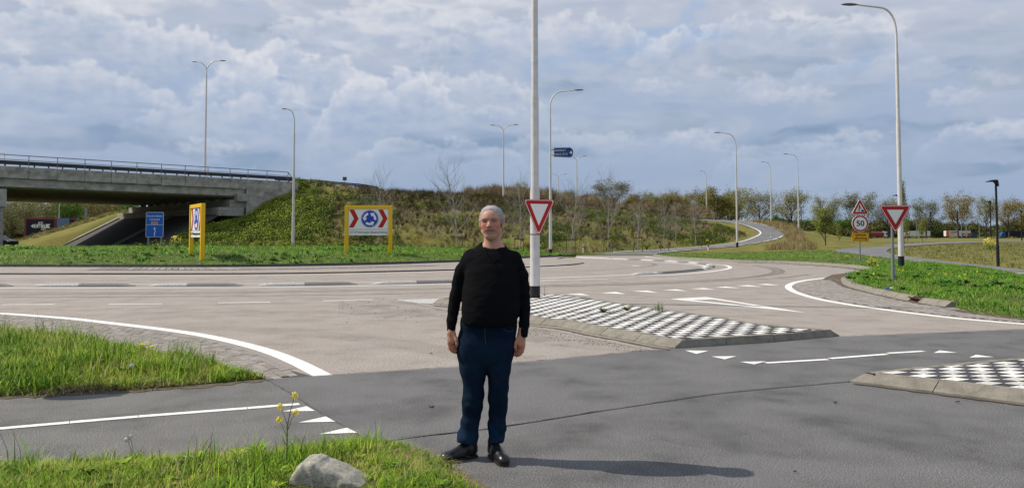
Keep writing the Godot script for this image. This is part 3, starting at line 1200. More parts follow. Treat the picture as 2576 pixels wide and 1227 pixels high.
func build_markings(road: Node3D) -> void:
	var y := 0.004
	# edge line of the left corner, laid in slabs
	var edge := smooth_line(flat([-260, 777.5, 0, 788.7, 101, 795.6, 180, 802, 265, 811.5, 350, 821.5, 434, 832, 507, 843.4, 580, 858.5, 643, 874.5, 692, 890, 750, 914, 812, 945.5]), 0.2)
	for k in range(0, edge.size() - 1, 7):
		var m := MB.new()
		ribbon(m, edge.slice(k, mini(k + 8, edge.size())), 0.23, y)
		part(road, "edge_line", m.done(), M["road_paint"])
	mark_line(road, [-300, 724.6, 0, 724.6, 692, 722.8, 1180, 713.5, 1400, 704.5], 0.16, y)
	mark_line(road, [-300, 715.5, 0, 715, 692, 713, 1180, 705.5], 0.12, y)
	mark_line(road, [-300, 697.5, 0, 696.5, 692, 692.3, 1148, 682, 1300, 675.5, 1428, 669.5], 0.16, y)
	mark_line(road, [1150, 706, 1355, 700, 1480, 695.6, 1600, 690.6], 0.18, y)
	mark_line(road, [1610, 693.5, 1700, 690.5, 1780, 684, 1835, 675, 1826, 667.5, 1780, 664.2], 0.2, y)
	mark_line(road, [1600, 688, 1700, 682.5, 1758, 677.5, 1777, 672.5, 1760, 667, 1700, 661.8, 1640, 658.9], 0.2, y)
	mark_line(road, [1447, 649.2, 1530, 650.7], 0.2, y)
	for q in [[-300, 767.4, -140, 767], [0, 766.6, 135, 765.6], [272, 765, 407, 764.2], [548, 762, 679, 759.6], [812, 757, 940, 753.6], [1395, 702.8 + 2, 1530, 700 + 1.6], [1628, 703, 1706, 700]]:
		mark_line(road, q, 0.13 if q[0] < 1000 else 0.1, y, "white_dash")
	mark_line(road, [2115, 695.3, 2060, 701.2, 2028, 705.3, 1998, 711.5, 1984, 720.7, 1999, 733.5, 2057, 751.6, 2145, 767.6, 2261, 783.6, 2408, 801, 2554, 813.4, 2700, 824], 0.21, y, "edge_line")
	mark_line(road, [1623, 645.2, 1640, 647.6, 1690, 650.6, 1740, 652.9], 0.2, y)
	mark_line(road, [1590, 668, 1608, 669.5], 0.2, y, "white_dash")
	for q in [[1424, 740, 1484.6, 743.6, 1461.6, 738.4], [1511.5, 736.9, 1574.5, 740, 1550.4, 734.4], [1590.7, 732.8, 1655, 736.3, 1628, 731], [1666, 729.6, 1730.3, 732.2, 1703.5, 727.8], [1737, 726.4, 1800, 728.8, 1770.6, 724.6], [1800, 722.6, 1863.3, 725.3, 1827, 720.8], [1854, 718.8, 1919.7, 722, 1883.5, 717.3], [1905, 715.7, 1963, 718.5, 1930, 714]]:
		mark_poly(road, q, y)
	var warn := [[1686.4, 752.2, 1778.3, 747.4, 1794.6, 752.8, 1739.9, 755.2], [1778.3, 747.4, 2030.4, 786.8, 1928.7, 773.6, 1794.6, 752.8], [2030.4, 786.8, 1686.4, 752.2, 1739.9, 755.2, 1928.7, 773.6]]
	var m := MB.new()
	for q in warn:
		m.sheet(flat(q), y)
	part(road, "warning_triangle", m.done(), M["road_paint"])
	y = 0.015
	for q in [[1723.8, 883.6, 1783, 884.8, 1752.8, 892.6], [1790.4, 899, 1853.6, 898.3, 1823.9, 906.3], [1861.6, 912.6, 1927.3, 911.4, 1898.9, 919], [2350, 890, 2410, 889.5, 2365.6, 883.6], [2440.5, 901.6, 2502.6, 900.5, 2457, 894.6]]:
		mark_poly(road, q, y)
	for q in [[1927, 915.4, 2084, 906.4], [2089, 904.2, 2233, 893], [2235, 890.8, 2325, 885.6]]:
		mark_line(road, q, 0.1, y, "white_dash")
	y = 0.017
	for q in [[709.4, 1039, 791.9, 1037.8, 770.4, 1025.8], [750.6, 1067, 843.2, 1065, 819, 1051.8], [802, 1096.7, 898.3, 1093, 872, 1080.4]]:
		mark_poly(road, q, y)
	for q in [[-500, 1127, -182, 1098.5], [-180, 1098.2, 172, 1066.8], [174, 1066.5, 345, 1051.9], [347, 1051.7, 620, 1030.6], [622, 1030.4, 752, 1020]]:
		mark_line(road, q, 0.10, y)
	# dust and grime that settled on the surfaces
	for q in [[[850, 752, 985, 756, 1090, 768, 1125, 778, 1120, 800, 980, 800, 850, 790], 0.0030, "dust"], [[1090, 774, 1333, 823, 1640, 882, 1560, 892, 1330, 860, 1120, 812], 0.0030, "dust"], 
		[[1500, 1050, 1900, 1000, 2200, 1020, 2500, 1080, 2576, 1150, 2200, 1180, 1700, 1120], 0.0065, "grime"], [[1000, 1130, 1500, 1080, 1800, 1130, 1700, 1227, 1250, 1227], 0.0070, "grime"]]:
		var f := MB.new()
		f.sheet(flat(q[0]), q[1])
		part(road, "dust_film" if q[2] == "dust" else "grime_film", f.done(), M[q[2]])
	# tyre marks of lorries round the bend and across the lanes
	for q in [[0, 738, 500, 735.5, 900, 729, 1148, 724, 1400, 717, 1600, 711.5, 1800, 703, 1900, 695, 1948, 685.5, 1940, 676, 1890, 668.5, 1830, 664.6], [0, 741.5, 500, 738.5, 900, 732, 1148, 726.6, 1400, 719.6, 1600, 714, 1800, 705.5, 1908, 696.5, 1966, 686, 1954, 674.5, 1900, 667],
		[0, 748, 500, 745.5, 900, 741, 1140, 735.5, 1300, 731.5], [1350, 722, 1550, 717, 1750, 710, 1950, 700, 2040, 690], [1250, 690, 1420, 684, 1560, 676, 1640, 668.5, 1640, 663, 1560, 659]]:
		var t := MB.new()
		ribbon(t, smooth_line(flat(q), 0.6), 0.28, 0.0024)
		part(road, "tyre_mark", t.done(), M["tyre_mark"])
	for q in [[-200, 706, 300, 705, 900, 699, 1150, 694], [1050, 770, 1300, 775, 1500, 800, 1600, 830], [300, 790, 700, 785, 1100, 790], [500, 820, 900, 850, 1200, 900]]:
		var t := MB.new()
		ribbon(t, smooth_line(flat(q), 0.6), 0.7, 0.0017)
		part(road, "worn_track", t.done(), M["worn"])


# ---------- kerbs, islands, paving, verges ----------
func closed(p: PackedVector2Array) -> PackedVector2Array:
	var r := p.duplicate()
	r.append(p[0])
	return r


func inset_by(p: PackedVector2Array, by: Array) -> PackedVector2Array:   # each edge moved in by its own distance
	var s := -1.0 if Geometry2D.is_polygon_clockwise(p) else 1.0
	var r := PackedVector2Array()
	var m := p.size()
	for k in m:
		var a := (p[k] - p[(k + m - 1) % m]).normalized()
		var b := (p[(k + 1) % m] - p[k]).normalized()
		var pa: Vector2 = p[k] + Vector2(-a.y, a.x) * s * by[(k + m - 1) % m]
		var pb: Vector2 = p[k] + Vector2(-b.y, b.x) * s * by[k]
		if absf(a.cross(b)) < 0.12:
			r.append((pa + pb) * 0.5)
		else:
			r.append(pa + a * ((pb - pa).cross(b) / a.cross(b)))
	return r


func outset_px(px: Array, e: float, out: Vector2) -> PackedVector2Array:
	var r := flat(px, e)
	for k in r.size():
		r[k] += out
	return r


# u and w: the two edges of one tile in (x, depth)
func checker(under: Node3D, zone: PackedVector2Array, u: Vector2, w: Vector2, top: float, most: int, origin: Vector2) -> void:
	var full := MB.new()
	full.prism(PackedVector2Array([(-u - w) * 0.484, (u - w) * 0.484, (u + w) * 0.484, (w - u) * 0.484]), Transform3D(Basis(Vector3(1, 0, 0), Vector3(0, 0, -1), Vector3(0, 1, 0)), Vector3.ZERO), 0.04)
	var full_mesh := full.done()
	var det := u.cross(w)
	var lo := Vector2(1e9, 1e9)
	var hi := -lo
	for p in zone:
		var q := Vector2((p - origin).cross(w), u.cross(p - origin)) / det
		lo = lo.min(q)
		hi = hi.max(q)
	var cells := []
	for i in range(floori(lo.x) - 1, ceili(hi.x) + 1):
		for j in range(floori(lo.y) - 1, ceili(hi.y) + 1):
			var c := origin + u * (i + 0.5) + w * (j + 0.5)
			var quad := PackedVector2Array([c - (u + w) * 0.484, c + (u - w) * 0.484, c + (u + w) * 0.484, c - (u - w) * 0.484])
			var cut := Geometry2D.intersect_polygons(quad, zone)
			if cut.is_empty():
				continue
			var whole := true
			for p in quad:
				whole = whole and Geometry2D.is_point_in_polygon(p, zone)
			if not whole and (cut[0].size() < 3 or area(cut[0]) < 0.0015):
				continue
			cells.append([c.y, c, (i + j) & 1, whole, cut[0]])
	cells.sort_custom(func(a, b): return a[0] < b[0])
	var rest := [[], []]
	for k in cells.size():
		var c: Array = cells[k]
		var m: Material = M[("tile_white%d" if c[2] == 0 else "tile_black%d") % (rng.randi() % 3)]
		var y := top + rng.randf_range(-0.002, 0.002)
		if c[3]:
			var xf := Transform3D(Basis(Vector3(1, 0, 0), rng.randf_range(-0.008, 0.008)) * Basis(Vector3(0, 0, 1), rng.randf_range(-0.008, 0.008)), v3(c[1], y))
			if k < most:
				var o := part(under, "tile", full_mesh, m)
				o.transform = xf
			else:
				rest[c[2]].append(xf)
		else:
			var mb := MB.new()
			mb.prism(c[4], Transform3D(Basis(Vector3(1, 0, 0), Vector3(0, 0, -1), Vector3(0, 1, 0)), Vector3(0, y, 0)), 0.04)
			part(under, "tile", mb.done(), m)
	for q in 2:
		if rest[q].size():
			spread(under, "far_tiles", full_mesh, M["tile_white"] if q == 0 else M["tile_black"], rest[q], [])


func area(p: PackedVector2Array) -> float:
	var s := 0.0
	for k in p.size():
		s += p[k].cross(p[(k + 1) % p.size()])
	return absf(s) * 0.5


var splitter := PackedVector2Array()
var splitter_near := PackedVector2Array()


func build_islands() -> void:
	splitter = flat([1698, 878, 1800, 871.6, 1940, 862.3, 2113, 846.5])
	var back := flat([1950, 818.8, 1848, 802.7, 1714, 782.5, 1593, 766, 1491, 750.5, 1424, 740.5, 1370, 738.5], 0.12)
	for k in back.size():
		splitter.append(back[k] + Vector2(0.09, 0.10))
	splitter.append_array(flat([1180, 750, 1090, 763.7, 1128, 769, 1331, 815.5, 1404, 822.6, 1477, 838.5, 1565, 854, 1657, 872.6]))
	var isl := structure("splitter_island")
	var slope := []
	for k in splitter.size():
		slope.append(0.035 if k < 3 else 0.15)
	kerb_run(isl, closed(splitter), closed(inset_by(splitter, slope)), 0.12, 0.95, "kerb_concrete", 0.12)
	for k in slope.size():
		slope[k] += 0.135
	var zone := inset_by(splitter, slope)
	var mb := MB.new()
	mb.sheet(zone, 0.095)
	part(isl, "bedding", mb.done(), M["dirt_dark"])
	var u := (splitter[2] - splitter[0]).normalized() * 0.205
	checker(isl, zone, u, Vector2(u.y, -u.x), 0.118, 300, zone[0])
	splitter_near = flat([2140, 962, 2390, 994, 2576, 1018, 2980, 1072])
	var b2 := flat([2980, 866, 2576, 899, 2445, 910, 2325, 920.5, 2222, 930.5, 2172, 936], 0.12)
	for k in b2.size():
		splitter_near.append(b2[k] + Vector2(-0.04, 0.11))
	var isl2 := structure("near_splitter_island")
	kerb_run(isl2, closed(splitter_near), closed(inset(splitter_near, 0.125)), 0.12, 0.88, "kerb_concrete", 0.10)
	zone = inset(splitter_near, 0.225)
	mb = MB.new()
	mb.sheet(zone, 0.095)
	part(isl2, "bedding", mb.done(), M["dirt_dark"])
	checker(isl2, zone, Vector2(0.224, 0.116), Vector2(0.1125, -0.116), 0.118, 300, zone[0])
	# gutters and swept dirt along the kerbs
	var gut := structure("gutter")
	mb = MB.new()
	ribbon(mb, smooth_line(flat([1052, 764, 1091, 773, 1123, 779.5, 1220, 800, 1333, 821.5, 1404, 832.5, 1477, 848.5, 1560, 864.5, 1620, 876, 1648, 881]), 0.4), 0.12, 0.004)
	part(gut, "gutter_strip", mb.done(), M["paver2"])
	mb = MB.new()
	rough_band(mb, flat([1091, 768.5, 1128, 773, 1331, 819, 1404, 827.5, 1477, 843, 1565, 859, 1640, 874, 1680, 879.5]), 0.11, 0.0055, 21)
	rough_band(mb, flat([2150, 967, 2390, 998, 2576, 1022.5, 2800, 1053]), 0.07, 0.012, 22)
	part(gut, "swept_dirt", mb.done(), M["dirt"])
	mb = MB.new()
	mb.sheet(flat([991.7, 754.6, 1105, 751.2, 1088.7, 764, 1054, 763.2]), 0.0055)
	part(gut, "white_nose", mb.done(), M["worn_paint"])
	# central island: dark kerb, rumble apron
	var foot := smooth_line(flat([-520, 668, -200, 673, 0, 673.8, 300, 674.5, 600, 674, 900, 669.3, 1148, 661.5, 1240, 656, 1330, 650.8, 1400, 648, 1450, 645.8]), 0.5)
	island_green = shift_line(foot, 0.10)
	var greens := PackedVector2Array(island_green)
	greens.append_array(PackedVector2Array([Vector2(3.0, 66.0), Vector2(-10, 71), Vector2(-36, 69), Vector2(-52, 60), Vector2(-60, 52)]))
	island_green = greens
	var ci := structure("central_island")
	kerb_run(ci, foot, shift_line(foot, 0.05), 0.18, 1.2, "dark_kerb", 0.12)
	part(ci, "grass_mound", patch(island_green, 1.3, island_height), M["lush_soil"])
	var outer := smooth_line(flat([-520, 688, -300, 690.2, 0, 690.0, 692, 689.2, 1148, 680.0, 1300, 674.4, 1428, 667.6, 1466, 663, 1466, 660.5, 1440, 656.5, 1400, 652.2]), 0.5)
	var apron := PackedVector2Array(outer)
	var rf := foot.duplicate()
	rf.reverse()
	apron.append_array(rf.slice(3))
	mb = MB.new()
	mb.sheet(apron, 0.052)
	part(ci, "apron_surface", mb.done(), M["road_concrete"])
	kerb_run(ci, outer, shift_line(outer, 0.05), 0.052, 4.3, "dark_kerb", 0.02)
	mb = MB.new()
	ribbon(mb, smooth_line(flat([150, 683.2, 600, 682.7, 900, 677.5, 1148, 670]), 0.5), 0.05, 0.058)
	part(ci, "apron_joint", mb.done(), M["dirt_dark"])
	var line := smooth_line(flat([250, 678.9, 600, 678.4, 900, 673.4, 1060, 668.7]), 0.30)
	var sett := MB.new()
	sett.box(Transform3D(), Vector3(0.25, 0.05, 2.7), 0.012)
	var sett_mesh := sett.done()
	mb = MB.new()
	ribbon(mb, line, 2.8, 0.056)
	part(ci, "sett_bedding", mb.done(), M["dirt_dark"])
	for k in mini(line.size() - 1, 110):
		var t := (line[k + 1] - line[k]).normalized()
		var o := part(ci, "sett", sett_mesh, M["paver%d" % (rng.randi() % 4)])
		o.transform = Transform3D(Basis(Vector3.UP, atan2(t.y, t.x) + 0.35), v3(line[k], 0.048 + rng.randf_range(-0.003, 0.003)))


func island_height(x: float, depth: float, edge: float) -> float:
	var h := 0.165 + 0.36 * smoothstep(0.0, 3.2, edge) + 0.22 * smoothstep(2.0, 9.0, edge) + 0.04 * sin(x * 0.9) * sin(depth * 0.7) * smoothstep(0.0, 2.0, edge)
	if depth > 60.0:
		h = lerpf(h, lie(x, depth) + 0.02, smoothstep(60.0, 68.0, depth))
	return h


func rough_band(mb: MB, line: PackedVector2Array, wide: float, y: float, seed_: int) -> void:
	var r := RandomNumberGenerator.new()
	r.seed = seed_
	var p := smooth_line(line, 0.08)
	var l := PackedVector2Array()
	var q := PackedVector2Array()
	var a := shift_line(p, 1.0)
	for k in p.size():
		var o := a[k] - p[k]
		l.append(p[k] + o * wide * r.randf_range(0.35, 0.5))
		q.append(p[k] - o * wide * r.randf_range(0.05, 0.6))
	for k in p.size() - 1:
		mb.up_tri(v3(l[k], y), v3(l[k + 1], y), v3(q[k], y))
		mb.up_tri(v3(q[k], y), v3(l[k + 1], y), v3(q[k + 1], y))


func pave(called: String, line: PackedVector2Array, zone: PackedVector2Array, from: float, rows: int, long: float, wide: float) -> void:
	var s := structure(called)
	var mb := MB.new()
	mb.sheet(zone, 0.003)
	part(s, "bedding", mb.done(), M["paver_bed"])
	var one := MB.new()
	one.box(Transform3D(), Vector3(long - 0.011, 0.05, wide - 0.010), 0.006)
	var mesh := one.done()
	var put := []
	for j in rows:
		var row := shift_line(line, -(from + j * wide))
		var lay := smooth_line(row, long * 0.5)
		for k in range(j % 2, lay.size() - 1, 2):
			var c := lay[k]
			if not Geometry2D.is_point_in_polygon(c, zone):
				continue
			var t := (lay[k + 1] - lay[k]).normalized()
			put.append([c.y, Transform3D(Basis(Vector3.UP, atan2(t.y, t.x) + rng.randf_range(-0.02, 0.02)) * Basis(Vector3(1, 0, 0), rng.randf_range(-0.03, 0.03)), v3(c, -0.007 + rng.randf_range(-0.004, 0.004)))])
	put.sort_custom(func(a, b): return a[0] < b[0])
	var rest := [[], [], [], []]
	for k in put.size():
		var v := rng.randi() % 4
		if k < 300:
			var o := part(s, "brick", mesh, M["paver%d" % v])
			o.transform = put[k][1]
		else:
			rest[v].append(put[k][1])
	for v in 4:
		if rest[v].size():
			spread(s, "far_bricks", mesh, M["paver%d" % v], rest[v], [])


var right_paving := PackedVector2Array()


func build_verges() -> void:
	# left corner
	left_verge = flat([-420, 815, -200, 822, 0, 834, 100, 846, 200, 862, 330, 881, 400, 894, 480, 910, 560, 931, 620, 946, 662, 956.5, 480, 973, 300, 984, 0, 1000, -420, 1030])
	var lv := structure("left_verge", patch(left_verge, 0.35, func(x, d, e): return 0.03 + 0.13 * smoothstep(0.0, 1.3, e) + 0.025 * sin(x * 3.1) * sin(d * 2.7) * smoothstep(0.0, 0.6, e)), M["grass_soil"])
	lv.set_meta("kind", "structure")
	var line := smooth_line(flat([-300, 776, 0, 788.7, 101, 795.6, 180, 802, 265, 811.5, 350, 821.5, 434, 832, 507, 843.4, 580, 858.5, 643, 874.5, 692, 890, 750, 914, 812, 945.5, 850, 962]), 0.2)
	var zone := shift_line(line.slice(0, line.size() - 6), -0.26)
	var cut := PackedVector2Array()
	for p in zone:
		if p.y > 9.75:
			cut.append(p)
	zone = cut
	zone.append_array(flat([790, 947.8, 664, 956.5, 620, 947, 560, 934, 480, 914, 400, 899, 330, 886, 200, 867, 100, 851, 0, 839, -300, 824]))
	pave("brick_paving", line, zone, 0.315, 34, 0.21, 0.105)
	var m := MB.new()
	ribbon(m, shift_line(line.slice(0, line.size() - 6), -0.19), 0.11, 0.0045)
	structure("concrete_edging", m.done(), M["paver1"])
	# front corner
	front_verge = flat([-600, 1210, -200, 1188, 0, 1178, 300, 1166, 600, 1148, 880, 1124, 955, 1119, 1030, 1140, 1080, 1164, 1130, 1193, 1190, 1235, 1240, 1290, 1300, 1400, 1200, 1500, -900, 1500])
	structure("front_verge", patch(front_verge, 0.16, func(x, d, e): return 0.02 + 0.075 * smoothstep(0.0, 0.5, e) + 0.015 * sin(x * 7.0) * sin(d * 6.0) * smoothstep(0.0, 0.3, e)), M["grass_soil"])
	m = MB.new()
	rough_band(m, flat([900, 1121, 955, 1117, 1032, 1136, 1085, 1160, 1135, 1188, 1200, 1228, 1260, 1285]), 0.13, 0.019, 31)
	rough_band(m, flat([0, 1004, 150, 996, 300, 989, 480, 977, 560, 969, 664, 958.5]), 0.22, 0.017, 32)
	structure("verge_edge_dirt", m.done(), M["straw_dirt"])
	# right: kerb round the bend, then along the paving
	var far_kerb := smooth_line(flat([1668, 637.5, 1648, 640.5, 1645, 644, 1665, 647.8, 1698, 651, 1750, 653.5, 1852, 659, 1975, 662, 2067, 667, 2129, 671.5, 2165, 675.5, 2187, 680.5]), 0.45)
	var near_kerb := smooth_line(flat([2150, 690.5, 2128, 694.6, 2117.5, 701, 2117, 708, 2128, 719.5, 2174, 732.7, 2241, 748.4, 2286, 757.6]), 0.3)
	var last_kerb := smooth_line(flat([2309, 762.5, 2345, 767.8, 2379, 773]), 0.3)
	var rk := structure("right_kerb")
	for l in [far_kerb, near_kerb, last_kerb]:
		kerb_run(rk, l, shift_line(l, 0.15), 0.13, 1.0, "kerb_concrete", 0.13)
	right_verge = shift_line(far_kerb, 0.24)
	right_verge.append_array(shift_line(near_kerb, 0.24))
	right_verge.append_array(flat([2300, 753, 2345, 762, 2400, 772, 2450, 786, 2576, 803, 2900, 850, 2900, 764, 2576, 699, 2506, 686.5, 2398, 669.5, 2282, 660.5, 2192, 644.5, 2152, 639, 2105, 634.8, 2092, 630]))
	right_verge.append_array(PackedVector2Array([Vector2(33, 87), Vector2(28, 83.5), Vector2(22, 79.5), Vector2(17, 75)]))
	structure("right_verge", patch(right_verge, 0.8, right_height), M["lush_soil"])
	zone = flat([2098, 700, 2060, 704, 2030, 708.5, 2008, 714, 1997, 721, 2008, 731.5, 2060, 748, 2145, 763.5, 2262, 779.5, 2408, 797, 2554, 810, 2640, 817, 2640, 812, 2576, 804, 2450, 788, 2400, 777, 2379, 773.5, 2309, 763, 2241, 749, 2174, 733.3, 2128, 720, 2117, 708])
	right_paving = zone
	line = smooth_line(flat([1960, 690, 2117, 709, 2262, 764, 2408, 792, 2660, 826]), 0.25)
	line = smooth_line(PackedVector2Array([line[0], line[line.size() - 1]]), 0.25)
	pave("corner_paving", line, zone, -5.2, 84, 0.22, 0.11)
	m = MB.new()
	m.sheet(flat([2095, 692, 2140, 686.5, 2186, 680.6, 2176, 685, 2150, 691, 2128, 695, 2117, 702, 2117, 709, 2128, 720.5, 2160, 730, 2120, 722, 2096, 709, 2070, 703]), 0.021)
	rough_band(m, flat([1852, 661, 1975, 664, 2067, 669, 2129, 674, 2165, 678.5, 2180, 682]), 0.5, 0.008, 33)
	rough_band(m, flat([2117, 706, 2128, 722, 2174, 735, 2241, 751, 2300, 763, 2379, 775.5]), 0.16, 0.022, 34)
	rough_band(m, flat([2400, 781, 2450, 790, 2576, 806, 2700, 822]), 0.30, 0.021, 35)
	structure("corner_dirt", m.done(), M["dirt"])
	# gully between the kerb stones
	var ga := g(2287, 757.8)
	var gb := g(2308, 762.3)
	var gl := thing("kerb_gully", "rusty slotted kerb drain between two worn kerb stones on the right corner", "drain", "", (ga + gb) * 0.5, atan2(-(gb - ga).z, (gb - ga).x))
	m = MB.new()
	var gw := ga.distance_to(gb) - 0.03
	m.box(Transform3D(Basis(), Vector3(0, 0.045, -0.22)), Vector3(gw, 0.13, 0.12), 0.01)
	for x in [-0.5, 0.5]:
		m.box(Transform3D(Basis(Vector3(1, 0, 0), -0.55), Vector3(x * (gw - 0.06), 0.055, -0.10)), Vector3(0.06, 0.03, 0.25), 0.006)
	m.box(Transform3D(Basis(), Vector3(0, 0.01, -0.02)), Vector3(gw - 0.02, 0.04, 0.05), 0.006)
	part(gl, "frame", m.done(), M["rust"])
	for k in 4:
		m = MB.new()
		m.box(Transform3D(Basis(Vector3(1, 0, 0), -0.55), Vector3((k - 1.5) * gw * 0.2, 0.055, -0.10)), Vector3(0.04, 0.03, 0.24), 0.006)
		part(gl, "bar", m.done(), M["rust"])


func right_height(x: float, d: float, e: float) -> float:
	var open_edge := smoothstep(20.6, 19.0, d)
	var h := lerpf(0.125, 0.012, open_edge) + lerpf(0.09, 0.19, open_edge) * smoothstep(0.0, 2.5, e) + 0.025 * sin(x * 1.7) * sin(d * 1.3) * smoothstep(0.0, 1.0, e)
	if d > 53.0:
		h = lerpf(h, maxf(lie(x, d) + 0.03, 0.03), smoothstep(54.0, 64.0, d))
	return h


# ---------- grass ----------
func tuft(seed_: int, blades: int, tall: float, wide: float, thick: float, droop: float) -> ArrayMesh:
	var r := RandomNumberGenerator.new()
	r.seed = seed_
	var mb := MB.new()
	for b in blades:
		var a := r.randf() * TAU
		var root := Vector3(r.randf_range(-wide, wide), -0.02, r.randf_range(-wide, wide)) * 0.5
		var lean := Vector3(cos(a), 0, sin(a))
		var across := Vector3(-sin(a + r.randf_range(-0.8, 0.8)), 0, cos(a))
		var h := tall * r.randf_range(0.45, 1.0)
		var out := h * r.randf_range(0.15, 1.0) * droop
		var shade := r.randf_range(0.75, 1.15)
		mb.col = Color(shade, shade, shade * r.randf_range(0.8, 1.1))
		var last: Array = []
		for s in 4:
			var t := s / 3.0
			var p := root + Vector3.UP * h * (t - 0.28 * t * t * droop) + lean * out * t * t
			var w := thick * (1.0 - t * 0.85) * 0.5
			var n := (Vector3.UP * 0.75 - lean * 0.35 + across * r.randf_range(-0.3, 0.3)).normalized()
			var i0 := mb.vert(p - across * w, n)
			var i1 := mb.vert(p + across * w, n)
			if s:
				mb.ix.append_array([last[0], i0, i1, last[0], i1, last[1]])
			last = [i0, i1]
	return mb.done()


func sow(under: Node, called: String, zone: PackedVector2Array, count: int, meshes: Array, height: Callable, size: Vector2, tints: Array, keep = null) -> void:
	var lo := zone[0]
	var hi := zone[0]
	for p in zone:
		lo = lo.min(p)
		hi = hi.max(p)
	var tone := FastNoiseLite.new()
	tone.seed = count
	tone.frequency = 0.30
	tone.fractal_octaves = 2
	var xs := []
	var cs := []
	for k in meshes.size():
		xs.append([])
		cs.append([])
	var done := 0
	var tries := 0
	while done < count and tries < count * 12:
		tries += 1
		var p := Vector2(rng.randf_range(lo.x, hi.x), rng.randf_range(lo.y, hi.y))
		if not Geometry2D.is_point_in_polygon(p, zone):
			continue
		if keep != null and not keep.call(p):
			continue
		done += 1
		var t := tone.get_noise_2d(p.x * 3.0, p.y * 3.0)
		var s := rng.randf_range(size.x, size.y) * (1.0 + 0.9 * clampf(t, -0.55, 0.8))
		var k := rng.randi() % meshes.size()
		xs[k].append(Transform3D(Basis(Vector3.UP, rng.randf() * TAU).scaled(Vector3(s, s * rng.randf_range(0.75, 1.15), s)), Vector3(p.x, height.call(p.x, p.y), -p.y)))
		var pick := clampf(0.5 - t * 0.7 + rng.randf_range(-0.5, 0.5), 0.0, 0.999) * (tints.size() - 1)
		var c: Color = (tints[int(pick)] as Color).lerp(tints[int(pick) + 1], fposmod(pick, 1.0)) if tints.size() > 1 else tints[0]
		var l := rng.randf_range(0.8, 1.2)
		cs[k].append(Color(c.r * l, c.g * l, c.b * l))
	for k in meshes.size():
		if xs[k].size():
			spread(under, called, meshes[k], M["blade"], xs[k], cs[k])


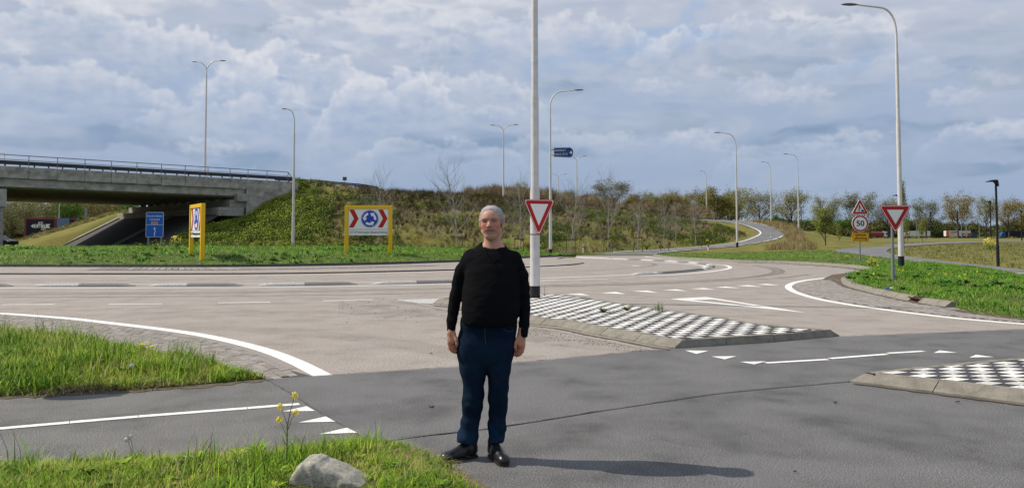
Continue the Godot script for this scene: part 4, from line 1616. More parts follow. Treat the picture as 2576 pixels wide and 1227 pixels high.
func build_grass() -> void:
	var green := [Color(0.08, 0.18, 0.010), Color(0.18, 0.33, 0.016), Color(0.30, 0.42, 0.03), Color(0.42, 0.43, 0.09)]
	var lush := [Color(0.07, 0.20, 0.018), Color(0.14, 0.32, 0.024), Color(0.24, 0.40, 0.05)]
	var straw := [Color(0.30, 0.23, 0.12), Color(0.42, 0.34, 0.19), Color(0.24, 0.20, 0.09)]
	var short_t := [tuft(1, 9, 0.11, 0.10, 0.006, 1.0), tuft(2, 9, 0.13, 0.10, 0.006, 0.8), tuft(3, 8, 0.10, 0.12, 0.007, 1.3)]
	var long_t := [tuft(4, 7, 0.30, 0.12, 0.008, 0.9), tuft(5, 6, 0.34, 0.10, 0.007, 0.7)]
	var dead_t := [tuft(6, 12, 0.10, 0.2, 0.005, 2.2), tuft(7, 12, 0.08, 0.22, 0.005, 2.6)]
	var far_t := [tuft(8, 8, 0.26, 0.3, 0.018, 1.0), tuft(9, 8, 0.22, 0.34, 0.02, 1.2)]
	var weed_t := [leaf_clump(3, 22, 0.13, 0.018), leaf_clump(4, 26, 0.11, 0.016)]
	var near := Node3D.new()
	near.name = "near_grass"
	near.set_meta("kind", "stuff")
	add_child(near)
	var fh := func(x, d): return 0.02 + 0.075 * smoothstep(0.0, 0.5, edge_distance(Vector2(x, d), front_verge))
	var free := func(p): return not (p.x > -1.42 and p.x < -0.84 and p.y > 5.16 and p.y < 5.46)
	var front_seen := Geometry2D.intersect_polygons(front_verge, PackedVector2Array([Vector2(-4.6, 5.0), Vector2(0.6, 5.0), Vector2(0.6, 7.4), Vector2(-4.6, 7.4)]))[0]
	sow(near, "short_grass", front_seen, 5200, short_t, fh, Vector2(0.5, 1.0), green, free)
	sow(near, "long_grass", front_seen, 170, long_t, fh, Vector2(0.5, 0.95), green, func(p): return p.x < -0.9 and free.call(p))
	sow(near, "dry_grass", front_seen, 700, dead_t, fh, Vector2(0.4, 1.0), straw, func(p): return p.x > -1.7 and edge_distance(p, front_verge) < 0.4 and free.call(p))
	sow(near, "dry_grass", front_seen, 420, [tuft(22, 5, 0.18, 0.10, 0.005, 1.5)], fh, Vector2(0.5, 1.2), straw, free)
	sow(near, "weeds", front_seen, 60, weed_t, fh, Vector2(0.4, 0.8), green, free)
	var lh := func(x, d): return 0.03 + 0.13 * smoothstep(0.0, 1.3, edge_distance(Vector2(x, d), left_verge))
	var left_seen := Geometry2D.intersect_polygons(left_verge, PackedVector2Array([Vector2(-13.5, 7.5), Vector2(-1, 7.5), Vector2(-1, 18), Vector2(-13.5, 18)]))[0]
	sow(near, "short_grass", left_seen, 12000, short_t, lh, Vector2(0.8, 1.6), green)
	sow(near, "long_grass", left_seen, 1500, long_t, lh, Vector2(0.5, 1.2), green)
	sow(near, "dry_grass", left_seen, 2600, dead_t, lh, Vector2(0.8, 1.7), straw, func(p): return p.y < 9.3 + maxf(0.0, (-2.6 - p.x)) * 0.10 and edge_distance(p, left_verge) < 0.34)
	sow(near, "dry_grass", left_seen, 700, [tuft(21, 5, 0.22, 0.12, 0.006, 1.4)], lh, Vector2(0.7, 1.4), straw)
	sow(near, "weeds", left_seen, 140, weed_t, lh, Vector2(0.5, 1.1), lush)
	var mid := Node3D.new()
	mid.name = "island_grass"
	mid.set_meta("kind", "stuff")
	add_child(mid)
	var ih := func(x, d): return island_height(x, d, edge_distance(Vector2(x, d), island_green))
	var seen_green := Geometry2D.intersect_polygons(island_green, PackedVector2Array([Vector2(-45, 40), Vector2(6, 40), Vector2(6, 68), Vector2(-45, 68)]))[0]
	sow(mid, "short_grass", seen_green, 19000, far_t, ih, Vector2(0.6, 1.15), lush + [Color(0.26, 0.29, 0.07)])
	sow(mid, "weeds", seen_green, 700, weed_t, ih, Vector2(1.2, 2.4), [Color(0.11, 0.26, 0.035), Color(0.20, 0.38, 0.07)], func(p): return sin(p.x * 0.55 + 1.0) + sin(p.x * 0.23 + p.y * 0.4) > 0.1)
	var rgt := Node3D.new()
	rgt.name = "right_verge_grass"
	rgt.set_meta("kind", "stuff")
	add_child(rgt)
	var rh := func(x, d): return right_height(x, d, edge_distance(Vector2(x, d), right_verge))
	sow(rgt, "short_grass", right_verge, 9000, [tuft(11, 9, 0.17, 0.22, 0.011, 1.0), tuft(12, 9, 0.15, 0.24, 0.012, 1.2)], rh, Vector2(0.7, 1.2), lush + [Color(0.25, 0.27, 0.08)], func(p): return p.y < 44.0 and p.x < 22.0)
	sow(rgt, "short_grass", right_verge, 6500, far_t, rh, Vector2(0.35, 0.75), lush + [Color(0.25, 0.27, 0.08), Color(0.24, 0.20, 0.09)], func(p): return p.y > 40.0)
	sow(rgt, "weeds", right_verge, 420, weed_t, rh, Vector2(0.9, 1.8), [Color(0.05, 0.15, 0.02), Color(0.10, 0.23, 0.03)], func(p): return p.y < 36.0 and p.x < 19.0 and sin(p.x * 1.1) + sin(p.y * 0.9) > 0.1)
	var fld := Node3D.new()
	fld.name = "field_grass"
	fld.set_meta("kind", "stuff")
	add_child(fld)
	var field := PackedVector2Array([Vector2(22, 33), Vector2(40, 33), Vector2(75, 95), Vector2(110, 190), Vector2(60, 190), Vector2(40, 112), Vector2(26, 80), Vector2(30, 60)])
	sow(fld, "tufts", field, 9000, far_t, func(_x, _d): return -0.05, Vector2(0.7, 1.3), [Color(0.09, 0.13, 0.03), Color(0.17, 0.17, 0.06), Color(0.27, 0.22, 0.11)], func(p): return not Geometry2D.is_point_in_polygon(p, bike_far))
	var rank := PackedVector2Array([Vector2(27, 90), Vector2(33, 91), Vector2(36, 99), Vector2(39.5, 112), Vector2(45, 130), Vector2(49, 150), Vector2(43, 150), Vector2(41, 128), Vector2(36, 108), Vector2(31, 98)])
	sow(fld, "dry_reeds", rank, 2400, [tuft(14, 9, 0.9, 0.5, 0.02, 0.5), tuft(15, 9, 0.8, 0.5, 0.02, 0.7)], func(x, d): return lie(x, d), Vector2(0.6, 1.2), [Color(0.20, 0.18, 0.07), Color(0.33, 0.25, 0.14), Color(0.26, 0.20, 0.11)])


func leaf_clump(seed_: int, leaves: int, long: float, wide: float) -> ArrayMesh:
	var r := RandomNumberGenerator.new()
	r.seed = seed_
	var mb := MB.new()
	for k in leaves:
		var a := r.randf() * TAU
		var out := Vector3(cos(a), 0, sin(a))
		var side := Vector3(-sin(a), 0, cos(a))
		var up := r.randf_range(0.25, 1.1)
		var l := long * r.randf_range(0.6, 1.1)
		var s := r.randf_range(0.8, 1.15)
		mb.col = Color(s, s, s)
		var p0 := Vector3.ZERO
		var p1 := out * l * 0.5 + Vector3.UP * l * 0.5 * up
		var p2 := out * l + Vector3.UP * l * up * 0.62
		var n := (Vector3.UP - out * 0.4).normalized()
		var i := mb.vert(p0, n)
		mb.vert(p1 - side * wide, n)
		mb.vert(p1 + side * wide, n)
		mb.vert(p2, n)
		mb.ix.append_array([i, i + 1, i + 2, i + 1, i + 3, i + 2])
	return mb.done()


# ---------- lamp posts ----------
var head_mesh: ArrayMesh


func lamp_head_mesh() -> ArrayMesh:
	var mb := MB.new()
	var pts := []
	var rad := []
	for k in 9:
		var t := k / 8.0
		pts.append(Vector3(t * 0.95, 0.03 * sin(t * PI), 0))
		rad.append([0.03, 0.075, 0.12, 0.15, 0.165, 0.16, 0.14, 0.10, 0.03][k])
	mb.tube(pts, rad, 10)
	return mb.done()


# px: foot x, y, distance, y where the pole ends; arms: [end x, end y, rise of the bend in pixels]
func lamp(label: String, px: Array, arms: Array, radius: float, black_foot: bool, group: String, called := "street_lamp") -> Node3D:
	var foot := at(px[0], px[1], px[2])
	var top := at(px[0], px[3], px[2])
	var o := thing(called, label, "street lamp", group, foot)
	var h := top.y - foot.y
	var mb := MB.new()
	var r := radius
	var cuts := [[-0.4, r], [h * 0.24, r], [h * 0.24 + 0.16, r * 0.82], [h * 0.62, r * 0.80], [h * 0.62 + 0.12, r * 0.66], [h - 0.9, r * 0.62], [h - 0.82, r * 0.48], [h, r * 0.44]]
	var pts := []
	var rad := []
	for c in cuts:
		pts.append(Vector3(0, c[0], 0))
		rad.append(c[1])
	mb.tube(pts, rad, 14)
	part(o, "pole", mb.done(), M["steel"])
	if black_foot:
		mb = MB.new()
		mb.tube([Vector3(0, -0.3, 0), Vector3(0, 0.52, 0), Vector3(0, 0.525, 0)], [r + 0.012, r + 0.012, r], 14)
		part(o, "black_sleeve", mb.done(), M["black_paint"])
	var per := px[2] / F as float
	for a in arms:
		var e := at(a[0], a[1], px[2]) - foot
		var s := signf(e.x)
		var bend: float = a[2] * per
		var len := absf(e.x)
		var p0 := Vector3(0, h - 0.02, 0)
		var p3 := Vector3(e.x - s * minf(0.85, len * 0.4), e.y - 0.02, 0)
		var knee := Vector3(0, p3.y - 0.12 * absf(p3.x), 0)
		if a.size() > 3:
			knee = Vector3(s * len * 0.25, p3.y - 0.05, 0)
		var c := Curve3D.new()
		c.add_point(p0, Vector3.ZERO, (knee - p0) * 0.6)
		var kx := knee + (p3 - knee).normalized() * minf(bend, len * 0.5)
		c.add_point(kx, (knee - kx) * 0.7, (p3 - kx) * 0.1)
		c.add_point(p3)
		c.bake_interval = 0.1
		var n := 14
		pts = []
		rad = []
		for k in n + 1:
			pts.append(c.sample_baked(c.get_baked_length() * k / n))
			rad.append(r * lerpf(0.44, 0.34, float(k) / n))
		mb = MB.new()
		mb.tube(pts, rad, 8)
		part(o, "arm", mb.done(), M["steel"])
		var hd := part(o, "lamp_head", head_mesh, M["lamp_grey"])
		var dir: Vector3 = (e - p3).normalized()
		var l := e.distance_to(p3) / 0.95
		var up := Vector3(0, 0, 1).cross(dir).normalized()
		if up.y < 0:
			up = -up
		hd.transform = Transform3D(Basis(dir * l, up * 0.42 * maxf(l, 0.7), dir.cross(up) * maxf(l, 0.7)), p3 - dir * 0.04)
	return o


func park_lamp(label: String, px: Array, head_x: float) -> void:
	var foot := at(px[0], px[1], px[2])
	var top := at(px[0], px[3], px[2])
	var o := thing("park_lamp", label, "park lamp", "black lamp posts along the cycle path", foot)
	var h := top.y - foot.y
	var mb := MB.new()
	mb.tube([Vector3(0, -0.3, 0), Vector3(0, 0.9, 0), Vector3(0, 0.95, 0), Vector3(0, h, 0)], [0.085, 0.085, 0.065, 0.055], 10)
	part(o, "pole", mb.done(), M["black_paint"])
	var e := at(head_x, px[3], px[2]).x - foot.x
	var poly := PackedVector2Array([Vector2(-0.10, -0.05), Vector2(0.12, -0.30), Vector2(0.08, 0.02), Vector2(0.02, 0.07), Vector2(-0.2, 0.06), Vector2(e, -0.03), Vector2(e, -0.06)]) if e < 0 else PackedVector2Array()
	mb = MB.new()
	mb.prism(poly, Transform3D(Basis(), Vector3(0, h, 0.11)), 0.22)
	part(o, "lamp_head", mb.done(), M["black_paint"])


func build_lamps() -> void:
	head_mesh = lamp_head_mesh()
	var gs := "grey steel street lamps round the junction"
	var main := thing("street_lamp", "tall grey street lamp rising out of frame from the checkered island behind the man", "street lamp", gs, Vector3(g(1346, 748.5, 0.12).x, 0.11, g(1346, 748.5, 0.12).z))
	var mb := MB.new()
	mb.tube([Vector3(0, -0.2, 0), Vector3(0, 2.62, 0), Vector3(0, 2.78, 0), Vector3(0, 4.98, 0), Vector3(0, 5.1, 0), Vector3(0, 8.6, 0), Vector3(0, 8.75, 0), Vector3(0, 11.0, 0)], [0.122, 0.118, 0.100, 0.098, 0.086, 0.080, 0.062, 0.055], 28)
	part(main, "pole", mb.done(), M["steel"])
	mb = MB.new()
	mb.tube([Vector3(0, -0.1, 0), Vector3(0, 0.30, 0), Vector3(0, 0.303, 0)], [0.127, 0.127, 0.118], 28)
	part(main, "black_sleeve", mb.done(), M["black_paint"])
	mb = MB.new()
	for y in [1.555, 1.58]:
		mb.tube([Vector3(0, y, 0), Vector3(0, y + 0.010, 0)], [0.1225, 0.1225], 28)
	part(main, "clamp_band", mb.done(), M["sign_black"])
	mb = MB.new()
	mb.tube([Vector3(0, 10.9, 0), Vector3(0, 11.5, 0), Vector3(0.12, 11.75, 0), Vector3(0.4, 11.88, 0), Vector3(1.6, 11.98, 0)], [0.055, 0.05, 0.047, 0.045, 0.042], 10)
	part(main, "arm", mb.done(), M["steel"])
	var hd := part(main, "lamp_head", head_mesh, M["lamp_grey"])
	hd.transform = Transform3D(Basis(Vector3(1, 0.08, 0), Vector3(-0.04, 0.42, 0), Vector3(0, 0, 1)), Vector3(1.55, 11.98, 0))
	lamp("tall grey street lamp with black sleeve behind the right give-way sign, arm pointing left", [2269, 673, 38.5, 88], [[2115, 11, 40]], 0.125, true, gs)
	lamp("grey street lamp with black sleeve carrying the blue direction sign, arm pointing right", [1385, 643, 66.5, 272], [[1470, 226, 28]], 0.125, true, gs)
	lamp("grey street lamp in front of the green bank beside the bridge, arm pointing left", [736, 621, 74, 312], [[707, 273.5, 16]], 0.13, false, gs)
	lamp("grey street lamp with black sleeve standing at the edge of the curving ramp", [1855.5, 621, 98, 372], [[1796, 333, 22]], 0.13, true, gs)
	lamp("grey street lamp outside the bend of the ramp, the right one of the pair", [2010.5, 584, 134, 410], [[1971, 387, 14]], 0.13, false, gs)
	lamp("slim grey street lamp behind the ramp's far bend, left one of the pair", [1941, 556, 160, 428], [[1915, 407, 12]], 0.13, false, gs)
	lamp("slim grey street lamp where the ramp vanishes behind young trees", [1778.5, 551, 168, 450], [[1761, 430, 10]], 0.13, false, gs)
	lamp("small distant grey street lamp over the round grey-green tree", [1595, 522, 215, 466], [[1580, 454, 8]], 0.14, false, gs)
	var gd := "double-armed street lamps along the motorway"
	lamp("double-armed street lamp standing on the bridge deck", [514, 437, 98, 172], [[480.5, 155.5, 8, 1], [569, 152.5, 8, 1]], 0.14, false, gd)
	lamp("double-armed street lamp behind the bank, straight above the man's right", [1266.5, 500, 128, 326], [[1232, 314.5, 8, 1], [1305, 313.5, 8, 1]], 0.14, false, gd)
	lamp("double-armed street lamp just right of the blue direction sign", [1451.5, 510, 172, 402], [[1424, 393.5, 6, 1], [1477, 392.2, 6, 1]], 0.15, false, gd)
	lamp("smallest double-armed street lamp, just right of the pole with the blue sign", [1405.5, 508, 222, 443], [[1389, 438.2, 5, 1], [1427, 437.6, 5, 1]], 0.16, false, gd)
	lamp("small grey lamp peeping over the bank left of the bare birch", [1114, 500, 150, 474], [[1138, 465, 7]], 0.12, false, gs)
	lamp("small grey lamp peeping over the bank right of the bare birch", [1166, 500, 160, 478], [[1186, 468.5, 7]], 0.12, false, gs)
	lamp("grey lamp with a curved arm on the bridge at the left edge", [8, 440, 92, 388], [[-24, 381, 10]], 0.11, false, gs)
	lamp("thin grey lamp between bridge and trees, behind the blue side of the lorry", [145, 610, 150, 516], [[152, 513.5, 3]], 0.10, false, gs)
	park_lamp("black wedge-headed park lamp on the grass beside the cycle path, the nearest one", [2512.5, 660, 46, 455], 2483)
	park_lamp("black park lamp farther along, just left of the nearest black lamp", [2494.6, 594, 95, 507], 2482)
	park_lamp("black park lamp cut by the right edge of the view", [2572.5, 600, 120, 530], 2566)
	park_lamp("black park lamp among the trees right of the give-way sign", [2343.5, 590, 125, 534.5], 2338)
	park_lamp("black park lamp whose head shows left of the tall pole above the give-way sign", [2262.5, 612, 80, 491], 2247.5)
	for q in [[213, 618, 128, 521, 0.22, "thick grey mast under the bridge right of the dark lorry"], [322, 560, 150, 516.5, 0.10, "thin grey mast above the far abutment corner"], [2432.8, 592, 300, 536, 0.16, "thin grey mast behind the orange-ended trailer"], [2421, 594, 300, 549, 0.14, "short grey mast beside the big brown tree's trunk"], [2308, 592, 280, 557, 0.12, "thin grey mast right of the give-way sign among trees"], [2465.8, 596, 280, 557.5, 0.12, "thin grey mast between the big brown tree and black lamps"]]:
		var f := at(q[0], q[1], q[2])
		var t := at(q[0], q[3], q[2])
		var o := thing("mast", q[5], "mast", "", f)
		mb = MB.new()
		mb.tube([Vector3(0, -0.5, 0), Vector3(0, t.y - f.y, 0)], [q[4], q[4] * 0.7], 8)
		part(o, "pole", mb.done(), M["galvanised"])
		mb = MB.new()
		mb.tube([Vector3(0, t.y - f.y - 0.05, 0), Vector3(0, t.y - f.y + 0.15, 0)], [q[4] * 0.8, q[4] * 0.5], 8)
		part(o, "cap", mb.done(), M["lamp_grey"])


# ---------- signs ----------
func text(under: Node, what: String, tall: float, where: Vector3, material: Material, wide := 0.0, bold := false, called := "lettering") -> void:
	var t := TextMesh.new()
	var f := SystemFont.new()
	f.font_names = PackedStringArray(["Droid Sans"])
	if bold:
		f.font_weight = 700
	t.font = f
	t.text = what
	t.font_size = 48
	t.pixel_size = tall / (48.0 * 0.714)
	t.depth = 0.006
	t.curve_step = 2.0
	var o := part(under, called, t, material)
	o.position = where
	if wide > 0.0:
		o.scale.x = wide / maxf(t.get_aabb().size.x, 0.001)


func round_off(p: PackedVector2Array, r: float) -> PackedVector2Array:
	var q := Geometry2D.offset_polygon(p, -r, Geometry2D.JOIN_MITER)
	if q.is_empty():
		return p
	var s := Geometry2D.offset_polygon(q[0], r, Geometry2D.JOIN_ROUND)
	return s[0]


func layers(under: Node, poly: PackedVector2Array, list: Array, z := 0.0) -> void:
	var k := 0
	for l in list:
		var p := poly
		if l[0] > 0.0:
			p = Geometry2D.offset_polygon(poly, -l[0], Geometry2D.JOIN_MITER)[0]
		if l.size() > 3:
			p = round_off(p, l[3])
		var mb := MB.new()
		mb.prism(p, Transform3D(Basis(), Vector3(0, 0, z + 0.004 * k)), 0.03 if k == 0 else 0.0035)
		part(under, l[2], mb.done(), M[l[1]])
		k += 1


func disc(r: float, at_: Vector2, n := 40) -> PackedVector2Array:
	var p := PackedVector2Array()
	for k in n:
		p.append(at_ + Vector2(cos(TAU * k / n), sin(TAU * k / n)) * r)
	return p


func rect(w: float, h: float, c := Vector2.ZERO) -> PackedVector2Array:
	return PackedVector2Array([c + Vector2(-w, -h) * 0.5, c + Vector2(w, -h) * 0.5, c + Vector2(w, h) * 0.5, c + Vector2(-w, h) * 0.5])


func flatpart(under: Node, called: String, poly: PackedVector2Array, material: String, z: float, depth := 0.0035) -> MeshInstance3D:
	var mb := MB.new()
	mb.prism(poly, Transform3D(Basis(), Vector3(0, 0, z)), depth)
	return part(under, called, mb.done(), M[material])


func give_way(label: String, corners: Array, depth: float, turn: float) -> Node3D:
	var a := at(corners[0], corners[1], depth)
	var b := at(corners[2], corners[3], depth)
	var c := at(corners[4], corners[5], depth)
	var w := a.distance_to(b)
	var tilt := atan2(b.y - a.y, b.x - a.x)
	var mid := (a + b + c) / 3.0
	var o := thing("give_way_sign", label, "give-way sign", "red and white give-way signs", mid, turn)
	o.rotation.z = tilt
	var h := (a.y + b.y) * 0.5 - c.y
	var poly := PackedVector2Array([Vector2(-w * 0.5, h / 3.0), Vector2(w * 0.5, h / 3.0), Vector2(0, -h * 2.0 / 3.0)])
	layers(o, poly, [[0.0, "sign_red", "plate", 0.035], [w * 0.016, "sign_white", "white_edge", 0.03], [w * 0.034, "sign_red", "red_border", 0.028], [w * 0.142, "sign_white", "white_field"]])
	var mb := MB.new()
	for y in [0.12, -0.15]:
		mb.box(Transform3D(Basis(), Vector3(0, y, -0.055)), Vector3(0.30, 0.04, 0.05), 0.005)
	part(o, "bracket", mb.done(), M["galvanised"])
	return o


func ring_arrow(r: float, c: Vector2, from: float) -> PackedVector2Array:
	var p := PackedVector2Array()
	var span := deg_to_rad(62.0)
	var n := 8
	for k in n + 1:
		var a := from + span * k / n
		p.append(c + Vector2(cos(a), sin(a)) * r * 0.80)
	var e := from + span
	p.append(c + Vector2(cos(e), sin(e)) * r * 0.94)
	p.append(c + Vector2(cos(e + 0.62), sin(e + 0.62)) * r * 0.70)
	p.append(c + Vector2(cos(e), sin(e)) * r * 0.34)
	for k in n + 1:
		var a := e - span * k / n
		p.append(c + Vector2(cos(a), sin(a)) * r * 0.52)
	return p


func warning_board(label: String, left: Vector3, right: Vector3) -> void:
	var mid := (left + right) * 0.5
	var across := right - left
	var w := Vector2(across.x, across.z).length()
	var o := thing("roundabout_warning_board", label, "road sign", "yellow framed roundabout boards", mid, atan2(-across.z, across.x))
	var h := 2.82
	for s in [-1, 1]:
		var mb := MB.new()
		mb.box(Transform3D(Basis(), Vector3(s * w * 0.5, h * 0.5 - 0.2, 0)), Vector3(0.21, h + 0.4, 0.21), 0.012)
		part(o, "post", mb.done(), M["sign_yellow"])
	var mb := MB.new()
	mb.box(Transform3D(Basis(), Vector3(0, h - 0.1, 0)), Vector3(w - 0.22, 0.20, 0.19), 0.01)
	part(o, "top_beam", mb.done(), M["sign_yellow"])
	var pw := w - 0.24
	mb = MB.new()
	mb.box(Transform3D(Basis(), Vector3(0, 1.86, 0.02)), Vector3(pw, 1.64, 0.05))
	part(o, "white_panel", mb.done(), M["sign_white"])
	var u := pw / 345.0
	var z := 0.05
	for x in [-168.0, 84.0]:
		var q := PackedVector2Array()
		for p in [[0, 85], [42, 85], [82, 0], [40, -85], [-2, -85], [41, 0]]:
			q.append(Vector2((x + p[0]) * u, 2.04 + p[1] * u * 0.92))
		flatpart(o, "red_chevron", q, "sign_red", z)
	flatpart(o, "white_rim", disc(79 * u, Vector2(12 * u, 2.03), 48), "sign_white", z + 0.004)
	flatpart(o, "blue_rim", disc(76 * u, Vector2(12 * u, 2.03), 48), "sign_blue", z + 0.008)
	flatpart(o, "white_ring", disc(72 * u, Vector2(12 * u, 2.03), 48), "sign_white", z + 0.012)
	flatpart(o, "blue_disc", disc(70 * u, Vector2(12 * u, 2.03), 48), "sign_blue", z + 0.016)
	for k in 3:
		flatpart(o, "white_arrow", ring_arrow(70 * u, Vector2(12 * u, 2.03), deg_to_rad(-12.0 + 120.0 * k)), "sign_white", z + 0.02)
	flatpart(o, "black_rule", rect(pw - 0.03, 0.018, Vector2(0, 1.39)), "sign_black", z)
	text(o, "LET OP! Verhoogde rijbaanscheiding", 0.135, Vector3(0, 1.225, z), M["sign_black"], pw * 0.95)


func build_signs() -> void:
	give_way("red and white give-way sign clamped to the tall pole beside the man", [1316.4, 500.7, 1396, 502.3, 1356.3, 596.5], 19.95, -0.05)
	var s := give_way("red and white give-way sign on a galvanised post in the right verge", [2213.2, 515.8, 2294.7, 516, 2253.2, 586.5], 28.0, -0.06)
	var f := at(2251.5, 705, 28.0)
	var o := thing("sign_post", "galvanised steel post under the right give-way sign", "sign post", "", f)
	var mb := MB.new()
	var top := s.position.y - f.y
	mb.tube([Vector3(0, -0.3, -0.09), Vector3(0, top * 0.38, -0.09), Vector3(0, top * 0.40, -0.09), Vector3(0, top + 0.25, -0.09)], [0.056, 0.056, 0.045, 0.045], 14)
	part(o, "post", mb.done(), M["galvanised"])
	warning_board("yellow framed roundabout board facing the road, behind the man's left shoulder", Vector3(at(871, 634, 50).x, 0.60, -50), Vector3(at(981, 634, 50).x, 0.60, -50))
	warning_board("yellow framed roundabout board seen nearly edge-on, right of the blue Gorinchem sign", Vector3(at(479.5, 630, 46.4).x, 0.50, -46.4), Vector3(at(507.5, 630, 43.7).x, 0.50, -43.7))
	# blue route panel
	f = at(386.5, 620, 62.0)
	o = thing("route_panel", "blue Gorinchem Utrecht A 27 route panel on grey legs before the bridge", "road sign", "", f, 0.06)
	var k := 62.0 / F
	var base := at(386.5, 596.5, 62.0).y - f.y
	var ph := 63.0 * k
	var pw := 43.0 * k
	layers(o, rect(pw, ph, Vector2(0, base + ph * 0.5)), [[0.0, "sign_white", "white_edge", 0.06], [0.022, "panel_blue", "blue_field", 0.05]])
	text(o, "Gorinchem", 0.135, Vector3(0, base + ph * 0.845, 0.006), M["sign_white"], pw * 0.84)
	text(o, "Utrecht", 0.135, Vector3(0, base + ph * 0.71, 0.006), M["sign_white"], pw * 0.58)
	flatpart(o, "white_tab", rect(pw * 0.36, ph * 0.11, Vector2(-0.01, base + ph * 0.567)), "sign_white", 0.008)
	flatpart(o, "red_tab", rect(pw * 0.33, ph * 0.093, Vector2(-0.01, base + ph * 0.567)), "sign_red", 0.012)
	text(o, "A 27", 0.11, Vector3(-0.01, base + ph * 0.563, 0.014), M["sign_white"], pw * 0.25)
	flatpart(o, "white_rule", rect(pw * 0.97, 0.022, Vector2(0, base + ph * 0.497)), "sign_white", 0.008)
	var ar := PackedVector2Array()
	for p in [[-0.018, 0.03], [0.022, 0.03], [0.022, 0.30], [0.06, 0.38], [0.06, 0.52], [0.018, 0.58], [0.018, 0.66], [0.075, 0.62], [0.0, 0.80], [-0.075, 0.62], [-0.018, 0.66], [-0.018, 0.56], [0.025, 0.50], [0.025, 0.40], [-0.018, 0.33]]:
		ar.append(Vector2(p[0] * 1.15, base + 0.04 + p[1] * 0.9))
	flatpart(o, "white_arrow", ar, "sign_white", 0.008)
	for x in [-0.37, 0.37]:
		mb = MB.new()
		mb.tube([Vector3(x * pw, -0.6, -0.06), Vector3(x * pw, base + ph - 0.05, -0.06)], [0.04, 0.04], 8)
		mb.tube([Vector3(x * pw, base + 0.2, -0.08), Vector3(x * pw - 0.05, -0.5, -0.9)], [0.025, 0.025], 6)
		part(o, "leg", mb.done(), M["galvanised"])
	# direction sign on the lamp post
	var q0 := at(1390, 383, 66.3)
	o = thing("direction_sign", "navy blue direction sign for Oosterhout and Breda bolted to a lamp post", "road sign", "", q0, -0.12)
	k = 66.3 / F
	var poly := PackedVector2Array([Vector2(3, 12), Vector2(45, 12.5), Vector2(51, 8), Vector2(53.5, 0), Vector2(51, -10), Vector2(46, -14), Vector2(3, -12)])
	for i in poly.size():
		poly[i] *= k
	layers(o, poly, [[0.0, "sign_white", "white_edge"], [0.03, "sign_navy", "blue_field"]])
	text(o, "Oosterhout 1", 0.19, Vector3(18.5 * k, 5.2 * k, 0.008), M["sign_white"], 31 * k)
	text(o, "Breda (A 27) 10", 0.19, Vector3(20.5 * k, -5.0 * k, 0.008), M["sign_white"], 34 * k)
	ar = PackedVector2Array()
	for p in [[43, 1.2], [46.5, 1.2], [45.3, 3.6], [47.6, 3.6], [50.6, 0], [47.6, -3.6], [45.3, -3.6], [46.5, -1.2], [43, -1.2]]:
		ar.append(Vector2(p[0], p[1] - 1.0) * k)
	flatpart(o, "white_arrow", ar, "sign_white", 0.008)
	mb = MB.new()
	for y in [0.22, -0.22]:
		mb.box(Transform3D(Basis(), Vector3(0.03, y, -0.03)), Vector3(0.24, 0.06, 0.10), 0.005)
	part(o, "bracket", mb.done(), M["galvanised"])
	# road works, speed limit and plate on one post
	f = at(2166, 660, 45.7)
	k = 45.7 / F
	o = thing("sign_post", "slim grey post carrying the road works, 50 and yellow plate signs", "sign post", "", f)
	mb = MB.new()
	mb.tube([Vector3(0, -0.3, -0.06), Vector3(0, 158 * k, -0.06)], [0.045, 0.045], 10)
	part(o, "post", mb.done(), M["galvanised"])
	o = thing("speed_limit_sign", "round red-rimmed speed limit sign reading 50", "road sign", "", f + Vector3(1.5 * k, (660 - 562.2) * k, 0))
	layers(o, disc(21 * k, Vector2.ZERO, 56), [[0.0, "sign_white", "white_edge"], [0.018, "sign_red", "red_ring"], [0.105, "sign_white", "white_field"]])
	text(o, "50", 13.5 * k, Vector3(0, 0, 0.012), M["sign_black"], 19.5 * k, true)
	o = thing("road_works_sign", "red-bordered road works triangle with a digging figure", "road sign", "", f + Vector3(1.5 * k, (660 - 526) * k, 0))
	poly = PackedVector2Array([Vector2(-22 * k, -13 * k), Vector2(22 * k, -13 * k), Vector2(0, 27 * k)])
	layers(o, poly, [[0.0, "sign_white", "white_edge", 0.05], [0.02, "sign_red", "red_border", 0.045], [0.125, "sign_white", "white_field"]])
	var z := 0.012
	flatpart(o, "black_heap", PackedVector2Array([Vector2(1.5, -6.5) * k, Vector2(11.5, -6.5) * k, Vector2(7, -1.0) * k, Vector2(5.5, -0.5) * k]), "sign_black", z)
	mb = MB.new()
	mb.prism(disc(1.5 * k, Vector2(-1.2, 9.2) * k, 12), Transform3D(Basis(), Vector3(0, 0, z)), 0.003)
	for pl in [[[-2.8, 7.2], [0.4, 8.0], [-0.6, 3.2], [-3.6, 2.4]], [[-3.6, 2.4], [-1.6, 2.8], [-3.6, -1.6], [-5.0, -6.5], [-6.8, -6.5], [-5.0, -1.4]], [[-1.9, 2.6], [-0.4, 2.8], [0.2, -1.6], [-0.6, -6.5], [-2.2, -6.5], [-1.4, -1.4]], [[-0.4, 7.2], [0.6, 6.4], [1.6, 3.6], [3.2, 2.8], [2.8, 1.8], [0.7, 2.9], [-0.4, 5.2]], [[-2.6, 4.4], [-2.2, 4.9], [6.2, -1.6], [5.6, -2.0]]]:
		var pp := PackedVector2Array()
		for v in pl:
			pp.append(Vector2(v[0], v[1]) * k)
		mb.prism(pp, Transform3D(Basis(), Vector3(0, 0, z)), 0.003)
	part(o, "black_figure", mb.done(), M["sign_black"])
	o = thing("notice_plate", "yellow plate reading rijdende afzetting under the 50 sign", "road sign", "", f + Vector3(1.5 * k, (660 - 595.8) * k, 0))
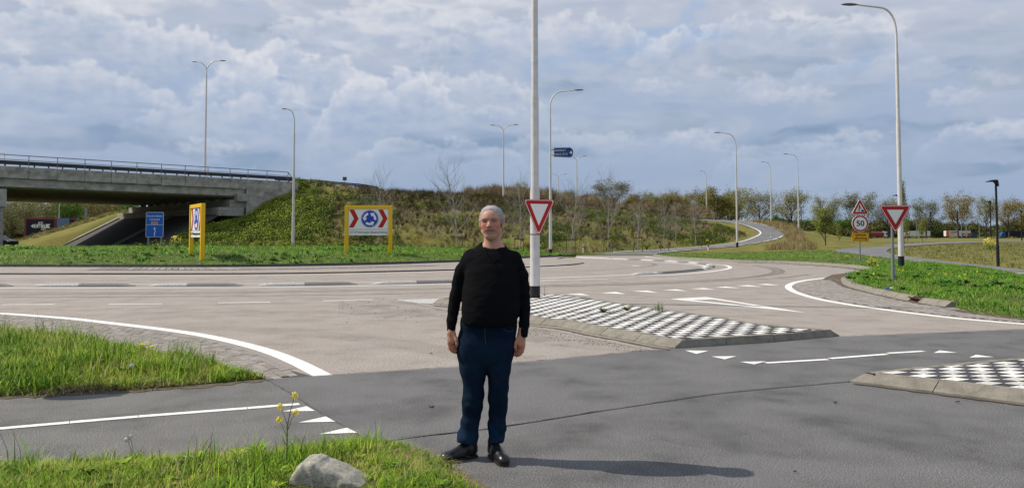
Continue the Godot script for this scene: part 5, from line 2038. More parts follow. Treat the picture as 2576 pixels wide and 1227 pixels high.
	layers(o, rect(42.5 * k, 22.5 * k), [[0.0, "sign_amber", "plate", 0.05], [0.028, "sign_black", "black_line", 0.04], [0.05, "sign_amber", "yellow_field", 0.035]])
	text(o, "rijdende", 5.6 * k, Vector3(0, 4.6 * k, 0.012), M["sign_black"], 28.5 * k, true)
	text(o, "afzetting", 5.6 * k, Vector3(0, -3.4 * k, 0.012), M["sign_black"], 31.5 * k, true)
	# small green exit number board
	f = at(1782.5, 629.5, 86)
	k = 86 / F
	o = thing("exit_board", "small green board with yellow numbers on a red and white post by the ramp", "road sign", "", f)
	mb = MB.new()
	mb.box(Transform3D(Basis(), Vector3(0, 8 * k, 0)), Vector3(0.12, 16 * k, 0.12), 0.01)
	part(o, "post", mb.done(), M["sign_white"])
	mb = MB.new()
	mb.box(Transform3D(Basis(), Vector3(0, 12 * k, 0.01)), Vector3(0.13, 7 * k, 0.13), 0.01)
	part(o, "red_sleeve", mb.done(), M["sign_red"])
	flatpart(o, "green_board", rect(14.5 * k, 11.5 * k, Vector2(0.5 * k, 23.5 * k)), "sign_green", 0.03, 0.06)
	flatpart(o, "yellow_field", rect(8 * k, 5.5 * k, Vector2(-2.2 * k, 25.5 * k)), "sign_yellow", 0.034)
	flatpart(o, "yellow_tab", rect(2.6 * k, 4.5 * k, Vector2(6 * k, 20.5 * k)), "sign_yellow", 0.034)
	var posts := [[1467, 630, 72, 13, "white reflector post before the bank left of the ramp mouth"], [1940.5, 597, 117, 9, "white reflector post on the inside of the ramp, the lower one"], [1970, 562 + 32, 123, 9, "white reflector post on the outside of the ramp bend"], [1959, 619, 108, 9, "white reflector post among dry grass right of the ramp"], [1813, 561, 140, 6, "white reflector post at the top of the ramp"], [1546, 636, 76, 8, "white reflector post at the ramp's left edge near its mouth"]]
	for q in posts:
		f = at(q[0], q[1], q[2])
		k = q[2] / F
		o = thing("reflector_post", q[4], "marker post", "white reflector posts along the ramp", f)
		mb = MB.new()
		mb.box(Transform3D(Basis(), Vector3(0, q[3] * k * 0.5 - 0.1, 0)), Vector3(0.13, q[3] * k + 0.2, 0.09), 0.012)
		part(o, "post", mb.done(), M["sign_white"])
		mb = MB.new()
		mb.box(Transform3D(Basis(), Vector3(0, q[3] * k * 0.72, 0.003)), Vector3(0.135, 0.12, 0.095))
		part(o, "reflector", mb.done(), M["sign_red"])
	# a round sign out of the frame, known by its shadow on the cycle path
	var sp := g(212, 996)
	o = thing("round_sign", "round sign on a post beyond the left edge, its shadow on the cycle path", "road sign", "", Vector3(sp.x - 2.12, 0.05, sp.z - 0.42), deg_to_rad(52.0))
	mb = MB.new()
	mb.tube([Vector3(0, -0.3, -0.05), Vector3(0, 2.6, -0.05)], [0.03, 0.03], 10)
	part(o, "post", mb.done(), M["galvanised"])
	flatpart(o, "disc", disc(0.34, Vector2(0, 2.2), 40), "sign_blue", 0.0, 0.02)


# ---------- the bridge ----------
func build_bridge() -> void:
	var o := thing("motorway_bridge", "concrete motorway bridge with panelled edge and steel railing at the left", "bridge", "", Vector3(-48.5, 0, -65), atan2(0.65, 0.76))
	var tops := func(x: float) -> float: return 7.43 - 0.0095 * (x - 9.43)
	var mb: MB
	var x := 9.43 - 2.2 * 14
	var k := 0
	while x < 28.0:
		var w := 2.2 if x < 26.5 else 1.85
		mb = MB.new()
		mb.box(Transform3D(Basis(), Vector3(x + w * 0.5, tops.call(x) - 0.5, -0.11)), Vector3(w - 0.035, 1.0 + 0.012 * sin(k * 1.7), 0.2), 0.015)
		part(o, "edge_panel", mb.done(), M["bridge_concrete"])
		mb = MB.new()
		mb.tube([Vector3(x + w, tops.call(x), -0.1), Vector3(x + w, tops.call(x) + 0.98, -0.1)], [0.032, 0.032], 6)
		part(o, "railing_post", mb.done(), M["rail_grey"])
		mb = MB.new()
		mb.box(Transform3D(Basis(), Vector3(x + w * 0.25, tops.call(x) + 0.02, -0.75)), Vector3(0.10, 0.75, 0.12))
		part(o, "barrier_post", mb.done(), M["rail_dark"])
		mb = MB.new()
		mb.box(Transform3D(Basis(), Vector3(x + w * 0.75, tops.call(x) + 0.02, -0.75)), Vector3(0.10, 0.75, 0.12))
		part(o, "barrier_post", mb.done(), M["rail_dark"])
		x += w
		k += 1
	for q in [[0.97, 0.036, "top_rail"], [0.58, 0.026, "middle_rail"]]:
		mb = MB.new()
		mb.tube([Vector3(-21.4, tops.call(-21.4) + q[0], -0.1), Vector3(33.2, tops.call(33.2) + q[0], -0.1)], [q[1], q[1]], 8)
		part(o, q[2], mb.done(), M["rail_grey"])
	mb = MB.new()
	mb.tube([Vector3(33.2, tops.call(33.2) + 0.97, -0.1), Vector3(34.0, tops.call(33.2) - 0.05, -0.1)], [0.036, 0.036], 8)
	part(o, "sloping_rail_end", mb.done(), M["rail_grey"])
	for px in [30.9, 33.2]:
		mb = MB.new()
		mb.tube([Vector3(px, tops.call(px) - 0.1, -0.1), Vector3(px, tops.call(px) + 0.97, -0.1)], [0.032, 0.032], 6)
		part(o, "railing_post", mb.done(), M["rail_grey"])
	mb = MB.new()
	for y in [0.27, 0.45]:
		mb.box(Transform3D(Basis(Vector3(0, 0, 1), -0.0095), Vector3(6.3, tops.call(6.3) + y, -0.64)), Vector3(55.5, 0.172, 0.09), 0.03)
	mb.box(Transform3D(Basis(Vector3(0, 0, 1), -0.0095), Vector3(6.3, tops.call(6.3) + 0.36, -0.68)), Vector3(55.4, 0.30, 0.04))
	part(o, "crash_barrier", mb.done(), M["rail_dark"])
	mb = MB.new()
	mb.box(Transform3D(Basis(Vector3(0, 0, 1), -0.0095), Vector3(3.4, 6.13, -0.42)), Vector3(50.4, 0.72, 0.36))
	part(o, "edge_girder", mb.done(), M["bridge_concrete"])
	mb = MB.new()
	mb.box(Transform3D(Basis(Vector3(0, 0, 1), -0.0095), Vector3(3.6, 6.85, -16.6)), Vector3(50.4, 0.5, 32.4))
	part(o, "deck", mb.done(), M["bridge_concrete"])
	for i in 22:
		mb = MB.new()
		mb.box(Transform3D(Basis(Vector3(0, 0, 1), -0.0095), Vector3(3.4, 6.12, -1.4 - 1.46 * i)), Vector3(50.0, 0.92, 1.3), 0.05)
		part(o, "beam", mb.done(), M["bridge_concrete"])
	mb = MB.new()
	mb.box(Transform3D(Basis(), Vector3(7.15, 4.74, -15.8)), Vector3(1.3, 1.52, 32.2), 0.04)
	part(o, "pier_cap", mb.done(), M["bridge_concrete"])
	for i in 11:
		mb = MB.new()
		mb.tube([Vector3(7.5, -0.5, 0.0 - 3.1 * i), Vector3(7.5, 4.0, 0.0 - 3.1 * i)], [0.17, 0.17], 14)
		part(o, "pier_column", mb.done(), M["pale_concrete"])
	# abutment
	mb = MB.new()
	mb.box(Transform3D(Basis(), Vector3(30.0, 5.6, -16.7)), Vector3(1.4, 3.2, 33.0), 0.02)
	part(o, "back_wall", mb.done(), M["bridge_concrete"])
	mb = MB.new()
	mb.box(Transform3D(Basis(), Vector3(28.2, 4.75, -16.9)), Vector3(2.2, 0.75, 33.4), 0.03)
	part(o, "upper_seat", mb.done(), M["pale_concrete"])
	mb = MB.new()
	mb.box(Transform3D(Basis(), Vector3(27.2, 3.95, -17.1)), Vector3(2.6, 0.85, 34.2), 0.03)
	part(o, "lower_seat", mb.done(), M["pale_concrete"])
	for i in 11:
		mb = MB.new()
		mb.box(Transform3D(Basis(), Vector3(28.0, 5.4, -1.4 - 2.92 * i)), Vector3(0.5, 0.56, 0.7), 0.02)
		part(o, "bearing_pad", mb.done(), M["pale_concrete"])
	mb = MB.new()
	mb.box(Transform3D(Basis(), Vector3(28.2, 5.38, -0.1)), Vector3(1.1, 0.75, 0.9), 0.02)
	part(o, "end_block", mb.done(), M["pale_concrete"])
	mb = MB.new()
	mb.prism(PackedVector2Array([Vector2(28.72, 7.24), Vector2(34.3, 7.17), Vector2(34.3, 6.2), Vector2(31.4, 4.9), Vector2(29.6, 3.6), Vector2(28.72, 3.2)]), Transform3D(), 0.5)
	part(o, "wing_wall", mb.done(), M["bridge_concrete"])
	mb = MB.new()
	var ang := atan2(4.1, 7.6)
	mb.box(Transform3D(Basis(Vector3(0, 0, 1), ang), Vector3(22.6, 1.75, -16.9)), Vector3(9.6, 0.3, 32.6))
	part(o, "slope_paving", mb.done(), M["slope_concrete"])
	for q in [[-33.8, 0.9, "pale_edge_strip"], [-13.5, 0.9, "stair_strip"]]:
		mb = MB.new()
		mb.box(Transform3D(Basis(Vector3(0, 0, 1), ang), Vector3(22.5, 1.82, q[0])), Vector3(10.0, 0.4, q[1]), 0.02)
		part(o, q[2], mb.done(), M["pale_concrete"])
	# crash barrier that runs on along the bank
	var rail := PackedVector3Array()
	for q in [[692, 443.8, 86.2], [736, 446.5, 88.6], [763, 449, 90.2], [812.6, 452, 92.6], [840, 455, 94], [908, 461, 97.5], [950, 468, 100.5]]:
		rail.append(at(q[0], q[1], q[2]) + Vector3(0, -0.02, 0))
	var line := soft3(rail, 24)
	var cb := thing("crash_barrier", "dark steel crash barrier running along the top of the bank", "crash barrier", "", line[0])
	mb = MB.new()
	for y in [-0.12, -0.30]:
		var pts := []
		var rad := []
		for p in line:
			pts.append(p - line[0] + Vector3(0, y, 0))
			rad.append(0.085)
		mb.tube(pts, rad, 6)
	part(cb, "rail_beam", mb.done(), M["rail_dark"])
	for i in range(1, 24, 2):
		mb = MB.new()
		mb.box(Transform3D(Basis(), line[i] - line[0] + Vector3(0, -0.6, -0.12)), Vector3(0.10, 0.95, 0.12))
		part(cb, "post", mb.done(), M["rail_dark"])
	var bx := at(866.4, 458, 96.5)
	var sb := thing("sign_board", "small dark square board on a post above the crash barrier", "road sign", "", bx)
	mb = MB.new()
	mb.box(Transform3D(Basis(), Vector3(0, 0.40, 0)), Vector3(0.46, 0.42, 0.05), 0.01)
	part(sb, "board", mb.done(), M["board_green"])
	mb = MB.new()
	mb.tube([Vector3(0, -0.8, -0.05), Vector3(0, 0.4, -0.05)], [0.03, 0.03], 6)
	part(sb, "post", mb.done(), M["galvanised"])


# ---------- vehicles ----------
func wheel(under: Node, where: Vector3, r: float, wide := 0.24) -> void:
	var mb := MB.new()
	mb.tube([Vector3(0, 0, -wide * 0.5), Vector3(0, 0, -wide * 0.42), Vector3(0, 0, wide * 0.42), Vector3(0, 0, wide * 0.5)], [r * 0.9, r, r, r * 0.9], 18)
	var t := part(under, "wheel", mb.done(), M["tyre"])
	t.position = where
	mb = MB.new()
	mb.tube([Vector3(0, 0, -wide * 0.51), Vector3(0, 0, wide * 0.51)], [r * 0.58, r * 0.58], 14)
	part(t, "rim", mb.done(), M["galvanised"])


# a box trailer: its long side lies along +x, facing +z
func trailer(o: Node3D, long: float, tall: float, side: String, panels: Array) -> void:
	var mb := MB.new()
	mb.box(Transform3D(Basis(), Vector3(long * 0.5, 1.15 + (tall - 1.15) * 0.5, -1.27)), Vector3(long, tall - 1.15, 2.55), 0.04)
	part(o, "body", mb.done(), M[side])
	for p in panels:
		flatpart(o, p[5], PackedVector2Array([Vector2(p[0], p[2]), Vector2(p[1], p[2]), Vector2(p[1], p[3]), Vector2(p[0], p[3])]), p[4], 0.006 + 0.004 * p[6], 0.004)
	mb = MB.new()
	mb.box(Transform3D(Basis(), Vector3(long * 0.5, 1.0, -1.27)), Vector3(long - 0.2, 0.25, 2.3))
	part(o, "chassis", mb.done(), M["sign_black"])
	for w in [long * 0.62, long * 0.72, long * 0.82]:
		for z in [-0.25, -2.3]:
			wheel(o, Vector3(w, 0.5, z), 0.5, 0.35)


func tractor(o: Node3D, x: float, way: float, paint: String, tall := 3.6) -> void:
	var mb := MB.new()
	var p := PackedVector2Array()
	for v in [[0, 0.9], [2.2, 0.9], [2.3, 1.6], [2.15, 2.3], [1.75, tall - 0.2], [0.5, tall], [0, tall]]:
		p.append(Vector2(x + way * v[0], v[1]))
	mb.prism(p, Transform3D(Basis(), Vector3(0, 0, -0.05)), 2.4)
	part(o, "cab", mb.done(), M[paint])
	p = PackedVector2Array()
	for v in [[0.9, 2.0], [1.95, 2.0], [1.65, tall - 0.75], [0.9, tall - 0.75]]:
		p.append(Vector2(x + way * v[0], v[1]))
	flatpart(o, "side_window", p, "dark_glass", -0.04, 0.004)
	for w in [-0.9, 1.3]:
		for z in [-0.3, -2.2]:
			wheel(o, Vector3(x + way * w, 0.5, z), 0.5, 0.32)


func build_vehicles() -> void:
	mat("navy_side", srgb(0.006, 0.007, 0.018), 0.4)
	mat("blue_side", srgb(0.10, 0.17, 0.28), 0.5)
	mat("white_side", srgb(0.62, 0.63, 0.63), 0.5)
	mat("orange_side", srgb(0.80, 0.13, 0.015), 0.5)
	mat("yellow_side", srgb(0.70, 0.42, 0.02), 0.5)
	mat("red_side", srgb(0.30, 0.02, 0.03), 0.5)
	mat("blue_cab", srgb(0.02, 0.09, 0.28), 0.4)
	mat("black_car", srgb(0.012, 0.013, 0.016), 0.22)
	# the dark lorry behind the bridge
	var f := at(58, 612, 128)
	var o := thing("lorry", "dark lorry with red edging and HB emblem behind the bridge", "lorry", "", Vector3(f.x, 0.0, f.z), deg_to_rad(18.0))
	trailer(o, 7.1, 4.25, "navy_side", [[0.06, 4.35, 4.02, 4.18, "red_side", "red_edge", 0], [0.06, 0.24, 1.2, 4.05, "red_side", "red_edge", 1], [4.1, 4.3, 1.2, 4.05, "red_side", "red_edge", 1], [4.42, 6.2, 1.25, 4.22, "blue_side", "blue_panel", 0], [6.3, 7.05, 4.02, 4.18, "red_side", "red_edge", 0], [6.9, 7.05, 1.2, 4.05, "red_side", "red_edge", 1]])
	var k := 0.0212
	for q in [[[-62, 0], [-44, 14], [-20, 14], [-14, 0], [-20, -14], [-44, -14]], [[36, 14], [66, 14], [52, 0], [66, -14], [36, -14]]]:
		var p := PackedVector2Array()
		for v in q:
			p.append(Vector2(2.2 + v[0] * k, 3.0 + v[1] * k))
		flatpart(o, "white_wing", p, "sign_white", 0.014, 0.004)
	for x in [-40.0, -30.0, -22.0]:
		var p := PackedVector2Array()
		for v in [[-2, 14.5], [2, 14.5], [-3, 0], [2, -14.5], [-2, -14.5], [-7, 0]]:
			p.append(Vector2(2.2 + (x + v[0]) * k, 3.0 + v[1] * k))
		flatpart(o, "dark_stripe", p, "navy_side", 0.018, 0.003)
	for q in [["H", -2.0, 10.0], ["B", 22.0, -8.0]]:
		var c := Vector2(2.2 + q[1] * k, 3.0 + q[2] * k)
		flatpart(o, "white_block", PackedVector2Array([c + Vector2(-18, -20) * k, c + Vector2(10, -20) * k, c + Vector2(18, 20) * k, c + Vector2(-10, 20) * k]), "sign_white", 0.022, 0.003)
		flatpart(o, "dark_block", PackedVector2Array([c + Vector2(-15, -17) * k, c + Vector2(8.5, -17) * k, c + Vector2(15, 17) * k, c + Vector2(-8.5, 17) * k]), "navy_side", 0.026, 0.003)
		text(o, q[0], 26 * k, Vector3(c.x, c.y, 0.03), M["sign_white"], 19 * k, true)
	for r in 4:
		flatpart(o, "small_print", rect(0.85, 0.07, Vector2(5.45, 2.75 - 0.22 * r)), "small_print", 0.012, 0.003)
	flatpart(o, "white_figure", PackedVector2Array([Vector2(4.6, 2.0), Vector2(4.95, 2.0), Vector2(4.9, 2.5), Vector2(5.0, 2.7), Vector2(4.85, 2.95), Vector2(4.7, 2.95), Vector2(4.55, 2.7), Vector2(4.66, 2.5)]), "small_print", 0.012, 0.003)
	# lorries in the far parking lane
	var gt := "lorries parked in the far lay-by"
	f = at(2382, 598, 440)
	o = thing("lorry", "white trailer with orange rear end and blue cab, by the big brown tree", "lorry", gt, Vector3(f.x, -0.3, f.z), 0.0)
	trailer(o, 13.4, 4.0, "white_side", [[0.05, 1.7, 1.2, 3.95, "orange_side", "orange_end", 0], [2.3, 6.0, 3.0, 3.5, "red_side", "red_lettering_band", 0], [2.3, 4.6, 2.3, 2.6, "red_side", "red_lettering_band", 0], [8.2, 12.8, 1.3, 2.6, "red_side", "red_print", 0], [9.0, 11.6, 1.6, 2.2, "white_side", "white_print", 1], [12.9, 13.3, 1.2, 3.95, "red_side", "red_edge", 0]])
	tractor(o, 13.7, 1.0, "blue_cab", 3.2)
	f = at(2289, 598, 440)
	o = thing("lorry", "plain white trailer behind the sapling right of the give-way sign", "lorry", gt, Vector3(f.x, -0.3, f.z), 0.0)
	trailer(o, 11.5, 3.9, "white_side", [])
	tractor(o, -0.3, -1.0, "white_side", 3.0)
	f = at(2190, 598, 440)
	o = thing("lorry", "red trailer with white cab between the 50 sign and the give-way sign", "lorry", gt, Vector3(f.x, -0.3, f.z), 0.0)
	trailer(o, 7.2, 3.6, "red_side", [[0.0, 7.2, 3.1, 3.3, "white_side", "pale_band", 0]])
	tractor(o, 7.5, 1.0, "white_side", 3.7)
	f = at(2098, 598, 440)
	o = thing("lorry", "yellow trailer half hidden left of the 50 sign", "lorry", gt, Vector3(f.x, -0.3, f.z), 0.0)
	trailer(o, 12.0, 3.6, "yellow_side", [])
	tractor(o, 12.3, 1.0, "yellow_side", 3.4)
	f = at(2534, 599, 440)
	o = thing("lorry", "dark lorry under the orange-brown trees at the right edge", "lorry", gt, Vector3(f.x, -0.3, f.z), 0.0)
	trailer(o, 12.0, 3.9, "navy_side", [])
	tractor(o, -0.3, -1.0, "blue_cab", 3.2)
	# the car at the left edge
	f = at(31, 612, 97)
	o = thing("car", "black car cut off by the left edge below the bridge", "car", "", Vector3(f.x, 0.18, f.z), deg_to_rad(-12.0))
	var mb := MB.new()
	var p := PackedVector2Array()
	for v in [[-0.02, 0.35], [-0.02, 0.72], [-0.25, 0.86], [-1.15, 0.98], [-1.9, 1.43], [-3.1, 1.47], [-4.1, 1.05], [-4.35, 0.95], [-4.38, 0.35]]:
		p.append(Vector2(v[0], v[1]))
	mb.prism(p, Transform3D(Basis(), Vector3(0, 0, 0.85)), 1.7)
	part(o, "body", mb.done(), M["black_car"])
	p = PackedVector2Array()
	for v in [[-1.35, 0.98], [-1.98, 1.37], [-3.05, 1.40], [-3.8, 1.02]]:
		p.append(Vector2(v[0], v[1]))
	flatpart(o, "side_windows", p, "dark_glass", 0.856, 0.004)
	var wsb := MB.new()
	wsb.quad(Vector3(-1.17, 0.99, 0.75), Vector3(-1.88, 1.425, 0.68), Vector3(-1.88, 1.425, -0.68), Vector3(-1.17, 0.99, -0.75))
	var ws := part(o, "windscreen", wsb.done(), M["dark_glass"])
	ws.position = Vector3(0.012, 0.012, 0)
	for x in [-0.8, -3.5]:
		for z in [0.76, -0.76]:
			wheel(o, Vector3(x, 0.32, z), 0.32, 0.2)
	mb = MB.new()
	mb.box(Transform3D(Basis(), Vector3(-0.10, 0.70, 0.62)), Vector3(0.24, 0.12, 0.34), 0.02)
	part(o, "headlight", mb.done(), M["sign_white"])
	mb = MB.new()
	mb.box(Transform3D(Basis(), Vector3(-1.45, 0.98, 0.94)), Vector3(0.12, 0.13, 0.18), 0.02)
	part(o, "wing_mirror", mb.done(), M["black_car"])


# ---------- lane dividers and loose things ----------
func build_dividers() -> void:
	var gd := "raised lane divider blocks on the roundabout"
	var near := [[-190, 46, "raised lane divider block cut by the left edge of the view"], [80, 346, "raised lane divider block below the blue Gorinchem sign"], [371, 626, "raised lane divider block below the edge-on yellow board"], [649, 916, "raised lane divider block below the lamp beside the bridge"], [921, 1175, "raised lane divider block running behind the man's left arm"]]
	var spine := smooth_line(flat([-420, 720.2, 0, 719.9, 692, 718, 1180, 709.5, 1400, 702]), 0.25)
	for q in near:
		var piece := PackedVector2Array()
		for p in spine:
			var sx := 1288.0 + p.x / p.y * F
			if sx > q[0] and sx < q[1]:
				piece.append(p)
		divider(q[2], gd, piece, 0.36, 0.09, 0.45)
	var bend := smooth_line(flat([1588, 691.6, 1650, 689.2, 1715, 684.4, 1765, 678.6, 1790, 672.5, 1782, 667, 1748, 662.6, 1705, 659.6, 1657, 657, 1601, 654.2, 1533, 651.8, 1448, 648.2]), 0.25)
	var cuts := [0.0, 0.055, 0.235, 0.30, 0.385, 0.45, 0.52, 0.565, 0.61, 0.66, 0.705, 0.755, 0.80, 0.86, 1.0]
	var words := ["white nose of the lane divider at the near end of the bend", "long dark lane divider block on the near side of the bend", "short white lane divider block after the long dark one", "dark lane divider block before the tip of the bend", "white lane divider block at the tip of the bend", "dark lane divider block just round the tip", "first white divider block on the back of the bend", "first dark divider block on the back of the bend", "second white divider block on the back of the bend", "second dark divider block on the back of the bend", "third white divider block on the back of the bend", "third dark divider block on the back of the bend", "fourth white divider block on the back of the bend", "long white divider block ending beside the sandy kerb"]
	var n := bend.size() - 1
	for k in cuts.size() - 1:
		var piece := bend.slice(int(cuts[k] * n), int(cuts[k + 1] * n) + 1)
		var white := k % 2 == 0
		if k >= 12:
			white = true
		divider(words[k], gd, piece, 0.34, 0.09, 1.0 if white else 0.0)


func divider(label: String, group: String, line: PackedVector2Array, wide: float, tall: float, white: float) -> void:
	if line.size() < 2:
		return
	var c := v3(line[line.size() / 2])
	var o := thing("lane_divider", label, "lane divider", group, c)
	var n := line.size()
	var split := clampi(int(n * white), 0, n - 1)
	for half in 2:
		var a := 0 if half == 0 else split
		var b := split if half == 0 else n - 1
		if b - a < 1:
			continue
		var mb := MB.new()
		var rows := []
		for k in range(a, b + 1):
			var t := (line[mini(k + 1, n - 1)] - line[maxi(k - 1, 0)]).normalized()
			var s := Vector2(-t.y, t.x)
			var end := minf(1.0, (minf(k, n - 1 - k) * 0.25 + 0.08) / 0.42)
			var y := tall * end
			rows.append([v3(line[k] + s * wide * 0.5, -0.05) - c, v3(line[k] + s * wide * 0.5, y * 0.35) - c, v3(line[k] + s * wide * 0.3, y) - c, v3(line[k] - s * wide * 0.3, y) - c, v3(line[k] - s * wide * 0.5, y * 0.35) - c, v3(line[k] - s * wide * 0.5, -0.05) - c])
		for r in rows.size() - 1:
			for q in 5:
				mb.quad(rows[r][q], rows[r + 1][q], rows[r + 1][q + 1], rows[r][q + 1])
		for r in [0, rows.size() - 1]:
			for q in range(1, 5):
				mb.tri(rows[r][0], rows[r][q], rows[r][q + 1])
		part(o, "white_block" if half == 0 else "dark_block", mb.done(), M["worn_paint"] if half == 0 else M["divider_grey"])


func build_loose() -> void:
	# the broken concrete kerb end in the grass
	var prof := PackedVector2Array()
	for v in [[-0.315, -0.14], [-0.318, 0.02], [-0.312, 0.075], [-0.290, 0.095], [-0.262, 0.122], [-0.245, 0.142], [-0.205, 0.160], [-0.135, 0.162], [-0.08, 0.150], [0.0, 0.132], [0.12, 0.098], [0.24, 0.060], [0.34, 0.026], [0.42, -0.01], [0.43, -0.14]]:
		prof.append(Vector2(v[0], v[1]))
	var fine := PackedVector2Array()
	for i in prof.size():
		for q in 4:
			fine.append(prof[i].lerp(prof[(i + 1) % prof.size()], q / 4.0))
	var ns := FastNoiseLite.new()
	ns.seed = 5
	ns.frequency = 9.0
	var st0 := SurfaceTool.new()
	st0.begin(Mesh.PRIMITIVE_TRIANGLES)
	var rings := []
	var mid := Vector2(-0.06, -0.02)
	for q in [[0.125, 0.0], [0.125, 0.5], [0.125, 0.80], [0.122, 0.90], [0.112, 0.96], [0.085, 1.0], [-0.085, 1.0], [-0.11, 0.96], [-0.125, 0.88], [-0.125, 0.0]]:
		var ring := []
		for i in fine.size():
			var u: Vector2 = mid + (fine[i] - mid) * q[1]
			var v := Vector3(u.x, u.y, q[0])
			ring.append(v + Vector3(1, 1, 1) * ns.get_noise_3dv(v * 1.4) * 0.012 + Vector3(0.6, 1, 0.4) * ns.get_noise_3dv(v * 5.0) * 0.006)
		rings.append(ring)
	var m2 := fine.size()
	for r in rings.size() - 1:
		for i in m2:
			var j := (i + 1) % m2
			for v in [rings[r][i], rings[r][j], rings[r + 1][j], rings[r][i], rings[r + 1][j], rings[r + 1][i]]:
				st0.add_vertex(v)
	st0.index()
	st0.generate_normals()
	var mb := MB.new()
	var p := g(838, 1244)
	var o := thing("concrete_stub", "worn sloping concrete kerb end lying in the foreground grass", "concrete block", "", Vector3(p.x, 0.03, p.z), deg_to_rad(-5.0))
	o.scale = Vector3(0.84, 1.26, 1.1)
	part(o, "block", st0.commit(), M["stub_concrete"])
	# rapeseed in flower
	p = g(718, 1210)
	o = thing("rapeseed_plant", "single tall rapeseed plant with four yellow flower heads in the foreground", "flower", "", Vector3(p.x, 0.04, p.z))
	var k := -p.z / F
	mb = MB.new()
	mb.tube([Vector3(0, -0.05, 0), Vector3(2 * k, 60 * k, 0), Vector3(3 * k, 120 * k, 0.01), Vector3(10 * k, 160 * k, 0), Vector3(19 * k, 196 * k, -0.01)], [0.006, 0.005, 0.004, 0.003, 0.002], 6)
	for q in [[2, 92, -17, 137], [3, 122, -15, 170], [4, 112, 22, 155], [2, 60, 10, 74], [2, 70, -8, 90]]:
		mb.tube([Vector3(q[0] * k, q[1] * k, 0), Vector3((q[0] + q[2]) * 0.45 * k, (q[1] * 0.5 + q[3] * 0.5) * k, 0.005), Vector3(q[2] * k, q[3] * k, 0.01)], [0.003, 0.002, 0.0015], 5)
	part(o, "stem", mb.done(), M["stem"])
	for q in [[20, 195, 0.030], [-17, 168, 0.024], [22, 154, 0.025], [-18, 136, 0.024]]:
		var fl := part(o, "flower_head", petal_ball(int(q[0]) + 50, 64, q[2] * 1.05, 0.0062), M["petal"])
		fl.position = Vector3(q[0] * k, q[1] * k, 0.0)
	# dandelion clocks and flowers
	for q in [[318, 1104.5, 332, 1158, 0.020, "white", "left dandelion clock of the pair in the foreground grass"], [326, 1099, 333, 1158, 0.016, "white", "right half-blown dandelion clock of the pair in the foreground grass"], [735, 1112, 734, 1150, 0.008, "white", "bare dandelion head above the concrete kerb end"], [357, 866.5, 358, 890, 0.034, "yellow", "left yellow dandelion at the edge of the corner verge"], [382, 872, 383, 894, 0.034, "yellow", "right yellow dandelion at the edge of the corner verge"], [328.5, 920, 329, 950, 0.03, "white", "lone white dandelion clock in the corner verge"]]:
		var foot := g(q[2], q[3], 0.08)
		var d := -foot.z
		var top := at(q[0], q[1], d) - foot
		o = thing("dandelion", q[6], "flower", "dandelions in the grass", foot)
		mb = MB.new()
		mb.tube([Vector3(0, -0.06, 0), top * 0.5 + Vector3(0.01, 0, 0), top], [0.0025, 0.002, 0.002], 5)
		part(o, "stem", mb.done(), M["stem"])
		var fl := part(o, "flower_head", petal_ball(int(q[0]), 46, q[4], q[4] * 0.4), M["clock"] if q[5] == "white" else M["petal"])
		fl.position = top
		if q[5] == "yellow":
			fl.scale.y = 0.45
	# mustard bush far right, and smaller flowers in the right verge
	for q in [[2492, 610, 95, 0.85, "round yellow mustard bush behind the black lamp"], [2194, 652, 42, 0.16, "yellow mustard sprig at the tip of the right kerb"], [2188, 660, 41, 0.13, "yellow mustard sprig just before the tip of the right kerb"], [2133, 645, 52, 0.15, "yellow mustard sprig left of the slim sign post"], [2203, 656, 39, 0.14, "yellow mustard sprig between the kerb tip and the give-way post"], [697, 606, 60, 0.4, "yellow flowering weed left of the edge-on yellow board"]]:
		var c := at(q[0], q[1], q[2])
		if q[5 - 1].begins_with("yellow flowering weed"):
			c = at(443, 603, 52)
		o = thing("mustard_plant", q[4], "flower", "", c)
		var bush := part(o, "flowers", petal_ball(int(q[0]), 230 if q[3] > 0.5 else 60, q[3], q[3] * (0.075 if q[3] > 0.5 else 0.14)), M["petal"])
		bush.scale.y = 0.8
		bush.set_meta("kind", "stuff")
		mb = MB.new()
		for i in 9:
			var a := i * 2.4
			mb.tube([Vector3(0, -q[3] * 1.6, 0), Vector3(cos(a) * q[3] * 0.6, q[3] * 0.3, sin(a) * q[3] * 0.6)], [0.012, 0.006], 4)
		part(o, "stems", mb.done(), M["stem"])
		if q[3] > 0.3:
			var lv := part(o, "leaves", shrub(77, 260, q[3] * 1.05, q[3] * 0.11, 6, 0.5), M["weed_leaf"])
			lv.position.y = -q[3] * 0.9
	var spots := []
	for q in [[2248, 676], [2262, 679.5], [2272, 680.5], [2377, 688], [2381, 691], [2398, 690], [2416, 695], [2430, 700], [2460, 684], [2200, 690], [2330, 693], [2340, 690], [2210, 668], [2430, 692]]:
		spots.append(Transform3D(Basis().scaled(Vector3.ONE * rng.randf_range(0.8, 1.3)), g(q[0], q[1], 0.26)))
	var st := spread(self, "verge_dandelions", petal_ball(4, 40, 0.04, 0.018), M["petal"], spots, [])
	tag(st, "scattered yellow dandelions in the right verge below the lamp posts", "flowers")
	# weeds between the tiles
	for q in [[1519, 785, 0.12, 17, "leafy", "leafy weed sprouting left in the checkered island"], [1578, 781, 0.12, 16, "leafy", "leafy weed sprouting right in the checkered island"], [1657, 782, 0.12, 22, "grass", "tall grass tuft growing from the checkered island"], [1939, 819.5, 0.12, 8, "low", "low grass tuft at the far kerb of the checkered island"], [1370, 745, 0.12, 14, "stalk", "dry stalks standing beside the tall pole's foot"], [1548, 783.5, 0.12, 9, "low", "thin row of grass between the two leafy weeds"]]:
		var c := g(q[0], q[1], q[2])
		o = thing("weed", q[5], "weed", "", c)
		var s: float = q[3] * -c.z / F
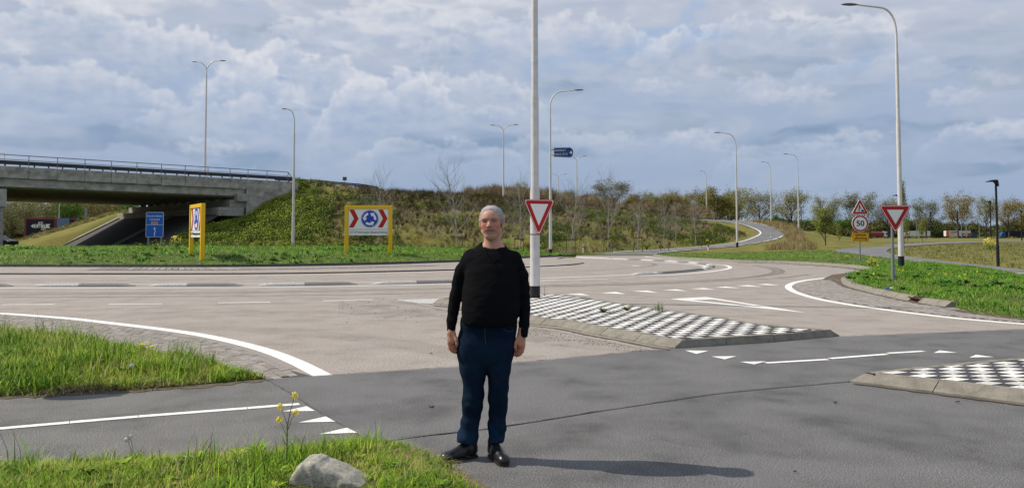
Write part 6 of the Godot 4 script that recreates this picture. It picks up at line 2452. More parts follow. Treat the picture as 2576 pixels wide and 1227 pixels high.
		if q[4] == "leafy":
			for i in 2:
				var w := part(o, "leaves", leaf_clump(60 + i, 18, s * 1.1, s * 0.2), M["weed_leaf"])
				w.rotation.y = i
		elif q[4] == "stalk":
			mb = MB.new()
			mb.tube([Vector3.ZERO, Vector3(0, s * 1.9, 0)], [0.006, 0.003], 5)
			mb.tube([Vector3.ZERO, Vector3(0.05, s * 0.7, 0)], [0.004, 0.002], 5)
			part(o, "stalk", mb.done(), M["wood_stake"])
		else:
			for i in 3:
				var w := part(o, "blades", tuft(70 + i, 16, s * (1.5 if q[4] == "grass" else 0.8), s * (0.6 if q[4] == "grass" else 2.2), 0.012, 0.35), M["weed_leaf"])
				w.rotation.y = i * 2.0
				w.position.x = (i - 1) * s * (0.25 if q[4] == "grass" else 1.4)
	# bits on the road
	for q in [[1083, 1023.5, 0.07, "small dark twig on the asphalt left of the man"], [1083, 889, 0.05, "dark speck of bark on the concrete left of the man"], [2100, 1012, 0.05, "small dark clod on the asphalt before the right island"], [1680, 928.5 - 48, 0.06, "dark scrap by the island corner"], [2000, 1187, 0.02, "small dark pebble on the asphalt at bottom right"], [2410, 1011, 0.05, "dark clod on the asphalt by the right island kerb"]]:
		var c := g(q[0], q[1], 0.014)
		o = thing("road_debris", q[3], "debris", "", c)
		mb = MB.new()
		mb.box(Transform3D(Basis(Vector3(0, 1, 0), q[0]), Vector3(0, 0.005, 0)), Vector3(q[2], 0.009, 0.012), 0.003)
		mb.box(Transform3D(Basis(Vector3(0, 1, 0), q[0] + 0.7), Vector3(q[2] * 0.3, 0.006, 0.004)), Vector3(q[2] * 0.4, 0.011, 0.014), 0.003)
		part(o, "scrap", mb.done(), M["sign_black"])
	var gravel := []
	for i in 150:
		var x := rng.randf_range(860, 1150)
		var y := 752 + pow(rng.randf(), 1.6) * 60
		var c := g(x, y, 0.004)
		gravel.append(Transform3D(Basis(Vector3.UP, rng.randf() * 6.0).scaled(Vector3.ONE * rng.randf_range(0.2, 0.75)), c))
	for i in 200:
		var t := rng.randf()
		var c := g(lerpf(1330, 1690, t) + rng.randf_range(-40, 10), lerpf(826, 884, t) + rng.randf_range(-2, 14), 0.004)
		gravel.append(Transform3D(Basis(Vector3.UP, rng.randf() * 6.0).scaled(Vector3.ONE * rng.randf_range(0.15, 0.6)), c))
	var gm := MB.new()
	gm.box(Transform3D(), Vector3(0.03, 0.02, 0.022), 0.006)
	st = spread(self, "gravel", gm.done(), M["dirt_dark"], gravel, [])
	tag(st, "dark grit scattered on the concrete around the checkered island", "grit")
	p = g(2237, 727, 0.17)
	o = thing("litter", "crumpled blue and white wrapper in the right verge by the kerb", "litter", "", p)
	mb = MB.new()
	mb.box(Transform3D(Basis(Vector3(0, 0, 1), 0.3), Vector3(-0.03, 0.02, 0)), Vector3(0.10, 0.04, 0.06), 0.01)
	part(o, "blue_end", mb.done(), M["sign_blue"])
	mb = MB.new()
	mb.box(Transform3D(Basis(Vector3(0, 0, 1), 0.1), Vector3(0.06, 0.03, 0)), Vector3(0.12, 0.035, 0.05), 0.01)
	part(o, "white_end", mb.done(), M["sign_white"])


func petal_ball(seed_: int, petals: int, r: float, s: float) -> ArrayMesh:
	var q := RandomNumberGenerator.new()
	q.seed = seed_
	var mb := MB.new()
	for k in petals:
		var n := Vector3(q.randfn(), q.randfn(), q.randfn()).normalized()
		var p := n * r * pow(q.randf(), 0.33)
		var a := n.cross(Vector3(q.randfn(), q.randfn(), q.randfn())).normalized()
		var b := n.cross(a)
		mb.quad(p - a * s, p + b * s, p + a * s, p - b * s)
	return mb.done()


# ---------- trees and shrubs ----------
class Grower:
	var r := RandomNumberGenerator.new()
	var wood := MB.new()
	var tips: Array = []
	var levels := 3
	var kids := [6, 5, 4]
	var angle := [0.55, 0.6, 0.7]
	var shrink := [0.62, 0.6, 0.55]
	var lift := 0.25
	var crook := 0.16
	var start := [0.35, 0.3, 0.3]
	var thin := [0.5, 0.5, 0.5]
	var bare_share := 0.0

	func limb(p: Vector3, dir: Vector3, len: float, rad: float, level: int) -> void:
		var n := 6 if level == 0 else 4 if level == 1 else 3
		var pts := [p]
		var rads := [rad]
		var d := dir
		var q := p
		for k in n:
			d = (d + Vector3(r.randf_range(-1, 1), r.randf_range(-0.5, 0.5), r.randf_range(-1, 1)) * crook * (0.35 if level == 0 else 1.0) + Vector3.UP * lift * (0.3 if level == 0 else 1.0) / n).normalized()
			q = q + d * len / n
			pts.append(q)
			rads.append(rad * lerpf(1.0, 0.35 if level < levels else 0.25, float(k + 1) / n))
		wood.tube(pts, rads, 7 if level == 0 else 4 if level == 1 else 3, level == 0)
		if level >= levels:
			tips.append([pts[n], d, len])
			tips.append([pts[n - 1], d, len])
			return
		var m: int = kids[level]
		for k in m:
			var t := lerpf(start[level], 1.0, (k + r.randf() * 0.8) / m)
			var f := t * n
			var i := mini(int(f), n - 1)
			var at_: Vector3 = (pts[i] as Vector3).lerp(pts[i + 1], f - i)
			var along: Vector3 = (pts[i + 1] - pts[i]).normalized()
			var around := along.cross(Vector3(r.randf_range(-1, 1), r.randf_range(-1, 1), r.randf_range(-1, 1))).normalized()
			if level == 0:
				var a := k * 2.4 + r.randf() * 0.8
				around = Vector3(cos(a), 0, sin(a))
			var out: Vector3 = (along + around * tan(angle[level] * r.randf_range(0.7, 1.25))).normalized()
			limb(at_, out, len * shrink[level] * r.randf_range(0.7, 1.15) * (1.15 - 0.45 * t if level == 0 else 1.0), rads[i] * thin[level], level + 1)
		if level > 0:
			tips.append([pts[n], d, len * 0.5])


func leaves_on(tips: Array, per: int, size: float, wide: float, seed_: int, tones: Array) -> ArrayMesh:
	var r := RandomNumberGenerator.new()
	r.seed = seed_
	var mb := MB.new()
	for t in tips:
		if r.randf() < 0.12:
			continue
		var clump: float = r.randf()
		for k in per:
			var p: Vector3 = t[0] + Vector3(r.randfn(), r.randfn() * 0.8, r.randfn()) * wide
			var n := Vector3(r.randfn(), r.randfn() + 0.4, r.randfn()).normalized()
			var a := n.cross(Vector3(r.randfn(), r.randfn(), r.randfn())).normalized()
			var b := n.cross(a)
			var s := size * r.randf_range(0.6, 1.3)
			var c: Color = (tones[0] as Color).lerp(tones[1], clampf(clump * 0.8 + r.randf() * 0.35, 0, 1))
			mb.col = c
			var nn: Vector3 = (n + (p - t[0]).normalized() * 0.6 + Vector3.UP * 0.3).normalized()
			var i := mb.vert(p - a * s, nn)
			mb.vert(p + b * s * 0.55, nn)
			mb.vert(p + a * s, nn)
			mb.vert(p - b * s * 0.55, nn)
			mb.ix.append_array([i, i + 1, i + 2, i, i + 2, i + 3])
	return mb.done()


func tree_kind(kin: String, seed_: int, spec: Dictionary) -> Node3D:
	var gr := Grower.new()
	gr.r.seed = seed_
	for k in spec.get("set", {}):
		gr.set(k, spec.set[k])
	gr.limb(Vector3(0, -0.3, 0), Vector3(spec.get("tilt", 0.0), 1, 0).normalized(), spec.tall, spec.radius, 0)
	for x in spec.get("stems", []):
		gr.limb(Vector3(x * 0.1, -0.3, 0), Vector3(x, 1.6, x * 0.4).normalized(), spec.tall * 0.85, spec.radius * 0.7, 0)
	var o := Node3D.new()
	o.set_meta("kin", kin)
	part(o, "trunk", gr.wood.done(), M[spec.bark])
	if spec.get("per", 0) > 0:
		part(o, "crown", leaves_on(gr.tips, spec.per, spec.size, spec.wide, seed_ + 1, spec.tones), M["leaf"])
	return o


func plant_tree(proto: Node3D, label: String, group: String, px: float, foot: float, top: float, depth: float, natural: float, turn: float, broad := 1.0, crown := "") -> Node3D:
	var p := at(px, foot, depth)
	var h := at(px, top, depth).y - p.y
	var s := h / natural * 1.08
	broad *= 1.12
	var o := again(proto, label, p, turn, Vector3(s * broad, s, s * broad))
	o.set_meta("category", "tree")
	if group:
		o.set_meta("group", group)
	if crown and o.has_node("crown"):
		(o.get_node("crown") as MeshInstance3D).material_override = M[crown]
	return o


func height_of(o: Node3D) -> float:
	var top := 0.1
	for c in o.get_children():
		var b: AABB = (c as MeshInstance3D).mesh.get_aabb()
		top = maxf(top, b.position.y + b.size.y)
	return top


func build_trees() -> void:
	var tint := {"leaf_brown": Color(1.0, 0.93, 0.82), "leaf_orange": Color(1.0, 0.91, 0.70), "leaf_grey": Color(0.86, 0.88, 0.92), "leaf_green": Color(0.62, 0.86, 0.42)}
	for k in tint:
		var m: StandardMaterial3D = M["leaf"].duplicate()
		m.resource_name = k
		m.albedo_color = tint[k]
		M[k] = m
	var elm := []
	for k in 4:
		elm.append(tree_kind("field_tree", 31 + k * 7, {"tall": 7.0, "radius": 0.26, "bark": "bark", "per": 14, "size": 0.115, "wide": 0.46, "tones": [Color(0.13, 0.135, 0.06), Color(0.33, 0.325, 0.16)],
			"set": {"kids": [12, 6, 4], "angle": [0.78, 0.65, 0.65], "shrink": [0.66, 0.62, 0.5], "lift": 0.5, "start": [0.16, 0.3, 0.3], "thin": [0.5, 0.55, 0.5], "crook": 0.2}}))
	var thick := []
	for k in 3:
		thick.append(tree_kind("bushy_tree", 71 + k * 5, {"tall": 6.0, "radius": 0.22, "bark": "bark", "per": 17, "size": 0.13, "wide": 0.45, "stems": [0.5, -0.6], "tones": [Color(0.12, 0.12, 0.035), Color(0.33, 0.315, 0.10)],
			"set": {"kids": [7, 4, 4], "angle": [0.6, 0.6, 0.6], "shrink": [0.62, 0.62, 0.5], "lift": 0.45, "start": [0.15, 0.3, 0.3], "crook": 0.2}}))
	var birch := []
	for k in 4:
		birch.append(tree_kind("bare_birch", 11 + k * 3, {"tall": 7.6, "radius": 0.075, "bark": "birch_bark",
			"set": {"kids": [24, 6, 3], "angle": [0.85, 0.55, 0.5], "shrink": [0.40, 0.5, 0.55], "lift": 0.7, "start": [0.2, 0.25, 0.3], "thin": [0.42, 0.6, 0.7], "crook": 0.22}}))
	var sapling := []
	for k in 2:
		sapling.append(tree_kind("willow_sapling", 91 + k * 3, {"tall": 6.0, "radius": 0.07, "bark": "bark", "per": 11, "size": 0.09, "wide": 0.26, "tones": [Color(0.13, 0.16, 0.025), Color(0.30, 0.32, 0.07)],
			"set": {"kids": [13, 5, 3], "angle": [0.55, 0.5, 0.5], "shrink": [0.40, 0.5, 0.5], "lift": 0.7, "start": [0.08, 0.3, 0.3], "thin": [0.5, 0.5, 0.6], "crook": 0.2}}))
	var row := "row of trees beyond the ramp"
	var e := func(k): return elm[k % 4]
	var list := [
		[0, 1542, 540, 452, 190, 1.55, "leaf_grey", "big round grey-green tree behind the crest of the bank"],
		[1, 1428, 525, 474, 200, 1.2, "", "brownish tree behind the bank, right of the blue direction sign's lamp"],
		[2, 1631, 540, 478, 180, 0.9, "", "olive-brown tree between the grey-green tree and the thicket"],
		[3, 1308, 520, 457, 200, 0.8, "", "thin brownish tree behind the bank, touching the tall pole on its left"],
		[0, 1366, 515, 474, 210, 0.7, "", "small bare-looking tree between the tall pole and the second pole"],
		[2, 1719, 575, 477, 175, 1.0, "leaf_brown", "brown bushy-crowned tree left of the thin ramp lamp"],
		[1, 1765, 570, 472, 215, 0.9, "leaf_grey", "pale bare tree standing just left of the thin ramp lamp"],
		[3, 1858, 582, 471, 230, 0.8, "", "slim brownish tree right behind the black-sleeved ramp lamp"],
		[0, 1909, 583, 476, 220, 1.05, "", "spreading tree with dark forked limbs left of the slim lamp behind the bend"],
		[1, 1994, 590, 471, 240, 1.05, "", "large rounded tree right behind the outer bend lamp"],
		[2, 2081, 596, 485, 300, 0.85, "", "brownish tree behind the pale willow sapling"],
		[3, 2162, 596, 482, 330, 1.0, "leaf_grey", "wide tree directly behind the road works triangle"],
		[1, 2236, 596, 493, 330, 0.85, "", "tree whose crown shows left of the pole above the give-way sign"],
		[0, 2331, 597, 499, 380, 0.9, "leaf_grey", "small-crowned tree right of the give-way sign"],
		[2, 2412, 598, 480, 410, 0.95, "leaf_orange", "big orange-brown tree standing before the orange-ended trailer"],
		[3, 2482, 597, 494, 430, 0.75, "", "narrow tree behind the nearest black lamp's arm"],
		[1, 2541, 598, 494, 420, 0.85, "leaf_orange", "orange-brown tree right of the nearest black lamp"],
		[2, 2592, 598, 497, 430, 0.85, "leaf_orange", "orange-brown tree cut by the right edge of the view"]]
	for q in list:
		var src: Node3D = e.call(q[0])
		plant_tree(src, q[7], row, q[1], q[2], q[3], q[4], height_of(src), q[1] * 0.7, q[5], q[6])
	var bushy := [[0, 1802, 566, 470, 190, 1.1, "", "dense olive-yellow tree right of the thin ramp lamp"], [1, 1690, 560, 478, 165, 1.2, "leaf_brown", "dense brown thicket tree left of the thin ramp lamp"], [2, 1832, 580, 486, 205, 1.0, "", "olive tree between thin lamp and black-sleeved ramp lamp"], [0, 1600, 540, 488, 170, 1.4, "leaf_brown", "low tawny tree under the small distant lamp"], [1, 1480, 530, 486, 185, 1.2, "leaf_brown", "low tawny tree left of the round grey-green tree"], [2, 1660, 545, 486, 160, 1.2, "", "olive scrub tree at the left end of the thicket"],
		[2, 2025, 596, 548, 200, 1.6, "leaf_green", "dark green bush under the large rounded tree"], [0, 1945, 580, 540, 190, 1.5, "leaf_green", "green bush behind the slim bend lamp"], [1, 2110, 598, 550, 280, 1.5, "leaf_green", "green bush left of the 50 sign"], [2, 2140, 598, 545, 300, 1.4, "leaf_green", "fresh green bush behind the sign post's left side"]]
	for q in bushy:
		var src: Node3D = thick[q[0]]
		plant_tree(src, q[7], "thicket trees beyond the bank", q[1], q[2], q[3], q[4], height_of(src), q[1] * 0.9, q[5], q[6])
	var bl := [[0, 953, 624, 412, 76, "bare birch behind the yellow board facing the road"], [1, 1152.5, 627, 391, 75, "tallest bare birch on the bank left of the man's head"], [2, 1309, 631, 428, 72.5, "bare birch on the bank just left of the give-way sign"], [3, 1437, 635, 440, 71, "bare birch right of the blue direction sign's lamp post"], [0, 1530.5, 630, 418, 77, "bare birch with three stakes midway between lamp post and ramp"], [1, 1605.5, 627, 480, 79, "slender bare birch, second right of the lamp post with stakes"], [2, 1672, 624, 468, 84, "bare birch left of the thicket above the ramp mouth"], [3, 1752, 614, 492, 92, "bare birch standing just above the green number board"], [1, 1700, 622, 500, 90, "short bare birch between the two above the ramp mouth"]]
	for q in bl:
		var src: Node3D = birch[q[0]]
		plant_tree(src, q[5], "young birches along the foot of the bank", q[1], q[2], q[3], q[4], height_of(src), q[1] * 1.3, 1.0 if q[1] < 1500 else 0.85)
	for q in [[953, 626, 75.5, "stakes around the birch behind the yellow board"], [1152.5, 628, 74.5, "stakes around the tallest birch"], [1306, 634, 72, "dark stakes beside the birch left of the give-way sign"], [1436, 636, 70.5, "stakes beside the birch right of the lamp post"], [1530, 631, 76.5, "stakes around the birch midway to the ramp"], [1605, 628, 78.5, "stakes around the slender birch"], [1672, 625, 83.5, "stakes around the birch left of the thicket"], [1755, 614, 91.5, "stakes above the green number board"]]:
		var f := at(q[0], q[1], q[2])
		var o := thing("tree_stakes", q[3], "tree stakes", "wooden stakes that hold the young birches", f)
		for x in [-0.42, 0.42]:
			var mb := MB.new()
			mb.tube([Vector3(x, -0.3, 0.1), Vector3(x * 0.85, 1.25, 0.1)], [0.045, 0.04], 6)
			part(o, "stake", mb.done(), M["wood_stake"])
		var mb := MB.new()
		mb.box(Transform3D(Basis(), Vector3(0, 1.12, 0.15)), Vector3(0.9, 0.09, 0.03))
		part(o, "crossbar", mb.done(), M["wood_stake"])
	var sl := [[0, 2078, 614, 520, 105, 1.6, "", "pale yellow-green willow sapling left of the road works sign"], [1, 2275.5, 620, 459, 95, 0.45, "leaf_grey", "slender light green sapling right behind the tall pole"], [1, 2322, 606, 552, 190, 1.0, "", "low willow sapling before the plain white trailer"], [0, 2285, 606, 556, 170, 0.8, "", "low sapling just right of the give-way post"], [1, 2112, 612, 565, 120, 0.9, "", "small sapling between the willow and the sign post"], [0, 1590, 606, 560, 86, 0.8, "", "young shrub with fresh leaves above the ramp mouth"], [1, 1800, 606, 560, 108, 1.0, "", "fresh yellow-green sapling inside the ramp bend, upper one"], [0, 1745, 618, 570, 95, 1.0, "", "fresh yellow-green sapling inside the ramp bend, lower one"], [0, 1545, 626, 570, 76, 1.2, "", "leafy yellow-green shrub beside the midway birch"]]
	for q in sl:
		var src: Node3D = sapling[q[0]]
		plant_tree(src, q[7], "willow saplings", q[1], q[2], q[3], q[4], height_of(src), q[1], q[5], q[6])
	# trees seen under the bridge
	var ul := [[0, 22, 515, 150, "olive tree under the bridge left of the lorry"], [1, 62, 512, 165, "olive tree above the lorry's left end"], [2, 112, 510, 172, "olive tree above the lorry's middle"], [3, 178, 508, 168, "yellow-green tree between lorry and grey mast"], [0, 236, 508, 175, "bare brown tree right of the thick grey mast"], [1, 283, 506, 180, "bare brown tree left of the abutment corner"], [2, 325, 500, 150, "yellowish tree at the abutment corner"]]
	for q in ul:
		var src: Node3D = elm[q[0]]
		plant_tree(src, q[4], "trees seen under the bridge", q[1], 618, q[2] - 12, q[3], height_of(src), q[1], 0.8, "leaf_brown" if q[1] > 200 and q[1] < 300 else "leaf_green" if q[1] == 178 or q[1] == 325 else "")
	for list_ in [elm, thick, birch, sapling]:
		for o in list_:
			o.free()
	build_undergrowth()


func shrub(seed_: int, n: int, r: float, leaf: float, twigs: int, tone: float) -> ArrayMesh:
	var q := RandomNumberGenerator.new()
	q.seed = seed_
	var mb := MB.new()
	for k in twigs:
		var d := Vector3(q.randfn() * 0.5, 1.0, q.randfn() * 0.5).normalized() * r * q.randf_range(0.8, 1.7)
		var w := Vector3(0.012, 0, 0.006) * r * 2.0
		mb.col = Color(0.55, 0.45, 0.38) * tone
		mb.tri(-w, d, w)
	for k in n:
		var p := Vector3(q.randfn(), absf(q.randfn()) * 0.9, q.randfn()).normalized() * r * sqrt(q.randf_range(0.15, 1.0))
		p.y = absf(p.y) * 1.05
		var nn := (p.normalized() + Vector3(q.randfn(), q.randfn() + 0.5, q.randfn()) * 0.5).normalized()
		var a := nn.cross(Vector3(q.randfn(), q.randfn(), q.randfn())).normalized()
		var b := nn.cross(a)
		var s := leaf * q.randf_range(0.6, 1.3)
		var l := q.randf_range(0.7, 1.2)
		mb.col = Color(l, l, l)
		var i := mb.vert(p - a * s, nn)
		mb.vert(p + b * s * 0.6, nn)
		mb.vert(p + a * s, nn)
		mb.vert(p - b * s * 0.6, nn)
		mb.ix.append_array([i, i + 1, i + 2, i, i + 2, i + 3])
	return mb.done()


func build_undergrowth() -> void:
	var leafy := [shrub(1, 70, 0.5, 0.085, 4, 0.1), shrub(2, 70, 0.55, 0.075, 4, 0.1), shrub(3, 60, 0.45, 0.09, 3, 0.1)]
	var twiggy := [shrub(4, 26, 0.5, 0.045, 30, 0.32), shrub(5, 20, 0.45, 0.05, 34, 0.36)]
	var reeds := [tuft(31, 12, 0.75, 0.5, 0.02, 0.6), tuft(32, 12, 0.65, 0.6, 0.022, 0.9)]
	var grassy := [tuft(33, 10, 0.35, 0.5, 0.025, 1.0), tuft(34, 10, 0.3, 0.5, 0.025, 1.2)]
	var zone := PackedVector2Array([Vector2(-37, 75.5), Vector2(-33, 72), Vector2(-24, 71.5), Vector2(-9, 71), Vector2(3, 68.5), Vector2(8, 70), Vector2(12, 76), Vector2(19, 92), Vector2(27, 104), Vector2(32, 110), Vector2(34, 122), Vector2(32, 134), Vector2(30, 146)])
	for k in range(bank_top.size() - 1, -1, -1):
		zone.append(Vector2(bank_top[k].x, -bank_top[k].z + 2.5))
	zone.append_array(PackedVector2Array([Vector2(-22.6, 87.0), Vector2(-26.8, 82.8), Vector2(-31.5, 79.6)]))
	var noise := FastNoiseLite.new()
	noise.seed = 21
	noise.frequency = 0.11
	var bag := {"leafy": [[], []], "twiggy": [[], []], "reeds": [[], []], "grassy": [[], []]}
	var lo := Vector2(-34, 68)
	var hi := Vector2(36, 150)
	var made := 0
	while made < 24000:
		var p := Vector2(rng.randf_range(lo.x, hi.x), rng.randf_range(lo.y, hi.y))
		if not Geometry2D.is_point_in_polygon(p, zone):
			continue
		made += 1
		if beside_ramp(p.x, p.y).x < 1.2:
			continue
		var sx := 1288.0 + p.x / p.y * F
		var e := lie(p.x, p.y)
		var n := noise.get_noise_2d(p.x, p.y * 0.8)
		var n2 := noise.get_noise_2d(p.x * 2.7 + 90, p.y * 2.7)
		var lush := smoothstep(880.0, 740.0, sx) * (0.45 + 0.25 * smoothstep(1.5, 4.0, e)) + n * 0.9 - 0.04 + 0.12 * smoothstep(1380, 1550, sx)
		if e > 5.5:
			lush -= 0.25 * smoothstep(800, 900, sx)
		var kind := "reeds"
		var c := Color(0.24, 0.20, 0.10).lerp(Color(0.50, 0.43, 0.26), clampf(0.5 + n2, 0, 1))
		var s := rng.randf_range(0.5, 1.05)
		if e < 1.1 and rng.randf() < 0.75:
			kind = "grassy"
			c = Color(0.09, 0.16, 0.02).lerp(Color(0.22, 0.26, 0.055), clampf(0.5 + n2, 0, 1))
		elif lush > 0.28 + rng.randf_range(-0.25, 0.25):
			kind = "leafy"
			var bright := smoothstep(900.0, 720.0, sx)
			c = Color(0.085, 0.125, 0.018).lerp(Color(0.24, 0.31, 0.028), clampf(bright * 0.6 + n2 * 1.1 + 0.12 + rng.randf_range(-0.2, 0.2), 0, 1))
			s *= 1.15
		elif rng.randf() < 0.25:
			kind = "twiggy"
			c = Color(0.20, 0.15, 0.09).lerp(Color(0.38, 0.31, 0.20), clampf(0.5 + n2, 0, 1))
		elif n2 > -0.1 and rng.randf() < 0.45:
			kind = "grassy"
			c = Color(0.09, 0.15, 0.02).lerp(Color(0.20, 0.23, 0.05), rng.randf())
			s *= 1.4
		if e > 4.0 and p.y > 90 and rng.randf() < 0.35 and sx > 900 and sx < 1420:
			kind = "twiggy"
			s *= 1.1
		bag[kind][0].append(Transform3D(Basis(Vector3.UP, rng.randf() * TAU).scaled(Vector3(s, s * rng.randf_range(0.8, 1.3), s)), Vector3(p.x, e, -p.y)))
		bag[kind][1].append(c)
	var bank := Node3D.new()
	bank.name = "bank_undergrowth"
	add_child(bank)
	tag(bank, "brambles, dry stems and rough grass covering the motorway bank", "undergrowth")
	bank.set_meta("kind", "stuff")
	for kind in bag:
		var meshes: Array = {"leafy": leafy, "twiggy": twiggy, "reeds": reeds, "grassy": grassy}[kind]
		for m in meshes.size():
			var xs := []
			var cs := []
			for k in range(m, bag[kind][0].size(), meshes.size()):
				xs.append(bag[kind][0][k])
				cs.append(bag[kind][1][k])
			spread(bank, {"leafy": "brambles", "twiggy": "bare_scrub", "reeds": "dry_stems", "grassy": "rough_grass"}[kind], meshes[m], M["leaf"] if kind in ["leafy", "twiggy"] else M["blade"], xs, cs)
	# thin bare shoots along the crest
	var xs := []
	var cs := []
	for k in 900:
		var f := rng.randf() * (bank_top.size() - 1.001)
		var a: Vector3 = bank_top[int(f)].lerp(bank_top[int(f) + 1], fposmod(f, 1.0))
		var sx := 1288.0 + a.x / -a.z * F
		if sx < 900 or sx > 1700:
			continue
		var s := rng.randf_range(0.4, 1.2)
		xs.append(Transform3D(Basis(Vector3.UP, rng.randf() * TAU).scaled(Vector3(s, s * 1.4, s)), a + Vector3(rng.randf_range(-1, 1), -0.1, rng.randf_range(-2.5, 1.0))))
		cs.append(Color(0.11, 0.085, 0.06).lerp(Color(0.20, 0.16, 0.11), rng.randf()))
	spread(bank, "crest_shoots", shrub(8, 5, 0.5, 0.04, 26, 0.55), M["leaf"], xs, cs)
	# woods: far belts that read as one mass
	var big := [shrub(11, 220, 1.0, 0.11, 8, 0.3), shrub(12, 220, 1.0, 0.10, 8, 0.3)]
	var wispy := [shrub(13, 420, 1.0, 0.048, 26, 0.75), shrub(14, 420, 1.0, 0.044, 26, 0.75)]
	belt("far_woods", "dark green wood closing the view behind the parked lorries", big, 480, [[1740, 598, 556], [1950, 598, 556], [2100, 598, 552], [2300, 598, 553], [2480, 598, 556], [2700, 598, 552]], 620, [Color(0.03, 0.045, 0.012), Color(0.08, 0.10, 0.02), Color(0.15, 0.14, 0.035)], 4.2)
	belt("mid_scrub", "dark green scrub along the foot of the trees beyond the ramp", big, 185, [[1830, 582, 556], [1930, 585, 556], [2040, 598, 556], [2110, 598, 565], [2180, 599, 575]], 260, [Color(0.03, 0.045, 0.012), Color(0.085, 0.10, 0.02), Color(0.15, 0.13, 0.04)], 1.8)
	belt("tawny_scrub", "tawny bare scrub showing above the crest of the bank", wispy, 165, [[1170, 500, 470], [1250, 500, 462], [1330, 512, 466], [1430, 520, 486], [1560, 530, 500], [1700, 560, 508], [1790, 565, 520]], 520, [Color(0.19, 0.145, 0.085), Color(0.30, 0.24, 0.13), Color(0.38, 0.33, 0.18)], 1.5)
	belt("bridge_woods", "olive brown wood seen through under the bridge", big, 195, [[-60, 620, 500], [60, 620, 500], [200, 620, 502], [330, 612, 495]], 620, [Color(0.08, 0.085, 0.022), Color(0.15, 0.14, 0.045), Color(0.24, 0.23, 0.05)], 2.2)
	belt("lay_by_hedge", "low clipped hedge before the parked lorries", big, 425, [[2100, 600, 597.5], [2576, 600.5, 598.3], [2700, 600.5, 598.3]], 260, [Color(0.02, 0.035, 0.01), Color(0.05, 0.07, 0.018)], 0.9)
	# grass bank beyond the bridge
	var slope := Node3D.new()
	slope.name = "bridge_slope_grass"
	add_child(slope)
	tag(slope, "tawny grass slope beside the abutment under the bridge", "grass")
	slope.set_meta("kind", "stuff")
	var sz := PackedVector2Array([Vector2(-64, 108), Vector2(-50, 116), Vector2(-44, 132), Vector2(-66, 124), Vector2(-72, 110)])
	sow(slope, "tufts", sz, 5200, grassy, func(x, d): return lie(x, d), Vector2(0.8, 1.6), [Color(0.09, 0.12, 0.02), Color(0.24, 0.20, 0.06), Color(0.34, 0.26, 0.12)])
	sz = PackedVector2Array([Vector2(-50, 60), Vector2(-20, 66), Vector2(4, 66), Vector2(8, 70), Vector2(-9, 73), Vector2(-33, 73), Vector2(-50, 72)])
	sow(slope, "tufts", sz, 3200, grassy, func(x, d): return lie(x, d), Vector2(0.6, 1.1), [Color(0.05, 0.10, 0.015), Color(0.12, 0.16, 0.03)])


func belt(called: String, label: String, meshes: Array, depth: float, line: Array, count: int, tones: Array, size: float) -> void:
	var xs := [[], []]
	var cs := [[], []]
	for k in count:
		var f := rng.randf() * (line.size() - 1.001)
		var i := int(f)
		var t := fposmod(f, 1.0)
		var px: float = lerpf(line[i][0], line[i + 1][0], t)
		var lo: float = lerpf(line[i][1], line[i + 1][1], t)
		var hi: float = lerpf(line[i][2], line[i + 1][2], t)
		hi += sin(px * 0.021) * 5.0 + sin(px * 0.053 + 1.0) * 4.0 + sin(px * 0.13) * 2.0 if lo - hi > 5.0 else 0.0
		var d := depth + rng.randf_range(-0.06, 0.06) * depth
		var a := at(px, lo, d)
		var b := at(px, hi, d)
		var s := size * rng.randf_range(0.6, 1.2)
		var y := lerpf(a.y, maxf(a.y, b.y - s), pow(rng.randf(), 0.8))
		var m := rng.randi() % 2
		xs[m].append(Transform3D(Basis(Vector3.UP, rng.randf() * TAU).scaled(Vector3(s, s, s)), Vector3(a.x, y, a.z)))
		var c := rng.randf() * (tones.size() - 1.001)
		cs[m].append((tones[int(c)] as Color).lerp(tones[int(c) + 1], fposmod(c, 1.0)))
	var o := Node3D.new()
	o.name = called
	add_child(o)
	tag(o, label, "woodland")
	o.set_meta("kind", "stuff")
	for m in 2:
		spread(o, "foliage", meshes[m], M["leaf"], xs[m], cs[m])


# ---------- the man ----------
const MX := 1222.0
const MY := 1156.0
const ML := 0.002985


func mp(px: float, py: float, z := 0.0) -> Vector3:
	return Vector3((px - MX) * ML, (MY - py) * ML, z)


# rows: [y, left edge, right edge, z, flatness]
func rows_to_field(f: Field, rows: Array, k: float) -> void:
	for i in rows.size() - 1:
		var a: Array = rows[i]
		var b: Array = rows[i + 1]
		f.cone(mp((a[1] + a[2]) * 0.5, a[0], a[3]), mp((b[1] + b[2]) * 0.5, b[0], b[3]), (a[2] - a[1]) * 0.5 * ML, (b[2] - b[1]) * 0.5 * ML, k, a[4])


